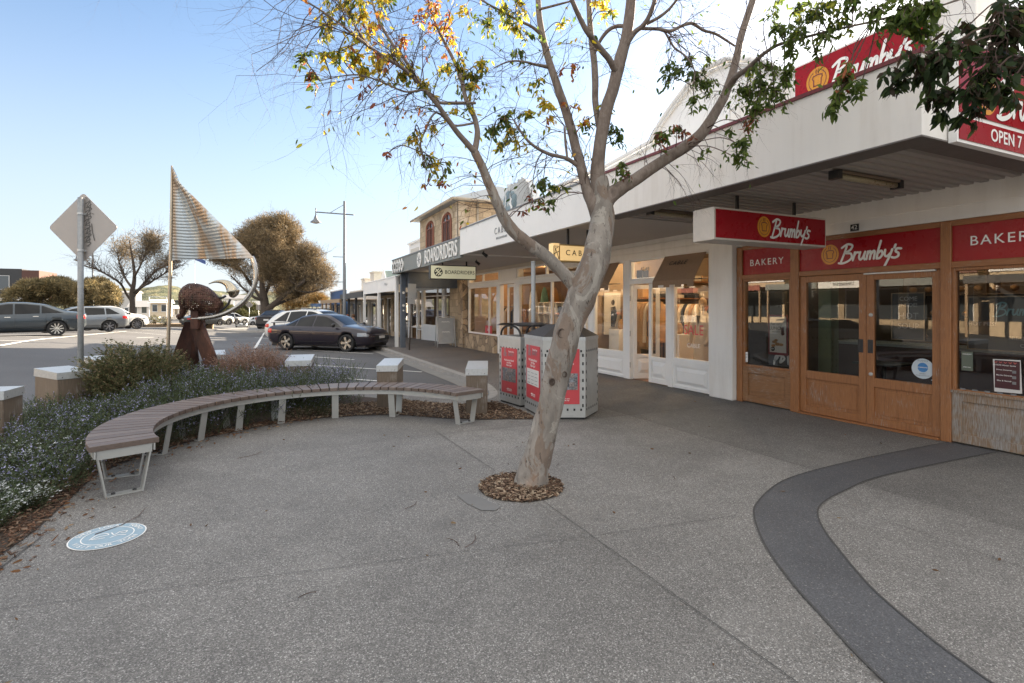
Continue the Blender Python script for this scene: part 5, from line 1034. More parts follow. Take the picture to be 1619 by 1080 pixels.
text('COMMBANK', .02, LETW, (7.386, 3.76, .85), '-X', 'lettering', t, .0006, .004); text('KUDOS', .028, GREYM, (7.387, 3.76, .932), '-X', 'lettering', t, .0006, .004, 1.3); text('#Shelter', .02, GREYM, (7.387, 3.76, .773), '-X', 'lettering', t, .0006, .004); text('NEIGHBOURHOOD FUND', .013, GREYM, (7.387, 3.76, .75), '-X', 'lettering', t, .0006, .004)
t, s_ = poster('lunch_poster', 'white lunch poster in a dark red frame inside the left bakery window', 5.74, 6.10, .82, 1.47, plain('dark_red_frame', (.17, .02, .03), .4), 7.56)
MB().box(7.550, 7.5565, 5.77, 6.07, .86, 1.44).build('print_area', plain('poster_paper', (.45, .42, .38), .5, var=.06), s_); text('LUNCH', .075, LETK, (7.547, 5.95, 1.25), '-X', 'lettering', s_, .0006); text('Fuel for', .055, LETK, (7.547, 5.97, 1.32), '-X', 'lettering', s_, .0006, shear=.3); text('quick tasty fresh', .022, LETK, (7.547, 5.95, 1.195), '-X', 'lettering', s_, .0006)
MB().lathe([(.001, 7.545), (.032, 7.546), (.032, 7.549)], (0, 5.83, 1.17), 'x', 12).tube([(7.547, 5.83, 1.16), (7.547, 5.83, 1.27)], .022, 8).build('drink_picture', DPO, s_); m = MB()
for (y, z, r_) in ((5.98, 1.03, .04), (5.92, .995, .045), (6.0, .97, .035), (5.86, .99, .04), (5.95, 1.06, .03)): m.ell((7.547, y, z), (.004, r_*1.2, r_*.6), 10, 6)
m.build('pastry_picture', plain('pastry_brown', (.30, .15, .06), .5), s_); MB().lathe([(.001, 7.543), (.036, 7.544), (.036, 7.549)], (0, 6.01, .915), 'x', 16).build('price_dot', LETK, s_); text('$10', .03, LETW, (7.541, 6.01, .915), '-X', 'lettering', s_, .0006, .006)
t, s_ = poster('script_board', 'dark board with large white script strokes at the bottom of the left bakery window', 5.62, 6.13, .64, .86, plain('charcoal_board', (.05, .05, .052), .5), 7.60, cat='board'); strokes(MB(), [[(-.9, -.4), (-.7, .4), (-.45, .3), (-.9, -.1)], [(-.4, .5), (0, .45), (-.2, -.2), (.3, .2), (.1, .5)], [(.7, .5), (.75, -.3), (1.0, .1), (.8, .5)]], (7.595, 5.88, .73), '-X', .16, .035, .002).build('script_lettering', POSTW, s_, False)
poster('hours_sticker', 'small white notice stuck low in the left corner of the left bakery window', 6.36, 6.435, .67, .84, LETW, 7.385, lines=(('OPEN', .018, 6.397, .80, LETK, 'CENTER'), ('8-5', .03, 6.397, .75, GREYM, 'CENTER')), cat='sticker')
poster('small_notice', 'small green and grey notice in the lower left of the right-hand bakery window', 3.25, 3.36, .86, 1.08, plain('muted_green_print', (.10, .12, .09), .5), 7.395, lines=(('HOLIDAY', .02, 3.305, 1.05, LETW, 'CENTER'), ('OPEN DAY', .016, 3.305, .9, LETW, 'CENTER')))
BOARD = plain('chalkboard', (.012, .013, .016), .5); FRW = plain('pale_timber_frame', (.22, .15, .09), .5)
def chalk(name, lab, y0, y1, z0, z1, X_, lines):
    t = thing(name, (X_, (y0+y1)/2, z0), lab, 'chalkboard'); MB().box(X_, X_+.012, y0, y1, z0, z1).build('board', BOARD, t); m = MB(); w_ = .012
    m.box(X_-.008, X_-.001, y0, y0+w_, z0, z1); m.box(X_-.008, X_-.001, y1-w_, y1, z0, z1); m.box(X_-.007, X_-.001, y0+w_, y1-w_, z0, z0+w_); m.box(X_-.007, X_-.001, y0+w_, y1-w_, z1-w_, z1); m.build('frame', FRW, t)
    for tx, size, yy, zz in lines: text(tx, size, plain('chalk', (.30, .31, .32), .8), (X_-.002, yy, zz), '-X', 'lettering', t, .0006)
    return t
chalk('soup_chalkboard', 'framed chalkboard reading HOT SOUP behind the right bakery door', 3.78, 4.17, 1.17, 1.78, 7.48, (('COME', .075, 3.97, 1.70), ('INSIDE!', .065, 3.97, 1.62), ('HOT', .11, 3.97, 1.48), ('SOUP', .10, 3.97, 1.35)))
t = chalk('menu_chalkboard', 'wide chalkboard with script and prices in the right-hand bakery window', 2.2, 3.36, 1.1, 1.72, 7.52, (('HOT PIES!', .06, 3.22, 1.40), ('FRESH FROM 2.50', .06, 2.75, 1.25), ('CALL 0435 586', .05, 2.72, 1.17))); strokes(MB(), SCRIPT, (7.514, 3.10, 1.50), '-X', .075, .016, .001, slant=.1).build('script_lettering', plain('chalk_teal', (.14, .26, .28), .8), t, False)
# window lettering on the clothes shop
t = thing('sale_lettering', (7.39, 7.5, 1.0), 'pink SALE and white CABLE lettering stuck on the shop window next to the white pillar', 'window lettering'); text('SALE', .27, plain('sale_pink', (.62, .10, .11), .5), (7.385, 7.60, 1.15), '-X', 'lettering', t, .002, .006, 1.1, squash=.82); text('CABLE', .11, LETW, (7.385, 7.60, .86), '-X', 'lettering', t, .002, .008, 1.05)
t = thing('street_number', (7.38, 9.0, 2.38), 'street number lettering on the glass above the open white door', 'number'); text('42-44', .12, GREYM, (7.385, 9.0, 2.40), '-X', 'lettering', t, .002)
poster('blue_sticker', 'small blue and white sticker in the lower corner of the left clothing shop window', 10.74, 10.84, .60, .68, plain('sticker_blue2', (.18, .35, .5), .5), 7.388, cat='sticker')
poster('red_notice', 'small red notice low in the surf shop window above the stone wall', 17.3, 17.9, .62, .92, POSTERR, 7.395, lines=(('SALE', .12, 17.6, .77, LETW, 'CENTER'),))
poster('checker_strip', 'strip of light and dark squares along the bottom of the right-hand bakery window', 1.2, 3.4, .632, .633, GREYM, 7.4, cat='decal')
m = MB(); 
for k in range(19): m.box(7.388, 7.390, 1.25+.115*k, 1.30+.115*k, .63, .652)
tt = [o for o in C.objects if o.name.startswith('checker_strip')][0]; m.build('square', GREYM, tt)
# ---- inside the shops
def shelfunit(name, lab, X0, X1, Y0, Y1, z0, z1, cols, rows, mat, cat='shelf'):
    t = thing(name, ((X0+X1)/2, (Y0+Y1)/2, z0), lab, cat); m = MB(); q = .02
    for k in range(cols+1): y = Y0+(Y1-Y0)*k/cols; m.box(X0, X1, y-q/2, y+q/2, z0, z1)
    for k in range(rows+1): z = z0+(z1-z0)*k/rows; m.box(X0+.003, X1, Y0, Y1, z-q/2, z+q/2)
    m.box(X1, X1+.01, Y0, Y1, z0, z1); m.build('carcass', mat, t); return t
def garment(t, y, X_, z, L_, mat, wd=.22):
    def fn(u, v): a = u*2*math.pi; sh_ = .5+.5*min(1, v*6); return Vector((X_+math.cos(a)*wd*sh_*(1+.12*v*math.sin(a*5)), y+math.sin(a)*.05*(1+.8*v), z-L_*v-.02*math.cos(a)**2))
    MB().grid(fn, 16, 10).build('garment', mat, t, False)
TANC = plain('tan_cloth', (.42, .24, .11), .85, var=.1, bump=.2); CRC = plain('cream_cloth', (.62, .52, .40), .85); BLC = plain('dark_cloth', (.03, .03, .035), .85)
t = thing('clothes_rail', (8.4, 10.4, 0), 'clothes rail of tan jackets seen through the open white door', 'clothes rail'); MB().tube([(8.4, 9.7, 0), (8.4, 9.7, 1.75), (8.4, 10.95, 1.75), (8.4, 10.95, 0)], .015, 6).build('rail', DARK, t)
for k in range(10): garment(t, 9.75+.12*k, 8.4, 1.72, .95+.1*(k % 2), (TANC, TANC, CRC, TANC)[k % 4], .24)
t = thing('clothes_rail', (9.3, 7.6, 0), 'clothes rail of pale garments deep inside the clothing shop', 'clothes rail'); MB().tube([(9.2, 9.2, 0), (9.2, 9.2, 1.7), (9.2, 10.5, 1.7), (9.2, 10.5, 0)], .015, 6).build('rail', DARK, t)
for k in range(9): garment(t, 9.3+.12*k, 9.2, 1.67, .9, (CRC, TANC, CRC, BLC)[k % 4], .2)
def mannequin(x, y, lab, cloth, head):
    t = thing('mannequin', (x, y, 0), lab, 'mannequin'); MB().lathe([(.001, .02), (.16, .02), (.16, 0)], (x, y, 0), 'z', 16).tube([(x, y, .02), (x, y, .9)], .015, 8).build('stand', STEEL, t)
    def coat(u, v):
        a = u*2*math.pi; pr = [(0, .07, .05), (.05, .10, .08), (.12, .21, .11), (.3, .18, .12), (.45, .15, .10), (.6, .18, .13), (1, .20, .15)]
        for (a0, r0, s0), (a1, r1, s1) in zip(pr[:-1], pr[1:]):
            if a0 <= v <= a1: f_ = (v-a0)/(a1-a0); rw, rd = r0+(r1-r0)*f_, s0+(s1-s0)*f_; break
        fl = 1+.06*v*math.sin(a*7); return Vector((x+math.cos(a)*rd*fl, y+math.sin(a)*rw*fl, 1.52-.98*v))
    MB().grid(coat, 26, 22).build('coat', cloth, t, False); m = MB()
    for s_ in (-1, 1): m.tube(smooth_pts([(x, y+s_*.19, 1.40), (x-.03, y+s_*.25, 1.2), (x-.08, y+s_*.24, .98), (x-.16, y+s_*.20, .84)], 4), [.06]*4+[.055]*4+[.045]*5, 10)
    m.build('sleeve', cloth, t); MB().ell((x, y, 1.67), (.085, .075, .115), 16, 12).tube([(x, y, 1.5), (x, y, 1.6)], .045, 10).build('head', head, t); MB().add([(x-.115, y+.05, 1.42), (x-.115, y-.05, 1.42), (x-.13, y, 1.2)], [(0, 1, 2)]).build('neckline', BLC, t, False); return t
WAX = plain('tan_mannequin', (.50, .34, .2), .5)
mannequin(8.0, 7.98, 'headed mannequin in a cream coat beside the white pillar in the clothing shop window', CRC, WAX)
def plinth(x, y, w_, h, lab):
    t = thing('display_plinth', (x, y, 0), lab, 'plinth'); MB().box(x-w_/2, x+w_/2, y-w_/2, y+w_/2, .012, h, bev=.004).build('block', WHITE, t); MB().tube(smooth_pts([(x, y, h), (x, y, h+.05), (x, y, h+.16), (x, y, h+.24)], 4), [.04+.035*math.sin(k*.28) for k in range(13)], 12).build('vase', plain('ochre_ceramic', (.4, .22, .08), .4), t)
plinth(8.3, 8.95, .42, 1.0, 'white display plinth behind the SALE lettering'); plinth(7.95, 10.6, .4, 1.05, 'white display plinth in the left clothing shop window')
t = thing('fashion_poster', (8.0, 10.98, 0), 'tall fashion poster of a dark figure in the left clothing shop window', 'poster'); s_ = MB().box(7.75, 8.25, 11.0, 11.02, .9, 1.95).build('sheet', POSTW, t); MB().tube([(8.0, 10.99, 1.1), (8.04, 10.99, 1.4), (8.01, 10.99, 1.6)], [.05, .09, .06], 8).ell((8.01, 10.99, 1.71), (.05, .02, .07)).build('figure_picture', BLC, s_)
t = thing('picture_stand', (8.3, 9.75, 0), 'black and white framed picture leaning on the floor inside the open door', 'picture'); M_ = Matrix.Translation((8.2, 9.75, 0)) @ Matrix.Rotation(rad(-12), 4, 'Y'); MB().box(0, .03, -.25, .25, .012, .62, M=M_).build('frame', BLACK, t); strokes(MB(), [[(-.5, -.9), (-.3, .9), (.3, .9), (.5, -.9), (-.5, -.9)], [(-.3, -.4), (.3, .3)], [(-.3, .3), (.3, -.4)]], (8.26, 9.75, .33), '-X', .2, .02, .1, False).build('picture', LETW, t, False)
# warm lamps that are on inside the shops
def shoplamp(x, y, z, e, lab, col=(1, .72, .42), grp='warm ceiling downlights in the shops'):
    t = thing('downlight', (x, y, z), lab, 'downlight', grp); MB().lathe([(.06, z+.0), (.06, z-.06), (.05, z-.06)], (x, y, 0), 'z', 14).build('housing', WHITE, t); MB().lathe([(.048, z-.055), (.001, z-.058)], (x, y, 0), 'z', 14).build('lens', emit('lit_lens', (1, .8, .5), 4), t)
    l = bpy.data.lights.new('downlight_lamp', 'POINT'); l.energy = e*.3; l.color = col; l.shadow_soft_size = .08; o = bpy.data.objects.new('downlight_lamp', l); C.objects.link(o); o.parent = t; o.location = (0, 0, -.16)
shoplamp(8.6, 7.6, 2.93, 26, 'warm downlight above the mannequin in the cream coat'); shoplamp(8.7, 9.1, 2.93, 34, 'warm downlight behind the glass above the open white door'); shoplamp(8.4, 10.3, 2.93, 26, 'warm downlight in the left clothing shop window'); shoplamp(10, 8.6, 2.93, 30, 'warm downlight at the back of the clothing shop')
shoplamp(8.8, 12.3, 2.93, 38, 'warm downlight over the white cube shelves in the surf shop'); shoplamp(8.8, 15.6, 2.93, 30, 'warm downlight behind the surf shop door'); shoplamp(8.6, 18.2, 2.93, 26, 'warm downlight in the surf shop window over the stone wall')
shoplamp(8.6, 24, 2.4, 26, 'warm downlight inside the shop under the white verandah'); shoplamp(6.0, 19.6, 2.94, 3, 'small lit downlight under the far end of the grey canopy'); shoplamp(10.8, 4.6, 2.9, 16, 'dim downlight deep in the bakery behind the right window', (1, .8, .55)); shoplamp(8.9, 6.1, 2.93, 9, 'dim downlight inside the bakery behind the left window', (.8, 1, .75))
shelfunit('cube_shelves', 'white cube shelving inside the surf shop window behind the leaning trunk', 9.3, 9.65, 14.8, 17.4, .1, 1.75, 6, 4, WHITE)
for k in range(3):
    t = thing('surfboard', (9.9+.5*k, 18.9, 0), ('white', 'pale green', 'orange striped')[k]+' surfboard standing inside the surf shop', 'surfboard', 'surfboards in the shop'); MB().ell((9.9+.5*k, 18.9, 1.25), (.22, .04, 1.15), 18, 14).build('board', (WHITE, plain('sea_green_board', (.2, .4, .33), .3), plain('orange_board', (.6, .3, .1), .3))[k], t)
t = thing('clothes_rail', (9, 17, 0), 'rail of orange and cream shirts in the surf shop window', 'clothes rail'); MB().tube([(8.4, 16.9, 0), (8.4, 16.9, 1.6), (8.4, 18.6, 1.6), (8.4, 18.6, 0)], .015, 6).build('rail', DARK, t)
for k in range(8): garment(t, 17.0+.2*k, 8.4, 1.57, .75, (TANC, CRC, BLC, TANC)[k % 4], .22)
t = thing('hanging_shirt', (8.2, 25.4, 0), 'dark wetsuit hanging in the window under the white verandah', 'wetsuit'); garment(t, 23.2, 8.1, 2.0, 1.1, BLC, .25)
t = thing('wall_shelf', (10.2, 10.9, .9), 'long shelf of folded clothes and bags on the side wall of the clothing shop', 'shelf'); m = MB()
for z in (.9, 1.35, 1.8, 2.25): m.box(8.7, 11.4, 10.75, 11.05, z, z+.03)
m.build('shelf', WOODY, t)
for z in (.93, 1.38, 1.83, 2.28):
    for k in range(9): x = 8.9+.29*k+rnd.uniform(-.04, .04); MB().box(x-.11, x+.11, 10.8, 11.02, z, z+rnd.uniform(.08, .30), bev=.015).build('folded_clothes', rnd.choice((TANC, CRC, BLC, plain('rust_cloth', (.32, .12, .06), .85), plain('grey_cloth', (.2, .2, .21), .85))), t)
t = thing('clothes_rail', (8.6, 10.6, 0), 'clothes rail of dark and rust garments behind the left clothing shop window', 'clothes rail'); MB().tube([(10.2, 9.4, 0), (10.2, 9.4, 1.65), (10.2, 10.6, 1.65), (10.2, 10.6, 0)], .015, 6).build('rail', DARK, t)
for k in range(9): garment(t, 9.5+.115*k, 10.2, 1.62, .95, (BLC, plain('rust_cloth', (.32, .12, .06), .85), TANC)[k % 3], .22)
for k, (y, z, w_, h, c_) in enumerate(((12.2, 2.0, .5, .6, 'dark'), (16.0, 1.5, .4, .55, 'dark'), (17.6, 1.9, .7, .5, 'pale'))):
    t = thing('wall_picture', (11.45, y, z), c_+' framed picture on the timber wall of the surf shop, '+('above the cube shelves', 'seen past the door', 'above the shirt rail')[k], 'picture'); MB().box(11.42, 11.45, y-w_/2, y+w_/2, z-h/2, z+h/2).build('frame', BLACK, t); MB().box(11.41, 11.419, y-w_/2+.04, y+w_/2-.04, z-h/2+.04, z+h/2-.04).build('print', PHOTO.m, t)
for k, (cn_, cm) in enumerate((('tan', TANC), ('cream', CRC), ('black', BLC), ('teal', plain('teal_box', (.05, .16, .18), .6)), ('rust red', plain('rust_cloth', (.32, .12, .06), .85)))):
    y = 15.0+.434*k; z = (.15, .57, 1.39)[k % 3]
    t = thing('box', (9.4, y, z), cn_+' box standing in the white cube shelving of the surf shop', 'box', 'boxes in the cube shelving'); MB().box(9.34, 9.6, y-.1, y+.16, z, z+.22, bev=.01).build('carton', cm, t); MB().box(9.335, 9.605, y-.105, y+.165, z+.17, z+.225, bev=.004).build('lid', cm, t)
# bakery counter, shelves and lit column
t = thing('bakery_counter', (9.6, 4.8, 0), 'dark bakery counter with a pale top seen through the doors', 'counter'); MB().box(9.3, 10.0, 3.2, 6.2, .012, .95).build('base', plain('dark_red_counter', (.06, .02, .018), .5), t); MB().box(9.25, 10.05, 3.15, 6.25, .951, .99).build('worktop', plain('grey_worktop', (.25, .25, .25), .3), t)
t = shelfunit('bread_rack', 'dark shelves of bread at the back of the bakery', 11.9, 12.4, 3.0, 6.4, .9, 2.3, 5, 3, plain('brown_shelf', (.12, .065, .035), .5)); m = MB()
for k in range(36): m.ell((12.05, 3.15+.09*k+rnd.uniform(-.01, .01), 1.0+.47*(k % 3)), (.12, .05, .06), 10, 6)
m.build('loaf', plain('bread_crust', (.35, .17, .06), .7), t)
t = thing('column', (8.35, 5.6, 0), 'pale green lit column just inside the left bakery door', 'column'); MB().box(8.25, 8.45, 5.5, 5.72, .012, 2.98, bev=.01).build('shaft', plain('pale_green_paint', (.14, .18, .10), .5), t); MB().box(7.60, 7.61, 5.455, 5.47, .75, 1.95).build('light_strip', emit('green_white_strip', (.75, 1, .7), .14), t)
t = thing('cafe_table', (8.6, 4.9, 0), 'small dark table inside behind the right bakery door', 'table'); MB().box(8.3, 8.9, 4.6, 5.2, .72, .75, bev=.005).build('table_top', DARK, t); MB().tube([(8.6, 4.9, .02), (8.6, 4.9, .72)], .03, 8).lathe([(.22, .012), (.2, .03), (.03, .04)], (8.6, 4.9, 0), 'z', 16).build('pedestal', DARK, t)
# ---- small fallen things
def leaflitter(n, region, mat_cols, name, lab, sz=(.03, .07), z=.006):
    P = []; 
    while len(P) < n:
        x, y = rnd.uniform(region[0], region[1]), rnd.uniform(region[2], region[3])
        if region[4](x, y): P.append((x, y, z+rnd.random()*.006))
    P = np.array(P); n = len(P); D = nr.normal(size=(n, 3)); D[:, 2] *= .12; Ln = nr.uniform(sz[0], sz[1], n); V, F, Cc = leaves_np(P, D, Ln, Ln*.32, np.array(mat_cols)[nr.integers(0, len(mat_cols), n)], .1)
    o = npmesh(name, V, F, LEAF, None, Cc); return tag(o, lab, 'leaf litter', kind='stuff')
BEDIN = [(-1.62, 3.6), (-1.51, 4.48), (-1.45, 4.9), (-1.43, 5.6), (-1.42, 6.3), (-1.22, 6.75), (-.95, 7.1), (-.6, 7.45), (-.2, 7.72), (.25, 7.95), (.8, 8.05), (1.3, 8.0), (1.8, 7.85), (2.35, 7.3), (2.8, 6.98), (3.17, 6.85), (3.5, 6.68)]
BEDOUT = [(3.6, 6.9), (3.62, 7.6), (3.55, 8.2), (3.25, 8.1), (2.7, 8.4), (2.0, 9.2), (1.1, 10.25), (.28, 11.25), (-.55, 12.1), (-1.4, 12.45), (-2.2, 12.35), (-2.75, 11.9), (-2.84, 10.5), (-2.84, 3.2)]
BED = BEDIN+BEDOUT
def inpoly(x, y, P=BED):
    c_ = False; j = len(P)-1
    for i in range(len(P)):
        if (P[i][1] > y) != (P[j][1] > y) and x < (P[j][0]-P[i][0])*(y-P[i][1])/(P[j][1]-P[i][1])+P[i][0]: c_ = not c_
        j = i
    return c_
m = MB(); m.add([(x, y, .008) for x, y in BED], [tuple(range(len(BED)))]); tag(m.build('garden_bed_soil', SOIL), kind='structure')
BROWNS = [(.20, .10, .05), (.28, .16, .09), (.12, .06, .035), (.36, .25, .16), (.16, .09, .06)]
def chips(name, lab, n, fn, cols=((.16, .10, .065), (.27, .19, .13), (.10, .06, .04), (.36, .28, .20), (.065, .042, .03)), sz=(.010, .046), zmax=.03):
    P = []
    while len(P) < n:
        p = fn()
        if p: P.append((p[0], p[1], .008+rnd.random()**2*zmax))
    P = np.array(P); n = len(P); a = nr.uniform(0, 2*np.pi, n); D = np.c_[np.cos(a), np.sin(a), nr.normal(size=n)*.25]; D = unit(D); U = unit(np.cross(D, np.array([[0, 0, 1.]])+nr.normal(size=(n, 3))*.3)); N = np.cross(U, D)
    L_ = nr.uniform(*sz, n)[:, None]/2; W_ = L_*nr.uniform(.15, .4, n)[:, None]; H_ = W_*.5
    V = np.stack([P+D*L_*i+U*W_*j+N*H_*k for i in (-1, 1) for j in (-1, 1) for k in (-1, 1)], 1).reshape(-1, 3); b = (np.arange(n)*8)[:, None]
    F = np.concatenate([b+np.array([q]) for q in ((0, 1, 3, 2), (4, 6, 7, 5), (0, 4, 5, 1), (2, 3, 7, 6), (0, 2, 6, 4), (1, 5, 7, 3))], 0); cc = np.repeat(np.array(cols)[nr.integers(0, len(cols), n)]*nr.uniform(.75, 1.15, (n, 1)), 8, 0)
    o = npmesh(name, V, F, leafmat('chip', .0, .9) if 'chip' not in MT else MT['chip'], None, cc); return tag(o, lab, 'mulch', kind='stuff')
def f_tree():
    r = .37*math.sqrt(rnd.random()); a = rnd.uniform(0, 2*math.pi); return (2.09+r*math.cos(a)*(1.0+.0*math.sin(a)), 4.23+r*math.sin(a))
m = MB(); m.add([(2.09+.375*math.cos(k*.1963), 4.23+.375*math.sin(k*.1963), .006) for k in range(32)], [tuple(range(32))]); tag(m.build('tree_pit_soil', SOIL), kind='structure')
chips('tree_pit_mulch', 'wood chip mulch ring round the base of the leaning gum tree', 2600, f_tree)
def f_bed():
    x, y = rnd.uniform(.2, 3.6), rnd.uniform(6.6, 9.0); return (x, y) if inpoly(x, y) else None
chips('garden_mulch', 'brown wood chip mulch behind the right half of the curved bench', 9000, f_bed)
def f_edge():
    x, y = rnd.uniform(-2.9, .6), rnd.uniform(3.2, 8.3); 
    if inpoly(x, y): return (x, y) if (inpoly(x-.0, y) and not inpoly(x+.30, y-.12)) or rnd.random() < .12 else None
    return (x, y) if inpoly(x-.1, y+.08) and rnd.random() < .12 else None
chips('edge_mulch', 'reddish wood chips and bark along the plaza edge of the garden bed', 6500, f_edge, ((.13, .07, .045), (.19, .11, .07), (.08, .05, .035), (.24, .17, .12)))
leaflitter(120, (-1.6, .8, 3.8, 8, lambda x, y: not inpoly(x, y) and (inpoly(x-.3, y+.2))), [(.30, .15, .07), (.22, .11, .06), (.38, .27, .17)], 'fallen_leaves', 'dry leaves scattered on the paving beside the garden bed')
leaflitter(70, (-1.2, 6.8, 1.2, 8.2, lambda x, y: not inpoly(x, y) and rnd.random() < .6), [(.22, .12, .06), (.16, .09, .05), (.30, .21, .12), (.12, .08, .05)], 'scattered_leaves', 'odd dry leaves scattered over the open paving', (.025, .055))
P0 = []; P1 = []
for (px, py, L_, an) in ((735, 868, .22, .3), (375, 726, .3, .05), (640, 806, .16, .1), (500, 938, .1, 2.8), (150, 847, .5, .5), (690, 655, .1, .4), (880, 737, .08, .2), (725, 865, .15, 1.2), (1065, 760, .1, .3)):
    q = G(px, py)
    for k in range(3): P0.append((q.x+k*L_/3*math.cos(an+.2*k), q.y+k*L_/3*math.sin(an+.2*k), .009)); P1.append((q.x+(k+1)*L_/3*math.cos(an+.2*(k+1)), q.y+(k+1)*L_/3*math.sin(an+.2*(k+1)), .011))
V, F = segs_np(P0, P1, np.full(len(P0), .0035), np.full(len(P0), .002)); tag(npmesh('fallen_twigs', V, F, TWIG), 'thin dark twigs lying scattered on the plaza paving', 'twigs', kind='stuff')
# ================================================================ CARS
def gsm(t, k=3):
    for _ in range(k): t = np.concatenate([t[:1], (t[:-2]+2*t[1:-1]+t[2:])/4, t[-1:]])
    return t
def car(name, spec, paint, label, rimm, loc, heading, group=None, detail=True, spokes=5, lod=1):
    """spec: key tables along the length; y = + front"""
    L = spec['L']; NS = 72; ys = np.linspace(-L/2, L/2, NS)
    I = lambda key, k=2: gsm(np.interp(ys, [a*L/2 for a, b in spec[key]], [b for a, b in spec[key]]), k)
    top, belt, hw, rw, bot = I('top', 2), I('belt'), I('hw'), I('rw'), I('bot')
    top = np.maximum(top, belt+.015)
    def section(i):
        b, be, t, h, r = bot[i], belt[i], top[i], hw[i], rw[i]; cab = t-be; r = min(r, h*.93) if cab > .12 else h*.80
        pts = [(0, b), (h*.82, b), (h*.955, b+.05), (h*.985, b+(be-b)*.35), (h, b+(be-b)*.62), (h*.985, be-(be-b)*.15), (h*.94, be)]
        if cab > .12: pts += [(r+(h*.92-r)*.52, be+cab*.45), (r, t-.075*min(1, cab*3)), (r*.86, t-.022), (r*.5, t-.004), (0, t)]
        else: pts += [(h*.90, be+cab*.35), (h*.80, be+cab*.62), (h*.60, be+cab*.82), (h*.35, be+cab*.95), (0, t)]
        return pts
    SEC = [section(i) for i in range(NS)]; K = len(SEC[0]); m = MB(); vs = []
    for i in range(NS):
        s_ = SEC[i]; vs += [(x, ys[i], z) for x, z in s_]+[(-x, ys[i], z) for x, z in reversed(s_[1:-1])]
    R_ = 2*K-2; fs = [(i*R_+j, i*R_+(j+1) % R_, (i+1)*R_+(j+1) % R_, (i+1)*R_+j) for i in range(NS-1) for j in range(R_)]
    m.add(vs, fs, True); m.add([vs[j] for j in range(R_)], [tuple(range(R_))]); m.add([vs[(NS-1)*R_+j] for j in range(R_)], [tuple(range(R_))])
    root = thing(name, (0, 0, 0), label, 'car', group); body = m.build('body', paint, root)
    wb = spec['wb']; rr = spec.get('wr', .335); wy = [spec.get('wc', 0)+wb/2, spec.get('wc', 0)-wb/2]; hwm = max(hw); wx = hwm-.115
    cut = MB()
    for y in wy:
        for s_ in (-1, 1): cut.tube([(s_*(hwm-.30), y, rr+.01), (s_*(hwm+.2), y, rr+.01)], rr+.055, 26)
    co = cut.build('cut', DARK); md = body.modifiers.new('b', 'BOOLEAN'); md.object = co; md.operation = 'DIFFERENCE'; md.solver = 'EXACT'; bpy.context.view_layer.update()
    me = bpy.data.meshes.new_from_object(body.evaluated_get(bpy.context.evaluated_depsgraph_get())); body.modifiers.clear(); body.data = me; me.name = 'body'; bpy.data.objects.remove(co)
    me.materials.clear(); me.materials.append(paint); me.materials.append(DARK)
    for p_ in me.polygons:
        c_ = p_.center; p_.material_index = 1 if any((abs(math.hypot(c_.y-y, c_.z-rr-.01)-(rr+.055)) < .02 and abs(c_.x) < hwm-.02 or (math.hypot(c_.y-y, c_.z-rr) < rr+.06 and abs(abs(c_.x)-(hwm-.3)) < .02)) for y in wy) else 0
    def at(y):
        i = min(max((y+L/2)/L*(NS-1), 0), NS-1.001); k = int(i); f = i-k; return [((1-f)*a[0]+f*b[0], (1-f)*a[1]+f*b[1]) for a, b in zip(SEC[k], SEC[k+1])]
    def sidex(y, z):
        s_ = at(y)
        for (xa, za), (xb, zb) in zip(s_[1:], s_[2:]):
            if za <= z <= zb+1e-6: return xa+(xb-xa)*(z-za)/max(1e-6, zb-za)
        return s_[-4][0]
    g = spec['glass']   # y values: rear-bottom, rear-top, front-top, front-bottom, pillars
    nb = len(g['pill'])+1; cuts = [g['rb']]+[p for p in g['pill']]+[g['fb']]
    for s_ in (-1, 1):
        for k in range(nb):
            ya, yb = cuts[k]+(.03 if k else 0), cuts[k+1]-(.03 if k < nb-1 else 0); mg = MB()
            def fn(u, v):
                y = ya+(yb-ya)*u; i = (y+L/2)/L*(NS-1); be = np.interp(y, ys, belt)+.03; tp_ = np.interp(y, ys, top)-.085
                if y < g['rt']: tp_ = min(tp_, be+(np.interp(g['rt'], ys, top)-.085-be)*(y-g['rb'])/(g['rt']-g['rb'])) 
                if y > g['ft']: tp_ = min(tp_, be+(np.interp(g['ft'], ys, top)-.085-be)*(g['fb']-y)/(g['fb']-g['ft']))
                z = be+max(0.004, tp_-be)*v; return Vector((s_*(sidex(y, z)+.006), y, z))
            mg.grid(fn, 12, 4); mg.build('side_window', CARGLASS, root)
    def topz(y, u):
        s_ = at(y)[-5:]; x = abs(u)
        pts = sorted([(a, b) for a, b in s_]); return np.interp(x, [p[0] for p in pts], [p[1] for p in pts])
    for nm, ya, yb in (('windscreen', *g['ws']), ('rear_window', *g['rs'])):
        mg = MB(); fn = lambda u, v: (lambda y, w_: Vector(((u*2-1)*w_, y, topz(y, (u*2-1)*w_)+.008)))(ya+(yb-ya)*v, at(ya+(yb-ya)*v)[-3][0]*.98 if np.interp(ya+(yb-ya)*v, ys, top-belt) > .12 else hwm*.74)
        mg.grid(fn, 10, 8); mg.build(nm, CARGLASS, root)
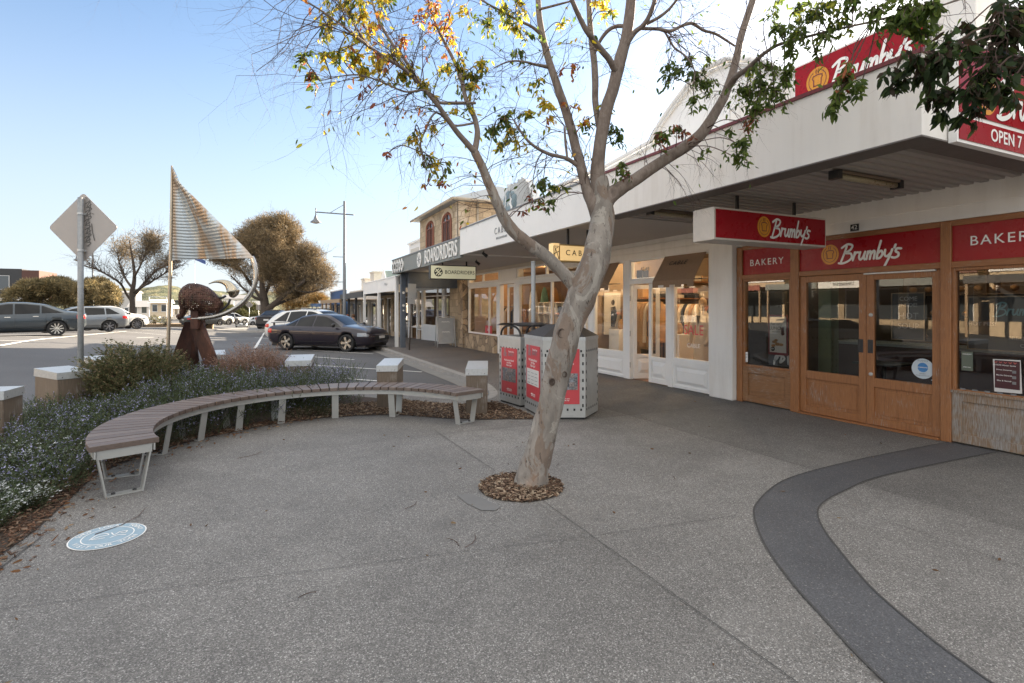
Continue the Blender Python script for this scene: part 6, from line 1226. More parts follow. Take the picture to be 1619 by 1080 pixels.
    for y in wy:
        for s_ in (-1, 1):
            w_ = .205; mw = MB().lathe([(rr*.72, -w_/2+.02), (rr*.95, -w_/2), (rr, -w_/2+.03), (rr, w_/2-.03), (rr*.95, w_/2), (rr*.76, w_/2-.005), (rr*.72, w_/2-.03), (rr*.72, -w_/2+.02)], (s_*wx, y, rr), 'x', 28)
            wo = mw.build('wheel', TYRE, root); sd = s_; xo = s_*(wx+(w_/2-.025)); mr = MB(); mr.lathe([(rr*.76, xo-.0), (rr*.72, xo-sd*.012), (rr*.70, xo-sd*.06)], (0, y, rr), 'x', 28)
            for k in range(spokes):
                a = 2*math.pi*k/spokes+.3; Mx = Matrix.Translation((0, y, rr)) @ Matrix.Rotation(a, 4, 'X'); wd = .30/spokes*rr/.33
                mr.prism([(xo-sd*.012, -wd*.55, .04), (xo-sd*.012, wd*.55, .04), (xo-sd*.004, wd*.85, rr*.73), (xo-sd*.004, -wd*.85, rr*.73)], (-sd*.02, 0, 0), M=Mx)
            mr.lathe([(.001, xo+sd*.004), (.05, xo), (.055, xo-sd*.03)], (0, y, rr), 'x', 12); mr.build('rim', rimm, wo)
            MB().lathe([(.001, xo-sd*.07), (rr*.71, xo-sd*.07)], (0, y, rr), 'x', 20).build('rim_backing', BLACK, wo)  # black backing disc that keeps the gaps between the spokes dark
    def patch(nm, mat, y0, y1, z0, z1, s_, off=.006, n=6):
        mg = MB(); mg.grid(lambda u, v: Vector((s_*(sidex(y0+(y1-y0)*u, z0+(z1-z0)*v)+off), y0+(y1-y0)*u, z0+(z1-z0)*v)), n, 3); return mg.build(nm, mat, root)
    zb = np.interp(L/2-.3, ys, belt); zr = np.interp(-L/2+.15, ys, belt)
    for s_ in (-1, 1):
        patch('headlight', HEAD, L/2-.52, L/2-.06, zb-.17, zb-.04, s_); patch('tail_light', TAIL, -L/2+.03, -L/2+.34, zr-.20, zr-.04, s_)
    if detail:
        for s_ in (-1, 1):
            yb_ = g['fb']-.22; zz = np.interp(yb_, ys, belt)+.09; MB().ell((s_*(hwm+.07), yb_, zz), (.10, .06, .075), 12, 8).build('side_mirror', DARK, root)
            for yy in g['doors']: z_ = np.interp(yy, ys, belt)-.09; patch('door_handle', spec.get('hm', paint), yy-.09, yy+.09, z_-.012, z_+.012, s_, .022, 4)
            m = MB(); m.box(0, .001, 0, .001, 0, .001) if False else None
            for yy in g['gaps']: m.tube([(s_*(sidex(yy, z)+.001), yy, z) for z in np.linspace(np.interp(yy, ys, bot)+.1, np.interp(yy, ys, belt)-.01, 10)], .005, 4, cap=False)
            z_ = np.interp(0, ys, bot)+.16; m.tube([(s_*(sidex(y_, z_)+.002), y_, z_) for y_ in np.linspace(wy[1]+rr+.1, wy[0]-rr-.1, 10)], .008, 4, cap=False)
            m.build('panel_gap', BLACK, root)
    yf = L/2; zf = np.interp(L/2-.05, ys, bot)
    MB().box(-.45, .45, yf-.03, yf+.012, zf+.10, zf+.28, bev=.01).build('grille', BLACK, root); MB().box(-.18, .18, yf+.012, yf+.022, zf+.18, zf+.28).build('number_plate', PLATE, root)
    MB().box(-.18, .18, -yf-.012, -yf+.02, zr-.28, zr-.16).build('number_plate', PLATE, root)
    m = MB(); m.box(-hwm*.78, hwm*.78, -L/2+.25, L/2-.25, .17, .34); m.build('underbody', DARK, root)
    if spec.get('spoiler'): y_ = -L/2+.12; z_ = np.interp(y_, ys, top); MB().box(-.58, .58, y_-.06, y_+.10, z_+.10, z_+.125, bev=.008).box(-.5, -.46, y_-.02, y_+.05, z_-.02, z_+.10).box(.46, .5, y_-.02, y_+.05, z_-.02, z_+.10).build('spoiler', paint, root)
    if spec.get('rails'):
        for s_ in (-1, 1): MB().tube([(s_*(np.interp(y_, ys, rw)*.86), y_, np.interp(y_, ys, top)+.03) for y_ in np.linspace(g['rt']+.1, g['ft']-.1, 8)], .018, 6).build('roof_rail', DARK, root)
    root.location = loc; root.rotation_euler.z = heading; return root
SEDAN = dict(L=4.9, wb=2.83, wc=.05, wr=.335, top=[(-1, .93), (-.93, .98), (-.66, 1.02), (-.34, 1.37), (-.12, 1.44), (.1, 1.43), (.22, 1.36), (.50, 1.02), (.75, .94), (.93, .80), (1, .62)],
    belt=[(-1, .84), (-.9, .92), (-.5, .94), (.3, .92), (.6, .90), (.9, .76), (1, .58)], hw=[(-1, .70), (-.93, .83), (-.7, .91), (0, .93), (.7, .91), (.9, .80), (.97, .66), (1, .52)], rw=[(-1, .6), (-.6, .62), (-.3, .60), (0, .60), (.3, .60), (.6, .66), (1, .5)],
    bot=[(-1, .42), (-.93, .28), (-.7, .22), (.7, .20), (.93, .22), (1, .36)], glass=dict(rb=-1.42, rt=-.85, ft=.42, fb=1.18, pill=[-.92, -.10], ws=(1.22, .50), rs=(-1.55, -.84), doors=[-.72, .15], gaps=[-1.05, -.12, .98]), spoiler=True)
TOY = dict(SEDAN, L=4.62, wb=2.70, wr=.32, spoiler=False, hm=RIM, top=[(-1, .98), (-.93, 1.03), (-.74, 1.07), (-.40, 1.38), (-.12, 1.46), (.1, 1.46), (.25, 1.38), (.56, 1.04), (.78, .95), (.93, .80), (1, .60)], belt=[(-1, .88), (-.9, .97), (-.5, .96), (.3, .90), (.6, .88), (.9, .74), (1, .56)],
    glass=dict(rb=-1.52, rt=-.85, ft=.5, fb=1.25, pill=[-.78, .06], ws=(1.28, .56), rs=(-1.66, -.92), doors=[-.62, .25], gaps=[-.95, .02, 1.02]))
HATCH = dict(SEDAN, L=4.35, wb=2.65, wr=.32, spoiler=False, wc=.12, top=[(-1, .95), (-.96, 1.08), (-.90, 1.28), (-.78, 1.41), (-.3, 1.46), (.05, 1.46), (.22, 1.38), (.54, 1.05), (.8, .93), (.94, .78), (1, .60)], belt=[(-1, .86), (-.9, 1.0), (-.5, .97), (.3, .91), (.6, .88), (.9, .74), (1, .56)],
    hw=[(-1, .76), (-.93, .86), (-.7, .90), (0, .90), (.7, .88), (.9, .78), (.97, .66), (1, .52)], glass=dict(rb=-1.72, rt=-1.25, ft=.42, fb=1.15, pill=[-1.05, -.1], ws=(1.18, .45), rs=(-2.08, -1.78), doors=[-.75, .12], gaps=[-1.1, -.12, .95]))
SUV = dict(HATCH, L=4.66, wb=2.85, wr=.365, wc=.05, top=[(-1, 1.02), (-.95, 1.2), (-.85, 1.42), (-.65, 1.58), (-.2, 1.66), (.08, 1.65), (.25, 1.55), (.52, 1.16), (.8, 1.05), (.94, .92), (1, .66)], belt=[(-1, .95), (-.9, 1.08), (-.5, 1.08), (.3, 1.03), (.6, 1.02), (.9, .88), (1, .62)], bot=[(-1, .45), (-.93, .34), (-.7, .26), (.7, .26), (.93, .28), (1, .40)],
    hw=[(-1, .80), (-.93, .90), (-.7, .94), (0, .94), (.7, .93), (.9, .84), (.97, .72), (1, .58)], glass=dict(rb=-1.75, rt=-1.2, ft=.45, fb=1.2, pill=[-1.0, -.05], ws=(1.22, .5), rs=(-2.2, -1.75), doors=[-.7, .2], gaps=[-1.1, -.08, 1.0]), rails=True)
CARR = plain('twin_tone_rim', (.50, .46, .40), .3, .7)
# parked at an angle, nose to the kerb
def hd(dx, dy): return math.atan2(dy, dx)-math.pi/2
f0, r0 = Vector((2.94, 20.73)), Vector((.92, 22.68))
def placecar(fn, spec, paint, lab, rimm, front, heading_vec, side_off, **k):
    d = Vector(heading_vec).normalized(); lat = Vector((d.y, -d.x)); w0 = Vector(front)-d*(spec['wb']/2+spec.get('wc', 0))+lat*side_off
    return car(fn, spec, paint, lab, rimm, (w0.x, w0.y, roadz(w0.x, w0.y)), hd(*d), **k)
GRP = 'cars parked along the street'
c1 = placecar('parked_car', SEDAN, carpaint('dark_plum_paint', (.014, .010, .018), .1), 'dark plum sedan with a boot spoiler parked nose to the kerb at an angle', CARR, (2.98, 20.95), (1, -.97), -.82, group=GRP)
c2 = placecar('parked_car', SUV, carpaint('white_car_paint', (.62, .62, .60), .0), 'white wagon with roof rails parked directly behind the dark plum sedan', RIMD, (2.9, 24.6), (1, -.97), -.80, group=GRP)
def atlat(px, d, gz_=None): p = PD(px, 485, d); return (p.x, p.y)
# Toyota-like sedan: rear wheel at px 88, depth ~24
p = PD(88, 485, 24.2); v_dir = Vector((-1, -.30)).normalized()
o = car('parked_car', TOY, carpaint('blue_grey_paint', (.045, .058, .07), .4), 'blue-grey sedan parked at the left edge of the photo', RIM, (0, 0, 0), 0, GRP, spokes=10); rear = Vector((p.x, p.y)); lat = Vector((v_dir.y, -v_dir.x)); w0 = rear+v_dir*(2.70/2-.05)+lat*(-.8); o.location = (w0.x, w0.y, zof(528.8, 24.2)); o.rotation_euler.z = hd(*v_dir)
p = PD(163, 485, 31.5); v_dir = Vector((-1, -.42)).normalized(); lat = Vector((v_dir.y, -v_dir.x)); w0 = Vector((p.x, p.y))+v_dir*(2.65/2-.1)+lat*(-.78)
o = car('parked_car', HATCH, carpaint('silver_grey_paint', (.20, .22, .24), .6), 'silver-grey hatchback parked between the blue-grey sedan and the white car', RIMD, (w0.x, w0.y, zof(523.3, 31.5)), hd(*v_dir), GRP, spokes=7)
p = PD(216, 485, 38); v_dir = Vector((1, .55)).normalized(); lat = Vector((v_dir.y, -v_dir.x)); w0 = Vector((p.x, p.y))-v_dir*(2.85/2+.05)+lat*(-.8)
o = car('parked_car', SUV, carpaint('bright_white_paint', (.70, .69, .66), .0), 'white car with large dark rims facing right, beyond the silver-grey hatchback', RIMD, (w0.x, w0.y, zof(520.5, 38)), hd(*v_dir), GRP, spokes=9)
def far(spec, pn, col, met, lab, px, py, d, hv, grp='distant cars on the street'):
    p = PD(px, py, d); return car('car', spec, carpaint(pn, col, met), lab, RIMD, (p.x, p.y, p.z), hd(*hv), grp, detail=False)
far(SUV, 'far_white', (.6, .6, .58), 0, 'white van-like car parked first in the distant row right of the sculpture stand', 336, 514.5, 62, (.8, .6)); far(HATCH, 'far_black', (.02, .02, .02), .2, 'black car parked between two pale cars in the distant row', 352, 514, 68, (.8, .6)); far(SUV, 'far_silver', (.4, .42, .44), .4, 'silver car at the right end of the distant parked row', 366, 513, 76, (.8, .6)); far(TOY, 'far_dark', (.04, .045, .05), .3, 'dark car partly hidden by the sculpture column', 322, 515, 60, (.8, .6))
far(TOY, 'far_white2', (.62, .62, .6), 0, 'white sedan driving towards the camera in the distance', 382, 517.5, 92, (.05, -1)); far(SUV, 'far_grey2', (.3, .31, .32), .4, 'grey car following the distant white sedan', 397.5, 515, 108, (.05, -1)); far(SUV, 'far_silver3', (.45, .45, .45), .4, 'pale car far up the street left of the large trunk', 409, 514, 104, (.9, .3))
far(TOY, 'far_graphite', (.03, .03, .035), .2, 'dark car mostly hidden behind the plum sedan and the white wagon', 437, 519, 42, (.35, 1))
# ================================================================ PEOPLE (two seated outside the shops, far off)
def person(loc, face, coat, trousers, hairc, lab):
    t = thing('person', loc, lab, 'person'); SKIN = plain('skin', (.45, .26, .18), .6); ca, sa = math.cos(face), math.sin(face)
    J = dict(pel=(0, 0, .50), wai=(0, -.02, .68), che=(0, -.02, .92), nec=(0, 0, 1.06), hea=(0, .03, 1.15), he2=(0, .03, 1.24), kl=(-.13, .42, .50), kr=(.13, .42, .50), al=(-.13, .44, .08), ar=(.13, .44, .08), fl=(-.13, .58, .04), fr=(.13, .58, .04),
             sl=(-.19, -.02, .98), sr=(.19, -.02, .98), el=(-.26, .06, .74), er=(.26, .06, .74), hl=(-.14, .30, .68), hr=(.14, .30, .68), pl=(-.11, 0, .5), pr=(.11, 0, .5))
    R_ = dict(pel=.14, wai=.125, che=.15, nec=.055, hea=.085, he2=.07, kl=.065, kr=.065, al=.045, ar=.045, fl=.035, fr=.035, sl=.065, sr=.065, el=.045, er=.045, hl=.035, hr=.035, pl=.09, pr=.09)
    E_ = [('pel', 'wai'), ('wai', 'che'), ('che', 'nec'), ('nec', 'hea'), ('hea', 'he2'), ('pel', 'pl'), ('pl', 'kl'), ('kl', 'al'), ('al', 'fl'), ('pel', 'pr'), ('pr', 'kr'), ('kr', 'ar'), ('ar', 'fr'), ('che', 'sl'), ('sl', 'el'), ('el', 'hl'), ('che', 'sr'), ('sr', 'er'), ('er', 'hr')]
    ks = list(J); vs = [Vector((J[k][0]*ca-J[k][1]*sa, J[k][0]*sa+J[k][1]*ca, J[k][2])) for k in ks]; n0 = len(vs); edges = [(ks.index(a), ks.index(b)) for a, b in E_]; rads = [R_[k] for k in ks]
    for s_, hk, ek in ((-1, 'hl', 'el'), (1, 'hr', 'er')):
        h = vs[ks.index(hk)]; d = (h-vs[ks.index(ek)]).normalized(); sdv = d.cross(Vector((0, 0, 1))).normalized()
        for q in range(5):
            b = h+d*.05+sdv*(.018*(q-2)); L_ = (.05, .065, .07, .065, .045)[q]; i0 = len(vs); vs += [b, b+d*L_*.6-Vector((0, 0, .01)), b+d*L_-Vector((0, 0, .03))]; rads += [.010, .009, .007]; edges += [(ks.index(hk), i0), (i0, i0+1), (i0+1, i0+2)]
    me = bpy.data.meshes.new('body'); me.from_pydata(vs, edges, []); o = bpy.data.objects.new('tmp', me); C.objects.link(o); sk = o.modifiers.new('s', 'SKIN'); o.modifiers.new('u', 'SUBSURF').levels = 1
    for i, sv in enumerate(me.skin_vertices[0].data): sv.radius = (rads[i], rads[i]); sv.use_root = (i == 0)
    bpy.context.view_layer.update(); m2 = bpy.data.meshes.new_from_object(o.evaluated_get(bpy.context.evaluated_depsgraph_get())); bpy.data.objects.remove(o); m2.materials.clear()
    for mt in (SKIN, coat, trousers): m2.materials.append(mt)
    hands = [vs[ks.index('hl')], vs[ks.index('hr')]]
    for p in m2.polygons:
        c_ = p.center; p.use_smooth = True; p.material_index = 0 if (c_.z > 1.06 or min((c_-h).length for h in hands) < .06 or any((c_-h).length < .14 and c_.z < h.z+.02 and (c_-h).dot(Vector((-sa, ca, 0))) > .02 for h in hands)) else (2 if c_.z < .56 else 1)
    b = link('body', m2, t); b.location = (0, 0, 0); O = Vector(loc); 
    hd_ = Vector(( -.03*sa*0+.03*-sa, .03*ca, 1.2))+O; MB().ell(hd_+Vector((.02*sa, -.02*ca, .035)), (.095, .10, .11), 14, 10).build('hair', hairc, t)
    m = MB(); f_ = Vector((-sa, ca, 0)); s2 = Vector((ca, sa, 0)); hc = O+vs[ks.index('hea')]
    m.ell(hc+f_*.085+Vector((0, 0, .01)), (.012, .012, .02), 8, 6); m.build('nose', SKIN, t); m = MB()
    for q in (-1, 1): m.ell(hc+f_*.075+s2*.03*q+Vector((0, 0, .035)), (.009, .009, .007), 8, 6)
    m.build('eye', DARK, t); MB().ell(hc+f_*.078-Vector((0, 0, .035)), (.02, .01, .006), 8, 6).build('mouth', plain('lips', (.35, .12, .1), .6), t); m = MB()
    for q in (-1, 1): m.ell(hc+s2*.088*q+Vector((0, 0, .01)), (.012, .018, .025), 8, 6)
    m.build('ear', SKIN, t)
    ch = thing('chair', loc, 'outdoor chair under '+lab, 'chair'); M_ = Matrix.Translation(O) @ Matrix.Rotation(face, 4, 'Z'); MB().box(-.22, .22, -.2, .25, .36, .39, M=M_).build('seat', TANP, ch); MB().box(-.22, .22, -.24, -.2, .39, .85, M=M_).build('backrest', TANP, ch)
    for a in (-.2, .2):
        for b_ in (-.2, .22): MB().box(a-.015, a+.015, b_-.015, b_+.015, 0, .36, M=M_).build('leg', DARK, ch)
    return t
p = PD(559, 500, 27.5); person((p.x+.0, p.y, drop(p.y)+.0), rad(95), plain('brown_coat', (.16, .09, .05), .9), plain('dark_trousers', (.04, .04, .05), .9), plain('brown_hair', (.10, .05, .025), .9), 'person in a brown coat seated by the dark verandah post')
p = PD(549.5, 500, 28.5); person((p.x, p.y, drop(p.y)), rad(-80), plain('dark_jacket', (.03, .03, .035), .9), plain('dark_trousers', (.04, .04, .05), .9), plain('red_hair', (.16, .05, .02), .9), 'person in a dark jacket seated behind the windscreen of the plum sedan')
# ================================================================ TREES AND PLANTS
def colmix(n, cols, wts, v=.2):
    c = np.array(cols)[nr.choice(len(cols), n, p=np.array(wts)/sum(wts))]; return np.clip(c*nr.uniform(1-v, 1+v, (n, 1)), 0, 1)
GREEN = [(.105, .155, .03), (.16, .21, .045), (.07, .11, .025)]; YELL = [(.75, .52, .04), (.62, .48, .06), (.42, .42, .05)]; ORNG = [(.60, .22, .05), (.40, .13, .06), (.28, .10, .06)]
gum = thing('gum_tree', (2.09, 4.23, 0), 'leaning pale-barked gum tree with forked limbs and yellow and green leaves, in the paving', 'tree')
def limb(pts, name='limb', mat=None, m=None, taper=None, jit=.04, sides=12, sub=4):
    """pts: (px, py, width px, depth)"""
    P = [PD(a, b, d) for a, b, w_, d in pts]; Q = smooth_pts(P, sub); R_ = []
    for i in range(len(Q)): j = i/sub; k = min(int(j), len(pts)-2); f = j-k; R_.append((.9 if pts[0][2] < 40 else 1.)*(pts[k][2]*(1-f)+pts[k+1][2]*f)/2*(pts[k][3]*(1-f)+pts[k+1][3]*f)/FPX)
    return Q, R_
trunk = [(839, 774, 64, 4.80), (841, 758, 53, 4.80), (845, 738, 47, 4.80), (853, 710, 43, 4.80), (862, 676, 41, 4.80), (870, 640, 39.5, 4.79), (879, 600, 41, 4.79), (888, 560, 42, 4.78), (897, 525, 42, 4.77), (908, 497, 43, 4.77), (919, 469, 47, 4.76), (930, 440, 46, 4.77), (941, 412, 44, 4.79), (948, 380, 40, 4.82), (952, 350, 38, 4.86), (952, 325, 35, 4.89), (950, 300, 29, 4.9), (948, 280, 23, 4.9)]
Q, R_ = limb(trunk); tr_m = MB(); tr_m.tube(Q, R_, 26, jit=.035)
for px, py, rx, dd in ((924, 465, .075, -.12), (879, 520, .05, -.10), (903, 500, .035, -.12), (893, 600, .04, -.13), (948, 432, .05, -.12), (878, 652, .035, -.13)):
    pass
tk = tr_m.build('trunk', BARK, gum, False)
kn = MB()
for (px, py, r_, dd) in ((927, 463, .078, .172), (888, 527, .042, .158), (893, 592, .026, .155), (873, 604, .032, .158), (938, 424, .035, .15)):
    c0 = PD(px, py, 4.78-dd+.045); F_ = -Fw; U_ = Rt
    prof = [(r_*1.05, .0), (r_*1.0, .030), (r_*.86, .038), (r_*.78, .018), (r_*.62, .026), (r_*.48, .014), (r_*.3, .022), (.001, .016)]
    vs = []; 
    for (rr_, h) in prof:
        for j in range(20): a = 2*math.pi*j/20; vs.append(c0+U_*(rr_*.85*math.cos(a))+Vector((0, 0, rr_*1.05*math.sin(a)))+F_*(h-.03))
    kn.add(vs, [(k*20+j, k*20+(j+1) % 20, (k+1)*20+(j+1) % 20, (k+1)*20+j) for k in range(len(prof)-1) for j in range(20)], True)
kn.build('knot', plain('knot_bark', (.095, .068, .054), .8, var=.35, scale=20, bump=.8), tk, False)
LIMBS = {
 'L1': [(922, 468, 28, 4.80), (898, 440, 23, 4.74), (866, 408, 22, 4.68), (832, 382, 21, 4.62), (808, 362, 22, 4.58), (790, 330, 18, 4.55), (777, 300, 17, 4.52), (764, 268, 15, 4.50), (750, 240, 14, 4.47)],
 'L1a': [(750, 240, 12, 4.47), (755, 211, 10, 4.5), (750, 186, 9, 4.55), (738, 161, 8, 4.6), (728, 120, 7, 4.7), (716, 92, 6, 4.78), (700, 62, 5, 4.85), (684, 25, 4, 4.95), (672, -20, 3, 5.0)],
 'L1b': [(752, 242, 12, 4.47), (731, 219, 10, 4.4), (708, 189, 9, 4.32), (688, 161, 8, 4.25), (666, 136, 7.5, 4.2), (641, 111, 6.5, 4.12), (597, 83, 5, 4.0), (566, 61, 4.5, 3.92), (527, 30, 3.5, 3.85), (490, 6, 3, 3.8), (450, -12, 2, 3.75)],
 'L1c': [(664, 134, 7, 4.2), (641, 96, 6, 4.3), (622, 72, 5.5, 4.38), (606, 46, 5, 4.45), (594, 20, 4, 4.5), (582, -20, 3, 4.55)],
 'L1d': [(694, 160, 4, 4.3), (672, 143, 4, 4.2), (640, 145, 3.5, 4.1), (600, 128, 3, 4.0), (560, 118, 2.5, 3.95), (505, 128, 1.5, 3.9)],
 'L1e': [(752, 163, 5, 4.55), (725, 163, 6, 4.5), (700, 163, 6, 4.45), (684, 160, 3, 4.35)],
 'L1f': [(748, 195, 4, 4.5), (716, 198, 4, 4.4), (690, 178, 3, 4.3), (672, 207, 3.5, 4.25), (664, 235, 2.5, 4.2), (676, 262, 1.5, 4.2)],
 'A': [(946, 345, 26, 4.88), (936, 318, 23, 4.88), (925, 290, 18, 4.94), (915, 250, 17, 5.0), (903, 205, 16, 5.08), (889, 158, 15, 5.15), (873, 113, 13, 5.25), (861, 70, 11.5, 5.35), (853, 30, 10.5, 5.45), (850, -30, 9, 5.6)],
 'B': [(952, 325, 34, 4.9), (946, 290, 27, 4.9), (947, 240, 22, 4.9), (957, 182, 22, 4.88), (969, 140, 21, 4.86), (980, 98, 21, 4.85), (991, 52, 19, 4.83), (998, 0, 17, 4.8), (1002, -60, 14, 4.8)],
 'Cc': [(950, 215, 10, 4.95), (942, 170, 11, 5.05), (941, 125, 12, 5.15), (938, 85, 11, 5.25), (933, 42, 10, 5.35), (930, -20, 9, 5.5)],
 'D': [(972, 110, 12, 4.82), (960, 90, 11, 4.72), (945, 72, 11, 4.65), (930, 52, 10, 4.55), (916, 27, 9, 4.5), (898, -15, 8, 4.4)],
 'E': [(988, 75, 9, 4.82), (1003, 52, 9, 4.78), (1017, 40, 9, 4.72), (1029, 20, 8, 4.66), (1040, -20, 7, 4.6)],
 'F': [(1012, 45, 6, 4.75), (1040, 46, 6, 4.8), (1060, 49, 6, 4.85), (1078, 41, 5.5, 4.9), (1094, 37, 5.5, 4.95), (1112, 48, 5, 5.0), (1132, 54, 4.5, 5.05), (1162, 73, 3.5, 5.1)],
 'Gg': [(998, 44, 7, 4.85), (978, 41, 7, 4.95), (962, 48, 7, 5.0), (948, 66, 6, 5.05), (940, 85, 5, 5.1)],
 'H': [(1022, 38, 6, 4.74), (1044, 26, 5.5, 4.7), (1062, 10, 5, 4.65), (1082, -20, 4, 4.6)],
 'F2': [(1052, 52, 3.5, 4.85), (1066, 75, 3.5, 4.8), (1085, 90, 3, 4.78), (1098, 112, 2.5, 4.75), (1094, 140, 1.5, 4.75)],
 'R': [(946, 345, 26, 4.88), (958, 318, 30, 4.88), (977, 300, 26, 4.91), (1000, 287, 22, 4.95), (1036, 262, 20, 4.98), (1075, 238, 20, 5.0), (1108, 212, 20, 5.02), (1130, 180, 17, 5.06), (1148, 145, 15, 5.1), (1161, 106, 13, 5.14), (1170, 64, 12, 5.16), (1181, 28, 12, 5.2), (1197, -20, 11, 5.25)],
 'R2': [(1148, 143, 13, 5.1), (1164, 122, 11, 4.98), (1184, 107, 9, 4.8), (1204, 88, 7, 4.6), (1228, 72, 6, 4.4), (1262, 62, 5, 4.2), (1300, 52, 4.5, 4.0), (1339, 43, 4, 3.85), (1380, 34, 4, 3.7), (1411, 26, 3.5, 3.6), (1450, 20, 3, 3.5), (1500, 5, 3, 3.4), (1560, -15, 3, 3.3)],
 'R3': [(1197, -20, 9, 5.25), (1260, -80, 8, 4.6), (1360, -110, 7, 3.9), (1470, -70, 6, 3.4), (1560, -20, 5, 3.1), (1600, 30, 3.5, 3.0), (1612, 90, 2, 3.0)],
 'A2': [(919, 267, 9, 5.0), (905, 256, 8, 4.95), (894, 250, 7, 4.9), (864, 242, 6, 4.82), (838, 226, 5, 4.75), (822, 206, 4, 4.7), (812, 190, 2.5, 4.7)],
 'A3': [(897, 250, 4, 4.92), (894, 225, 4.5, 4.95), (893, 200, 3, 5.0)],
 'A4': [(868, 106, 8, 5.28), (850, 103, 5, 5.2), (830, 98, 4, 5.1), (806, 97, 3, 5.0), (780, 108, 2, 4.95)],
 'A5': [(856, 55, 7, 5.38), (840, 42, 5, 5.3), (815, 30, 4, 5.2), (790, 16, 3.5, 5.1), (758, -2, 3, 5.0)],
 'A6': [(852, 15, 5, 5.45), (880, 8, 4, 5.4), (902, 2, 3, 5.3)],
}
LP = {}; TOPS = []
for k, pts in LIMBS.items():
    if pts[-1][1] < 0 and k not in ('R2', 'R3'):       # limbs run on and taper out above the picture
        (xa, ya, wa, da), (xb, yb, wb_, db) = pts[-2], pts[-1]; q = 95/math.hypot(xb-xa, yb-ya); dx, dy = (xb-xa)*q, (yb-ya)*q
        if k == 'R': dx, dy = 38, -85
        pts = pts+[(xb+dx, yb+dy-10, wb_*.62, db+.05), (xb+dx*2.1+12, yb+dy*1.9-15, max(1, wb_*.3), db+.1), (xb+dx*2.9, yb+dy*2.8-20, 1, db+.15)]; TOPS.append(pts[-3:]+[pts[-4]])
    Q, R_ = limb(pts, sub=5); LP[k] = (Q, R_); MB().tube(Q, R_, 14 if R_[0] > .04 else 8, jit=.05).build('limb', BARK if k in ('L1',) else BARKU, gum, False)
# twigs: recursive thin branchlets
TS = [[], [], [], []]
def addseg(a, b, ra, rb): TS[0].append(tuple(a)); TS[1].append(tuple(b)); TS[2].append(ra*1.25); TS[3].append(rb*1.25)
def grow(p, d, L_, r, lvl, droop, tips=None):
    n = 5; p = Vector(p); d = Vector(d).normalized()
    for k in range(n):
        d = (d+Vector((rnd.gauss(0, .20), rnd.gauss(0, .20), rnd.gauss(0, .16)+droop))).normalized(); q = p+d*(L_/n); r2 = r*(1-.13); addseg(p, q, r, r2)
        if lvl > 0 and rnd.random() < .8:
            s_ = Vector((rnd.gauss(0, 1), rnd.gauss(0, 1), rnd.gauss(0, .7))).normalized(); grow(q, d*.8+s_*.75, L_*rnd.uniform(.4, .75), r2*.62, lvl-1, droop, tips)
        p, r = q, r2
    if tips is not None: tips.append((p, d))
def twigs(key, f0_, f1_, n, L_, r, lvl, droop, up=.2):
    Q, R_ = LP[key]
    for _ in range(n):
        i = int((f0_+(f1_-f0_)*rnd.random())*(len(Q)-2)); t = (Q[i+1]-Q[i]).normalized(); s_ = Vector((rnd.gauss(0, 1), rnd.gauss(0, 1), rnd.gauss(0, 1)+up)).normalized(); s_ = (s_-t*s_.dot(t)*.6)
        grow(Q[i], t*.55+s_*.9, L_*rnd.uniform(.6, 1.25), min(r, R_[i]*.5), lvl, droop)
for key, a, b, n, L_, r, lv, dr, up in (('L1b', .2, 1, 46, .62, .0040, 2, -.03, .0), ('L1c', .0, 1, 20, .5, .0036, 2, -.0, .2), ('L1a', .15, 1, 24, .5, .0036, 2, -.02, .1), ('L1d', .2, 1, 22, .55, .0034, 2, -.05, -.1), ('L1f', .2, 1, 14, .42, .003, 2, -.10, -.3), ('L1', .6, 1, 10, .5, .0035, 2, -.08, -.2),
    ('A', .15, 1, 30, .5, .0038, 2, -.02, .1), ('A2', .15, 1, 20, .42, .003, 2, -.14, -.5), ('A4', .1, 1, 12, .4, .003, 2, -.05, 0), ('A5', .1, 1, 14, .4, .003, 2, -.03, 0), ('B', .35, 1, 12, .5, .0036, 2, -.04, .1), ('Cc', .2, 1, 12, .45, .003, 2, -.03, 0), ('D', .1, 1, 10, .4, .003, 2, -.02, 0),
    ('E', .3, 1, 8, .4, .003, 2, 0, .2), ('F', .1, 1, 26, .48, .0032, 2, -.10, -.3), ('F2', .1, 1, 10, .35, .0026, 1, -.15, -.3), ('H', .1, 1, 10, .4, .003, 2, -.02, .2), ('R', .25, .7, 20, .42, .003, 2, -.15, -.8), ('R', .6, 1, 14, .45, .003, 2, -.04, 0), ('R2', .1, 1, 22, .40, .0030, 2, -.08, -.2), ('R3', .3, 1, 14, .3, .003, 2, -.15, -.4)):
    twigs(key, a, b, n, L_, r, lv, dr, up)
allp = [(q, k) for k, (Q, R_) in LP.items() for q in Q]
LV = [[], [], [], [], []]
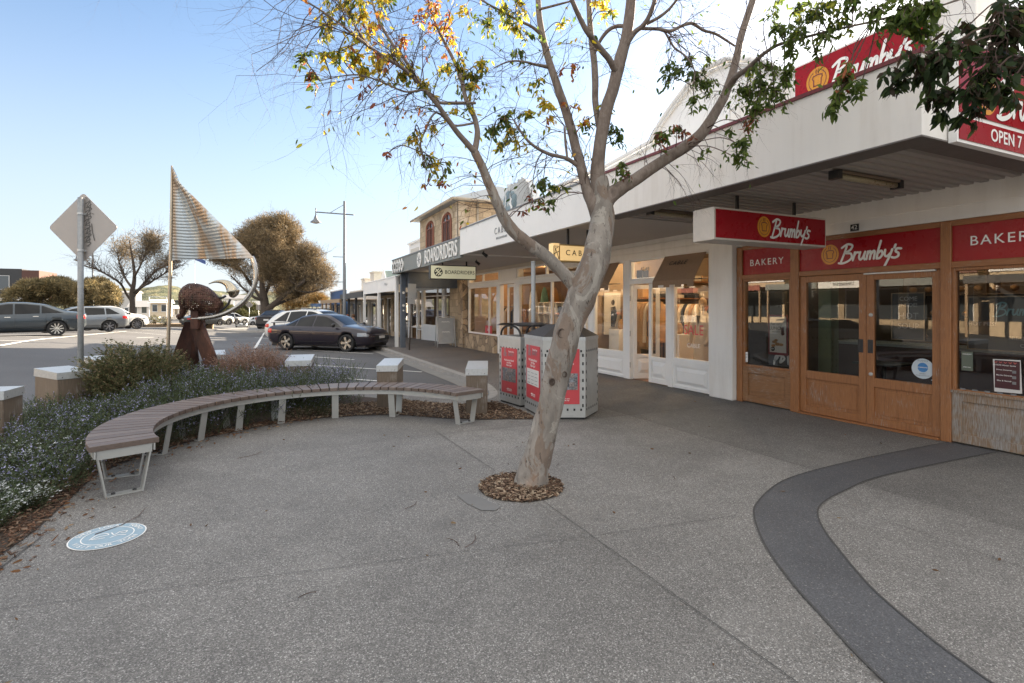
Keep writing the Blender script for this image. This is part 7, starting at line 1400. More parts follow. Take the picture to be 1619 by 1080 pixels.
def cluster(px, py, rpx, n, d, pal, ln=.060, wr=.36, down=.62, hang=.5):
    n = int(n*2.1)
    c0 = PD(px, py, d); R0 = rpx*d/FPX; near = min(allp, key=lambda a: (a[0]-c0).length)[0]; mid = (near+c0)/2+Vector((rnd.gauss(0, .03), rnd.gauss(0, .03), .06)); sp = smooth_pts([near, mid, c0], 5)
    for a, b in zip(sp[:-1], sp[1:]): addseg(a, b, .0042, .0036)
    nt = max(2, n//11)
    for _ in range(nt):
        e = c0+Vector((rnd.gauss(0, .5), rnd.gauss(0, .5), rnd.gauss(0, .45)))*R0*1.1; st = c0+(e-c0)*.1+Vector((0, 0, R0*.25)); md = (st+e)/2+Vector((0, 0, .25*R0)); ps = smooth_pts([st, md, e, e-Vector((rnd.gauss(0, .2), rnd.gauss(0, .2), hang))*R0*.5], 3)
        for a, b in zip(ps[:-1], ps[1:]): addseg(a, b, .0020, .0015)
        for _ in range(n//nt): k = rnd.randrange(len(ps)); LV[0].append(tuple(ps[k]+Vector((rnd.gauss(0, .012), rnd.gauss(0, .012), rnd.gauss(0, .012))))); v = Vector((rnd.gauss(0, 1), rnd.gauss(0, 1), rnd.gauss(0, 1))).normalized()*(1-down)*1.6+Vector((0, 0, -down)); LV[1].append(tuple(v)); l = ln*rnd.uniform(.6, 1.2); LV[2].append(l); LV[3].append(l*wr*rnd.uniform(.8, 1.2)); c_ = rnd.choice(pal); q = rnd.uniform(.75, 1.25); LV[4].append(tuple(min(1, x*q) for x in c_))
YG = YELL+GREEN[:2]; YY = YELL+[(.5, .42, .08)]; OY = ORNG+YELL[:1]; GG = GREEN; GY = GREEN+YELL[2:]; BR = ORNG[1:]+[(.16, .07, .05)]
for (px, py, r, n, d, pal, kw) in (
    (548, 14, 34, 60, 3.9, YG, {}), (575, 30, 24, 40, 4.0, YY, {}), (600, 8, 26, 36, 4.4, YG, {}), (520, 45, 22, 26, 3.9, YG, {}), (566, 62, 22, 26, 4.0, YY, {}), (478, 92, 13, 22, 3.9, GY, {}), (487, 122, 14, 26, 3.9, GY+BR, {}), (512, 88, 12, 14, 3.9, YG, {}), (535, 82, 14, 16, 3.9, YG, {}), (562, 92, 18, 26, 4.0, YG, {}), (575, 112, 16, 20, 4.0, YY, {}),
    (600, 110, 20, 30, 4.1, YY, {}), (620, 95, 20, 30, 4.1, YY, {}), (635, 122, 20, 34, 4.2, YG, {}), (648, 108, 12, 16, 4.2, YY, {}), (672, 135, 20, 20, 4.2, YG, {}), (592, 46, 24, 30, 4.3, OY+YELL, {}), (640, 66, 18, 16, 4.3, OY, {}), (690, 28, 28, 46, 4.9, OY, {}), (702, 50, 20, 40, 4.9, OY, {}), (712, 72, 16, 22, 4.8, OY+YELL, {}), (735, 20, 16, 16, 4.9, YY, {}), (614, 4, 14, 14, 4.5, GG, {}),
    (728, 112, 28, 70, 4.7, YG+GREEN, {}), (745, 125, 24, 50, 4.7, GY, {}), (760, 105, 22, 40, 4.7, YG, {}), (742, 140, 18, 24, 4.6, YG, {}), (708, 106, 14, 20, 4.7, YY, {}), (772, 40, 24, 50, 5.0, GY, {}), (790, 22, 26, 60, 5.1, GY+YELL, {}), (812, 50, 20, 44, 5.1, GG+YELL, {}), (818, 10, 24, 40, 5.2, YG, {}), (825, 85, 16, 24, 5.1, GG, {}), (848, 60, 10, 12, 5.2, GG, {}), (742, 175, 18, 16, 4.5, YG, {}), (724, 180, 12, 12, 4.5, YY, {}),
    (795, 190, 20, 50, 4.8, GY, {}), (782, 208, 18, 40, 4.8, GY, {}), (808, 212, 18, 40, 4.75, YG, {}), (818, 228, 14, 24, 4.75, YY, {}), (792, 232, 12, 18, 4.7, YG, {}), (655, 210, 10, 14, 4.2, YG, {}), (658, 222, 8, 10, 4.2, YY, {}), (686, 200, 9, 12, 4.3, YY, {}), (690, 262, 16, 26, 4.2, YG, {}), (682, 250, 12, 14, 4.2, GY, {}), (708, 270, 9, 8, 4.2, GY, {}), (612, 243, 5, 5, 4.1, BR, {}), (700, 290, 6, 4, 4.2, BR, {}), (674, 295, 5, 3, 4.2, BR, {}), (560, 100, 40, 14, 4.0, BR, {}),
    (906, 108, 13, 24, 5.1, OY, {}), (862, 172, 22, 36, 4.9, YY, {}), (838, 182, 14, 20, 4.8, YG, {}), (868, 190, 14, 20, 4.95, OY+YELL, {}), (850, 130, 14, 16, 5.1, YG, {}), (890, 40, 14, 18, 5.3, YG, {}), (954, 8, 16, 30, 5.2, YY, {}), (968, 18, 10, 12, 5.2, YG, {}), (900, 172, 14, 14, 5.0, OY, {}), (925, 196, 12, 16, 5.0, OY, {}),
    (858, 292, 20, 44, 4.8, GG, {}), (880, 300, 16, 26, 4.8, GY, {}), (852, 318, 14, 20, 4.8, GY+BR, {}), (872, 322, 12, 16, 4.8, GG, {}), (826, 335, 6, 5, 4.7, BR, {}), (840, 308, 8, 8, 4.8, BR, {}), (972, 208, 16, 34, 4.95, GG, {}), (980, 225, 12, 20, 4.95, GG, {}), (982, 262, 18, 34, 4.9, GG, {}), (993, 275, 10, 14, 4.9, GG+BR, {}), (932, 200, 12, 14, 5.0, GG, {}), (962, 170, 14, 16, 4.95, YG, {}),
    (1036, 222, 17, 40, 4.8, GG+BR, {}), (1048, 212, 8, 14, 4.8, GG, {}), (1072, 118, 20, 38, 4.8, GG+[(.14, .19, .06)], {}), (1055, 108, 14, 22, 4.8, GG+[(.14, .19, .06)], {}), (1092, 95, 14, 20, 4.8, GG+[(.16, .22, .07)], {}), (1098, 125, 18, 40, 4.85, GG+[(.14, .19, .06)], {}), (1112, 140, 20, 46, 4.9, GG, {}), (1098, 160, 14, 24, 4.85, GG, {}), (1122, 92, 10, 12, 4.9, GG+[(.16, .22, .07)], {}), (1068, 205, 12, 22, 4.8, GG+BR, {}), (1085, 210, 9, 12, 4.8, BR, {}), (1058, 130, 12, 14, 4.8, GG, {}),
    (1180, 150, 26, 70, 4.7, GG, {}), (1205, 135, 26, 80, 4.6, GG, {}), (1225, 150, 26, 90, 4.5, GG, {}), (1195, 175, 22, 60, 4.6, GG, {}), (1240, 125, 22, 60, 4.4, GG, {}), (1212, 108, 18, 34, 4.5, GG, {}), (1188, 112, 14, 20, 4.7, GG+YELL[2:], {}), (1170, 230, 15, 46, 4.4, GG, dict(hang=1.2)), (1165, 250, 12, 36, 4.4, GG, dict(hang=1.2)), (1150, 210, 12, 14, 4.8, GG, {}), (1110, 238, 9, 8, 4.8, GG, {}), (1182, 195, 12, 14, 4.6, BR, {}),
    (1222, 22, 20, 30, 4.5, GG, {}), (1235, 50, 22, 44, 4.3, GG+[(.16, .22, .07)], {}), (1258, 60, 22, 50, 4.1, GG+[(.14, .19, .05)], {}), (1250, 85, 18, 34, 4.2, GG+[(.14, .19, .05)], {}), (1280, 30, 24, 50, 4.0, GG+YELL[2:], {}), (1308, 15, 24, 60, 3.9, GG+YELL[2:], {}), (1325, 35, 22, 50, 3.85, GG+YELL[2:], {}), (1300, 62, 18, 30, 3.95, GG+[(.14, .19, .05)], {}), (1290, 88, 12, 14, 4.0, GG, {}), (1265, 12, 18, 30, 4.2, GG, {}), (1350, 8, 20, 40, 3.8, GG, {}),
    (1342, 128, 24, 56, 3.7, GG+BR[:1], dict(ln=.066)), (1325, 150, 18, 40, 3.7, GG, dict(ln=.066)), (1360, 140, 14, 26, 3.7, GG, dict(ln=.066)), (1318, 168, 10, 16, 3.7, GG, dict(ln=.066)), (1385, 22, 26, 60, 3.6, GG, {}), (1410, 40, 26, 70, 3.5, GG, dict(ln=.07)), (1440, 20, 28, 70, 3.4, GG, dict(ln=.07)), (1450, 50, 24, 50, 3.4, GG, dict(ln=.07)), (1470, 15, 24, 50, 3.3, GG, dict(ln=.07))):
    cluster(px, py, r, n, d, pal, **kw)
for tp in TOPS:
    for (x_, y_, w_, d_) in tp[:3]:
        cluster(x_+rnd.uniform(-20, 20), y_+rnd.uniform(-10, 20), 34, 26, d_, GY+YELL[1:]); grow(PD(x_, y_, d_), (rnd.gauss(0, .5), rnd.gauss(0, .5), .7), .6, .004, 2, -.02); grow(PD(x_, y_, d_), (rnd.gauss(0, .8), rnd.gauss(0, .8), .3), .6, .004, 2, -.04)
for (px, py, r, n) in ((1420, 118, 22, 26), (1445, 100, 24, 34), (1465, 118, 22, 34), (1480, 95, 24, 40), (1500, 78, 24, 40), (1475, 150, 18, 26), (1490, 185, 12, 16), (1515, 185, 9, 10), (1500, 150, 18, 26), (1545, 145, 24, 40), (1560, 120, 26, 50), (1540, 170, 14, 16), (1575, 95, 28, 60), (1595, 60, 30, 66), (1560, 50, 26, 44), (1605, 105, 26, 50), (1590, 140, 20, 30), (1610, 25, 26, 44), (1575, 22, 22, 34), (1538, 78, 16, 18), (1532, 40, 12, 8), (1600, 160, 12, 10), (1410, 140, 12, 12)):
    cluster(px, py, r, n, 3.05+rnd.uniform(-.12, .15), [(.035, .06, .022), (.05, .08, .03), (.03, .045, .02), (.07, .10, .03), (.05, .035, .02)], ln=.076, wr=.36, down=.66)
NT_ = len(TS[0])
for _ in range(2600):      # single leaves strung along the twigs
    k = rnd.randrange(NT_); a = Vector(TS[1][k]); u = (a-Vector((0, 0, EYE))); dep = max(.5, u.x*_s+u.y*_c); pxx = CX+FPX*(u.x*_c-u.y*_s)/dep
    if pxx < 470: continue
    if TS[2][k] > .0042 or rnd.random() > (.62 if pxx < 960 else .3): continue
    pal = YG+OY if pxx < 760 else (YG+GREEN if pxx < 960 else GREEN)
    LV[0].append(tuple(a)); LV[1].append((rnd.gauss(0, .6), rnd.gauss(0, .6), -.7)); l = .055*rnd.uniform(.55, 1.2); LV[2].append(l); LV[3].append(l*.38); c_ = rnd.choice(pal); LV[4].append(tuple(min(1, x*rnd.uniform(.85, 1.2)) for x in c_))
V, F = segs_np(*TS); npmesh('twigs', V, F, TWIG, gum)['kind'] = 'stuff'
V, F, Cc = leaves_np(np.array(LV[0]), np.array(LV[1]), np.array(LV[2]), np.array(LV[3]), np.array(LV[4])); npmesh('foliage', V, F, LEAF, gum, Cc)['kind'] = 'stuff'
print('twig segs', len(TS[0]), 'leaves', len(LV[0]))
# ---- casuarina-like street trees
def needle_crown(name, parent, blobs, n_per, cols, wts, ln, wd, seed=1):
    P = []; D = []; B_ = []
    for (c_, r) in blobs:
        k = int(n_per*(r[0]*r[1]*r[2])**.667); u = unit(nr.normal(size=(k, 3))); rad_ = nr.uniform(.25, 1, (k, 1))**.5; P.append(np.array(c_)+u*rad_*np.array(r)); D.append(u*.8+nr.normal(size=(k, 3))*.5+np.array([[0, 0, .25]])); B_.append(np.full(k, nr.uniform(.72, 1.28)))
    P = np.concatenate(P); D = np.concatenate(D); n = len(P); Ln = nr.uniform(.6, 1.3, n)*ln; V, F, Cc = leaves_np(P, D, Ln, np.full(n, wd), colmix(n, cols, wts)*np.concatenate(B_)[:, None], .15); o = npmesh(name, V, F, FOLI, parent, Cc); o['kind'] = 'stuff'; return o
CAS = [(.205, .15, .085), (.14, .11, .065), (.28, .205, .115), (.09, .075, .05)]
def bigtree(px, d, base_y, lab, limbs, blobs, n_tip, cols, wts, ln, wd, tw, fill=0, tipr=.45, tl=(1.0, 2.4)):
    p = PD(px, base_y, d); t = thing('street_tree', (p.x, p.y, p.z), lab, 'tree'); k = d/FPX; TSx = [[], [], [], []]; lm_ = []; tips = []
    for pts in limbs:
        P = [PD(a, b, d+dd) for a, b, w_, dd in pts]; Q = smooth_pts(P, 4); R_ = [max(.02, np.interp(i/4, range(len(pts)), [q[2] for q in pts])*k/2) for i in range(len(Q))]; MB().tube(Q, R_, 10, jit=.06).build('trunk' if pts is limbs[0] else 'limb', BARKD, t, False); lm_.append(Q)
    if fill:
        base = [q for L_ in lm_ for q in L_[len(L_)//3:]]
        for x, y, rx, ry, dd in blobs:
            c0 = PD(x, y, d+dd); st = min(base, key=lambda q: (q-c0).length*(1 if q.z < c0.z else 3)); md = (st+c0)/2+Vector((rnd.gauss(0, .3), rnd.gauss(0, .3), -.25)); Q = smooth_pts([st, md, c0, c0+(c0-st)*.12+Vector((0, 0, ry*k*.2))], 4); MB().tube(Q, [.10-.007*i for i in range(len(Q))], 7).build('limb', BARKD, t, False); lm_.append(Q)
    def g2(p_, d0, L_, r, lv):
        for q in range(4):
            d0 = (d0+Vector((rnd.gauss(0, .22), rnd.gauss(0, .22), rnd.gauss(0, .15)+.07))).normalized(); e = p_+d0*L_/4; TSx[0].append(tuple(p_)); TSx[1].append(tuple(e)); TSx[2].append(r); TSx[3].append(r*.8)
            if lv and rnd.random() < .7: g2(e, d0+Vector((rnd.gauss(0, .6), rnd.gauss(0, .6), rnd.gauss(0, .4))), L_*.6, r*.6, lv-1)
            p_, r = e, r*.8
        tips.append(p_)
    for _ in range(tw):
        Q = rnd.choice(lm_[1:]); i = rnd.randrange(len(Q)//3, len(Q)-1); d0 = (Q[i+1]-Q[i]).normalized(); g2(Q[i], d0+Vector((rnd.gauss(0, .6), rnd.gauss(0, .6), .25)), rnd.uniform(*tl), .032, 2)
    V, F = segs_np(*TSx); npmesh('twigs', V, F, BARKD, t)['kind'] = 'stuff'
    ins = lambda q: any(((q-PD(x, y, d+dd)).length < max(rx, ry)*k*(1.15 if fill else 1.5)) for x, y, rx, ry, dd in blobs)
    bl = [(q, (tipr*rnd.uniform(.6, 1.3),)*2+(tipr*.8*rnd.uniform(.6, 1.2),)) for q in tips if ins(q) and rnd.random() < .85]
    needle_crown('foliage', t, bl, n_tip, cols, wts, ln, wd); return t
bigtree(420, 57, 521, 'large dense brown-green street tree on a kerbed island left of the lamp post',
    [[(421, 522, 20, 0), (420, 505, 16, 0), (419, 485, 14, 0), (416, 465, 11, 0), (414, 440, 7, 0), (412, 415, 4, 0)], [(420, 492, 11, 0), (432, 482, 9, -.5), (446, 470, 7, -1), (462, 458, 5, -1.5), (480, 445, 4, -2)], [(419, 480, 8, 0), (408, 465, 6, .5), (396, 448, 5, 1), (385, 432, 3.5, 1.5), (372, 420, 2, 2)], [(417, 468, 7, 0), (428, 448, 5, 1), (440, 425, 4, 2), (448, 400, 2.5, 2.5)], [(424, 488, 6, 0), (445, 478, 4.5, 1), (466, 470, 3.5, 2), (490, 462, 2.5, 2.5)], [(419, 476, 6, 0), (402, 470, 4, -1), (385, 456, 3, -1.5), (365, 436, 2, -2)]],
    [(430, 392, 42, 30, 0), (452, 405, 38, 32, 1), (478, 425, 30, 34, 0), (400, 400, 34, 26, -1), (375, 410, 26, 16, 0), (350, 415, 24, 8, 1), (415, 425, 36, 26, 2), (450, 435, 40, 28, -1.5), (488, 450, 24, 26, 1), (470, 462, 30, 18, 2), (440, 372, 30, 14, -1), (405, 375, 24, 12, 1), (500, 440, 16, 26, 0), (430, 450, 26, 14, 3), (385, 388, 20, 12, 2), (418, 366, 14, 8, 0), (462, 378, 16, 10, 1), (500, 412, 12, 12, 0), (440, 362, 10, 6, -1), (366, 398, 12, 8, 0), (508, 458, 8, 12, 0), (338, 408, 10, 6, 0), (436, 412, 22, 18, -2), (458, 432, 20, 18, -2), (424, 398, 18, 14, -2), (470, 400, 18, 16, 0), (432, 446, 16, 12, -1.5)], 120, CAS, [3, 3, 3, 1], .40, .032, 640, 1, .48, (.8, 1.9))
bigtree(208, 50, 505, 'bare-limbed street tree with sparse tufted crown between the diamond sign and the sail',
    [[(210, 506, 10, 0), (210, 495, 8.5, 0), (209, 480, 7.5, 0), (209, 462, 7, 0), (212, 445, 5.5, 0), (212, 425, 4, 0), (208, 400, 3, 0), (205, 380, 2, 0)], [(209, 478, 4, 0), (200, 465, 3.5, 0), (190, 448, 3, -1), (172, 436, 2.5, -1.5), (150, 425, 2, -2), (125, 418, 1.2, -2)], [(210, 470, 5, 0), (222, 455, 4.5, .5), (235, 440, 3.5, 1), (250, 425, 2.5, 2), (268, 418, 1.6, 2)], [(211, 462, 4, 0), (228, 452, 3, -1), (248, 440, 2.2, -1.5), (272, 425, 1.5, -2)], [(209, 455, 4, 0), (198, 440, 3, 1), (190, 420, 2.2, 1.5), (185, 398, 1.4, 2)], [(211, 440, 3.5, 0), (222, 420, 2.5, -1), (230, 400, 1.8, -1), (236, 385, 1, -1)]],
    [(200, 378, 20, 14, 0), (235, 378, 20, 13, 1), (185, 392, 14, 12, -1), (250, 392, 16, 14, 0), (215, 395, 18, 10, 2), (262, 405, 12, 14, 1), (118, 416, 10, 9, 0), (240, 405, 14, 8, -1), (140, 420, 12, 5, 0), (275, 425, 14, 6, 0), (225, 368, 12, 8, 0), (190, 370, 10, 8, 0)], 130, CAS, [2, 3, 3, 1], .36, .03, 190, 0, .42, (.9, 2.3))
bigtree(462, 80, 515, 'smaller orange-brown tree behind the large street tree and the white wagon', [[(450, 516, 6, 0), (452, 500, 5, 0), (456, 480, 4, 0), (460, 465, 3, 0)], [(452, 496, 3, 0), (470, 480, 2, 0), (480, 470, 1.5, 0)]], [(455, 470, 22, 16, 0), (480, 478, 20, 12, 1), (500, 482, 14, 10, 0), (465, 485, 16, 8, -1)], 150, [(.34, .20, .07), (.22, .15, .05), (.14, .10, .04)], [2, 2, 1], .5, .05, 70, 1, .7)
def shrub(name, lab, cat, px, py_base, d, blobs, n_per, cols, wts, ln, wd, grp=None):
    if n_per > 2000: blobs = blobs+[(x+rx*math.cos(a)*.8, y-abs(ry*math.sin(a))*.8+3, rx*.32, ry*.32, dd-rnd.uniform(0, 2)) for x, y, rx, ry, dd in blobs for a in (.2, .8, 1.4, 2.0, 2.7, 4.2, 5.2)]
    p = PD(px, py_base, d); t = thing(name, (p.x, p.y, p.z), lab, cat, grp); k = d/FPX; needle_crown('foliage', t, [(PD(x, y, d+dd), (rx*k, rx*k, ry*k)) for x, y, rx, ry, dd in blobs], n_per, cols, wts, ln, wd); m = MB()
    for q in range(5): m.tube([p+Vector((rnd.gauss(0, .1), rnd.gauss(0, .1), -.1)), PD(px+rnd.uniform(-1, 1)*blobs[0][2]*.5, blobs[0][1], d)], [.04, .02], 6)
    m.build('trunk', BARKD, t); return t
OLV = [(.25, .20, .10), (.17, .145, .075), (.32, .245, .12), (.11, .095, .055)]
shrub('large_bush', 'rounded olive-brown bush farthest left behind the blue-grey sedan', 'bush', 60, 500, 44, [(32, 470, 21, 17, 0), (56, 460, 20, 18, 1), (44, 452, 13, 9, 0), (78, 464, 18, 22, 1)], 2600, OLV, [3, 3, 2, 1], .32, .045, 'olive bushes behind the parked cars')
shrub('large_bush', 'tallest olive-brown bush directly left of the diamond sign pole', 'bush', 105, 500, 46, [(92, 452, 21, 14, 0), (106, 465, 17, 20, -1), (78, 450, 13, 9, 1), (118, 470, 12, 16, 0)], 2600, OLV, [3, 3, 2, 1], .32, .045, 'olive bushes behind the parked cars')
shrub('large_bush', 'olive-brown bush right of the diamond sign pole above the hatchback', 'bush', 160, 500, 43, [(138, 460, 17, 18, 0), (156, 455, 17, 16, 1), (170, 466, 16, 18, -1), (146, 474, 20, 14, 1), (184, 476, 7, 9, 0)], 2600, OLV, [3, 3, 2, 1], .32, .045, 'olive bushes behind the parked cars')
for k, (px, py, d, r, lab) in enumerate(((372, 497, 130, 14, 'round bush below the far cottages'), (350, 490, 150, 16, 'dark tree clump behind the distant parked cars'), (392, 489, 140, 14, 'dark tree left of the large trunk in the distance'), (320, 492, 160, 14, 'tree clump beyond the sculpture column'), (300, 508, 72, 10, 'low yellowish bush at the end of the distant parked row'), (345, 506, 90, 8, 'yellow-green hedge bush beside the distant parked cars'), (245, 505, 60, 7, 'low purple-brown shrub on the median beyond the white car'), (262, 507, 58, 6, 'small shrub on the median between the mast and the white car'), (404, 500, 120, 9, 'small yellow-green tree near the distant cars'))):
    shrub('distant_tree' if r > 10 else 'distant_shrub', lab, 'tree' if r > 10 else 'shrub', px, py+r*.9, d, [(px, py, r, r*.8, 0), (px+r*.7, py+r*.2, r*.8, r*.6, 1), (px-r*.7, py+r*.25, r*.8, r*.6, 1)], 500, [(.08, .085, .035), (.13, .12, .045), (.05, .06, .025)], [2, 2, 1], .4*d/80, .05*d/60)
# tree island and median
m = MB(); a = PD(420, 521, 57); m.lathe([(3.6, -.4), (3.6, .05), (3.4, .07), (.01, .07)], (a.x-1.2, a.y, a.z+.02), 'z', 28); tag(m.build('tree_island', CONC), kind='structure')
m = MB(); a = PD(255, 510, 60); m.box(a.x-7, a.x+5, a.y-1, a.y+2.5, a.z-1, a.z-.15); tag(m.build('median', plain('median_earth', (.22, .16, .10), .9, var=.3, scale=2)), kind='structure')
# small signs in the distance
for px, py, d, r_, lab in ((394, 482, 60, .45, 'back of a diamond road sign far off left of the large trunk'), (409, 486, 62, .35, 'back of a small square road sign beside the large trunk')):
    p = PD(px, py, d); t = thing('road_sign', (p.x, p.y, roadz(p.x, p.y)), lab, 'sign'); MB().tube([(p.x, p.y, roadz(p.x, p.y)), (p.x, p.y, p.z+r_)], .03, 6).build('pole', GALV, t); MB().prism([p+Rt*(r_*math.cos(a*math.pi/2+(0 if r_ > .4 else .785))*(1 if r_ > .4 else 1.2))+Vector((0, 0, r_*math.sin(a*math.pi/2+(0 if r_ > .4 else .785))*(1 if r_ > .4 else 1.2))) for a in range(4)], Fw*.01).build('sign_plate', plain('sign_back_aluminium', (.36, .33, .31), .5, .3, var=.06), t)
# ---- garden bed planting
def bedH(x, y):
    """height of the rosemary mound"""
    dd = min(math.hypot(x-a, y-b) for a, b in BEDIN[2:14]); h = min(1, dd/.55)
    base = .26+.25*sm((x+2.1)/.9)*sm((y-6.8)/1.4)+.06*math.sin(x*2.3+y*1.7)+.05*math.sin(y*4.1-x*3)+.03*math.sin(x*9+y*6)
    if y < 6.6: base *= .62+.38*sm((y-4.5)/2)
    e = min(1, max(.15, (x+2.95)/.25)); return max(.06, base*(.35+.65*h)*e)
def sprig(hh, nl, ln, wd, flower, fcol):
    """template: verts, faces(tri), colours"""
    V = []; Fc = []; Cc = []
    def tri(a, b, c_, col): n = len(V); V.extend([a, b, c_]); Fc.append((n, n+1, n+2)); Cc.extend([col]*3)
    bend = nr.normal(size=2)*.25
    pos = lambda t: np.array([bend[0]*t*t*hh, bend[1]*t*t*hh, t*hh])
    for k in range(4): tri(pos(k/4)+[.0018, 0, 0], pos(k/4)-[.0018, 0, 0], pos((k+1)/4), (.10, .08, .05))
    for k in range(nl):
        t = .12+.88*k/nl; p = pos(t); a = nr.uniform(0, 6.28); d = np.array([math.cos(a), math.sin(a), nr.uniform(.3, 1.1)]); d /= np.linalg.norm(d); s_ = np.array([-math.sin(a), math.cos(a), 0])*wd/2; q = nr.uniform(.7, 1.3)
        col = np.array([(.07, .10, .042), (.10, .13, .06), (.045, .07, .03)][k % 3])*q; tri(p+s_, p-s_, p+d*ln*nr.uniform(.7, 1.2), tuple(col))
    for k in range(flower):
        t = nr.uniform(.45, 1.0); p = pos(t)+nr.normal(size=3)*.010; 
        for _ in range(2): d = unit(nr.normal(size=3)); e = np.cross(d, [0, 0, 1.])*.0075; tri(p+e, p-e, p+d*.013+[0, 0, .004], tuple(np.array(fcol)*nr.uniform(.8, 1.2)))
    return np.array(V), np.array(Fc), np.array(Cc)
def scatter(name, temps, pts, scl, tilt, lab, cat, group=None, parent=None, mat=None):
    Vs = []; Fs = []; Cs = []; off = 0; pts = np.array(pts); n = len(pts); which = nr.integers(0, len(temps), n)
    for w_ in range(len(temps)):
        idx = np.where(which == w_)[0]; V, F, Cc = temps[w_]; m_ = len(idx)
        if not m_: continue
        a = nr.uniform(0, 6.28, m_); ca, sa = np.cos(a), np.sin(a); X = V[None, :, 0]*ca[:, None]-V[None, :, 1]*sa[:, None]; Y = V[None, :, 0]*sa[:, None]+V[None, :, 1]*ca[:, None]; Z = np.repeat(V[None, :, 2], m_, 0); s_ = nr.uniform(*scl, m_)[:, None]
        tx, ty = nr.normal(size=(m_, 1))*tilt+pts[idx, 3:4], nr.normal(size=(m_, 1))*tilt+pts[idx, 4:5]; P = np.stack([(X+Z*tx)*s_+pts[idx, 0:1], (Y+Z*ty)*s_+pts[idx, 1:2], Z*s_+pts[idx, 2:3]], -1)
        Vs.append(P.reshape(-1, 3)); Fs.append((F[None]+(np.arange(m_)*len(V))[:, None, None]).reshape(-1, 3)+off); off += m_*len(V); Cs.append(np.tile(Cc, (m_, 1))*np.repeat(nr.uniform(.75, 1.25, m_), len(V))[:, None])
    o = npmesh(name, np.concatenate(Vs), np.concatenate(Fs), mat or FOLI, parent, np.concatenate(Cs)); 
    if parent is None: tag(o, lab, cat, group, 'stuff')
    return o
LIL = (.34, .33, .52); PALEF = (.60, .62, .62)
temps = [sprig(.24, 34, .026, .0062, f, LIL) for f in (0, 0, 1, 3, 0, 6)]
pts = []
N_ = 0
while N_ < 9500:
    x, y = rnd.uniform(-2.9, 2.6), rnd.uniform(5.6, 12.5)
    if not inpoly(x, y) or (x > .5 and y < 8.9-(x-.5)*.3 and x > 1.0): continue
    if x > 1.5: continue
    far_ = y > 8.3
    H = bedH(x, y); z = H*rnd.uniform(.15, 1)-.14; g = .02; gx_ = (bedH(x+g, y)-bedH(x-g, y))/(2*g); gy_ = (bedH(x, y+g)-bedH(x, y-g))/(2*g); pts.append((x, y, max(0, z), -gx_*.5, -gy_*.5)); N_ += 1
scatter('rosemary', temps, pts, (.8, 1.35), .35, 'grey-green rosemary with small lilac flowers filling the bed behind the bench', 'rosemary')
temps2 = [sprig(.13, 22, .018, .0065, f, PALEF) for f in (0, 0, 3, 0, 6)]
pts = []
while len(pts) < 9500:
    x, y = rnd.uniform(-3.2, -1.35), rnd.uniform(3.0, 6.5)
    if not inpoly(x, y) or x > -1.72+.10*math.sin(y*5)+.07*math.sin(y*13) or rnd.random() < .5*(math.sin(x*7+y*3)*math.sin(y*5) > .45): continue
    H = bedH(x, y); pts.append((x, y, max(0, H*rnd.uniform(.2, 1)-.08), rnd.gauss(0, .3), rnd.gauss(0, .3)))
scatter('creeping_groundcover', temps2, pts, (.8, 1.4), .5, 'low creeping plants with tiny pale flowers in the near left corner of the bed', 'ground cover')
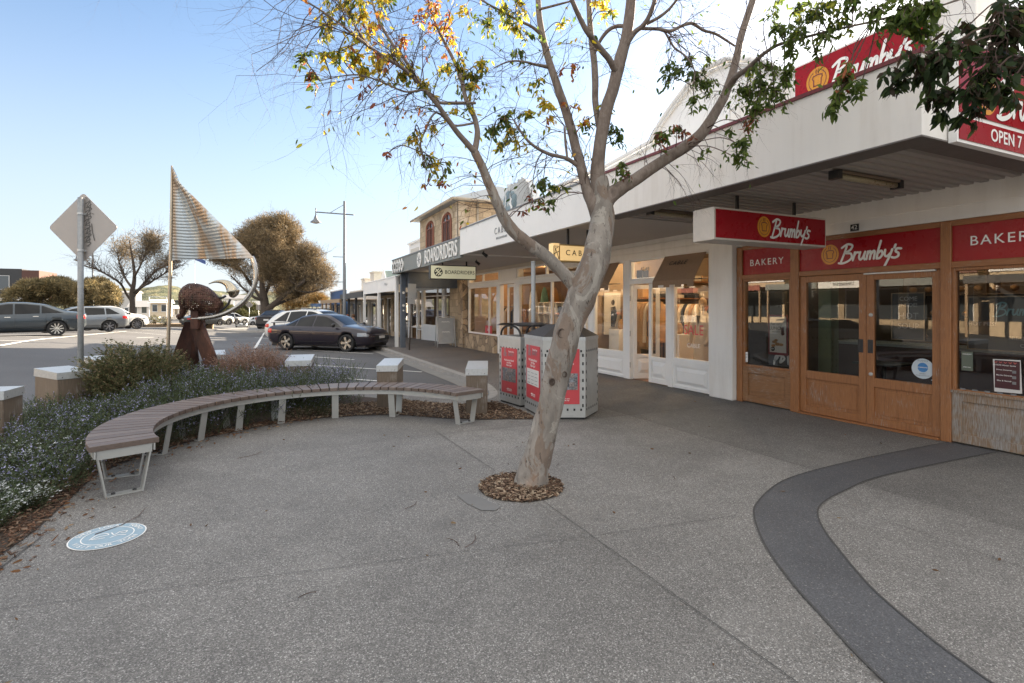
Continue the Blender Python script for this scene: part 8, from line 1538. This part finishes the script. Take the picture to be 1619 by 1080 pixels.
# taller rosemary spikes in front of the stand
pts = []
for (px, py, n) in ((150, 590, 0), (320, 560, 0)): pass
for _ in range(1500):
    x, y = rnd.uniform(-2.6, .9), rnd.uniform(8.2, 9.9)
    if inpoly(x, y): pts.append((x, y, max(0, bedH(x, y)*rnd.uniform(.4, .9)-.12), 0, 0))
scatter('tall_rosemary', [sprig(.30, 40, .028, .0065, f, LIL) for f in (0, 2, 4)], pts, (.7, 1.25), .12, 'upright rosemary spikes in front of the rusted sculpture stand', 'rosemary')
def bush(name, lab, cen, rr, n, temps_, cat='shrub'):
    t = thing(name, (cen[0], cen[1], 0), lab, cat); pts = []
    for _ in range(n):
        u = Vector((rnd.gauss(0, 1), rnd.gauss(0, 1), rnd.gauss(0, .8))).normalized(); r = rnd.uniform(.45, 1)*(1+.13*math.sin(u.x*7+u.z*5)+.08*math.sin(u.y*11)); z = cen[2]+u.z*rr[2]*r
        if z < 0: z = rnd.uniform(0, .2)
        pts.append((cen[0]+u.x*rr[0]*r, cen[1]+u.y*rr[1]*r, z-.05, u.x*.7, u.y*.7))
    scatter('foliage', temps_, pts, (.6, 1.15), .35, '', '', parent=t)['kind'] = 'stuff'; m = MB()
    for _ in range(9): a = rnd.uniform(0, 6.28); m.tube([(cen[0], cen[1], 0), (cen[0]+math.cos(a)*rr[0]*.3, cen[1]+math.sin(a)*rr[1]*.3, cen[2]), (cen[0]+math.cos(a)*rr[0]*.6, cen[1]+math.sin(a)*rr[1]*.6, cen[2]+rr[2]*.6)], [.015, .01, .005], 5)
    m.build('stem', BARKD, t); return t
def leafy(hh, nl, cols, ln=.03, wd=.016):
    V = []; Fc = []; Cc = []
    for k in range(nl):
        p = np.array([0, 0, hh*(.1+.9*k/nl)])+nr.normal(size=3)*.008; d = unit(nr.normal(size=3)+[0, 0, .6]); s_ = unit(np.cross(d, nr.normal(size=3)))*wd/2; n = len(V); V += [p+s_+d*ln*.4, p, p-s_+d*ln*.4, p+d*ln]; Fc += [(n, n+1, n+2), (n, n+2, n+3)]; c_ = cols[nr.integers(0, len(cols))]; Cc += [tuple(np.array(c_)*nr.uniform(.8, 1.2))]*4
    return np.array(V), np.array(Fc), np.array(Cc)
GB = [(.12, .125, .06), (.085, .10, .045), (.17, .145, .07), (.26, .19, .11), (.10, .11, .05)]
bush('round_shrub', 'dense rounded shrub with brown-tipped leaves left of the sculpture mast', (-1.78, 9.72, .50), (.54, .52, .54), 2100, [leafy(.16, 26, GB) for _ in range(4)])
bush('round_shrub', 'smaller brownish green shrub between the dense shrub and the sculpture mast', (-1.48, 10.25, .42), (.34, .36, .42), 1100, [leafy(.16, 26, GB) for _ in range(3)])
DEAD = [(.28, .17, .12), (.21, .12, .09), (.36, .24, .17)]
bush('dead_shrub', 'dry reddish-brown shrub right of the rusted sculpture stand', (-.12, 10.4, .45), (.56, .48, .45), 1900, [leafy(.18, 24, DEAD, .022, .008) for _ in range(3)])
bush('silvery_shrub', 'grey lilac-flowered shrub overhanging beside the far bollard behind the bench', (.55, 9.3, .28), (.55, .45, .30), 1000, [sprig(.2, 30, .022, .0055, f, LIL) for f in (0, 6, 10)])
for o in list(C.objects):
    if o.type == 'MESH' and o.name.startswith('cut'): bpy.data.objects.remove(o)
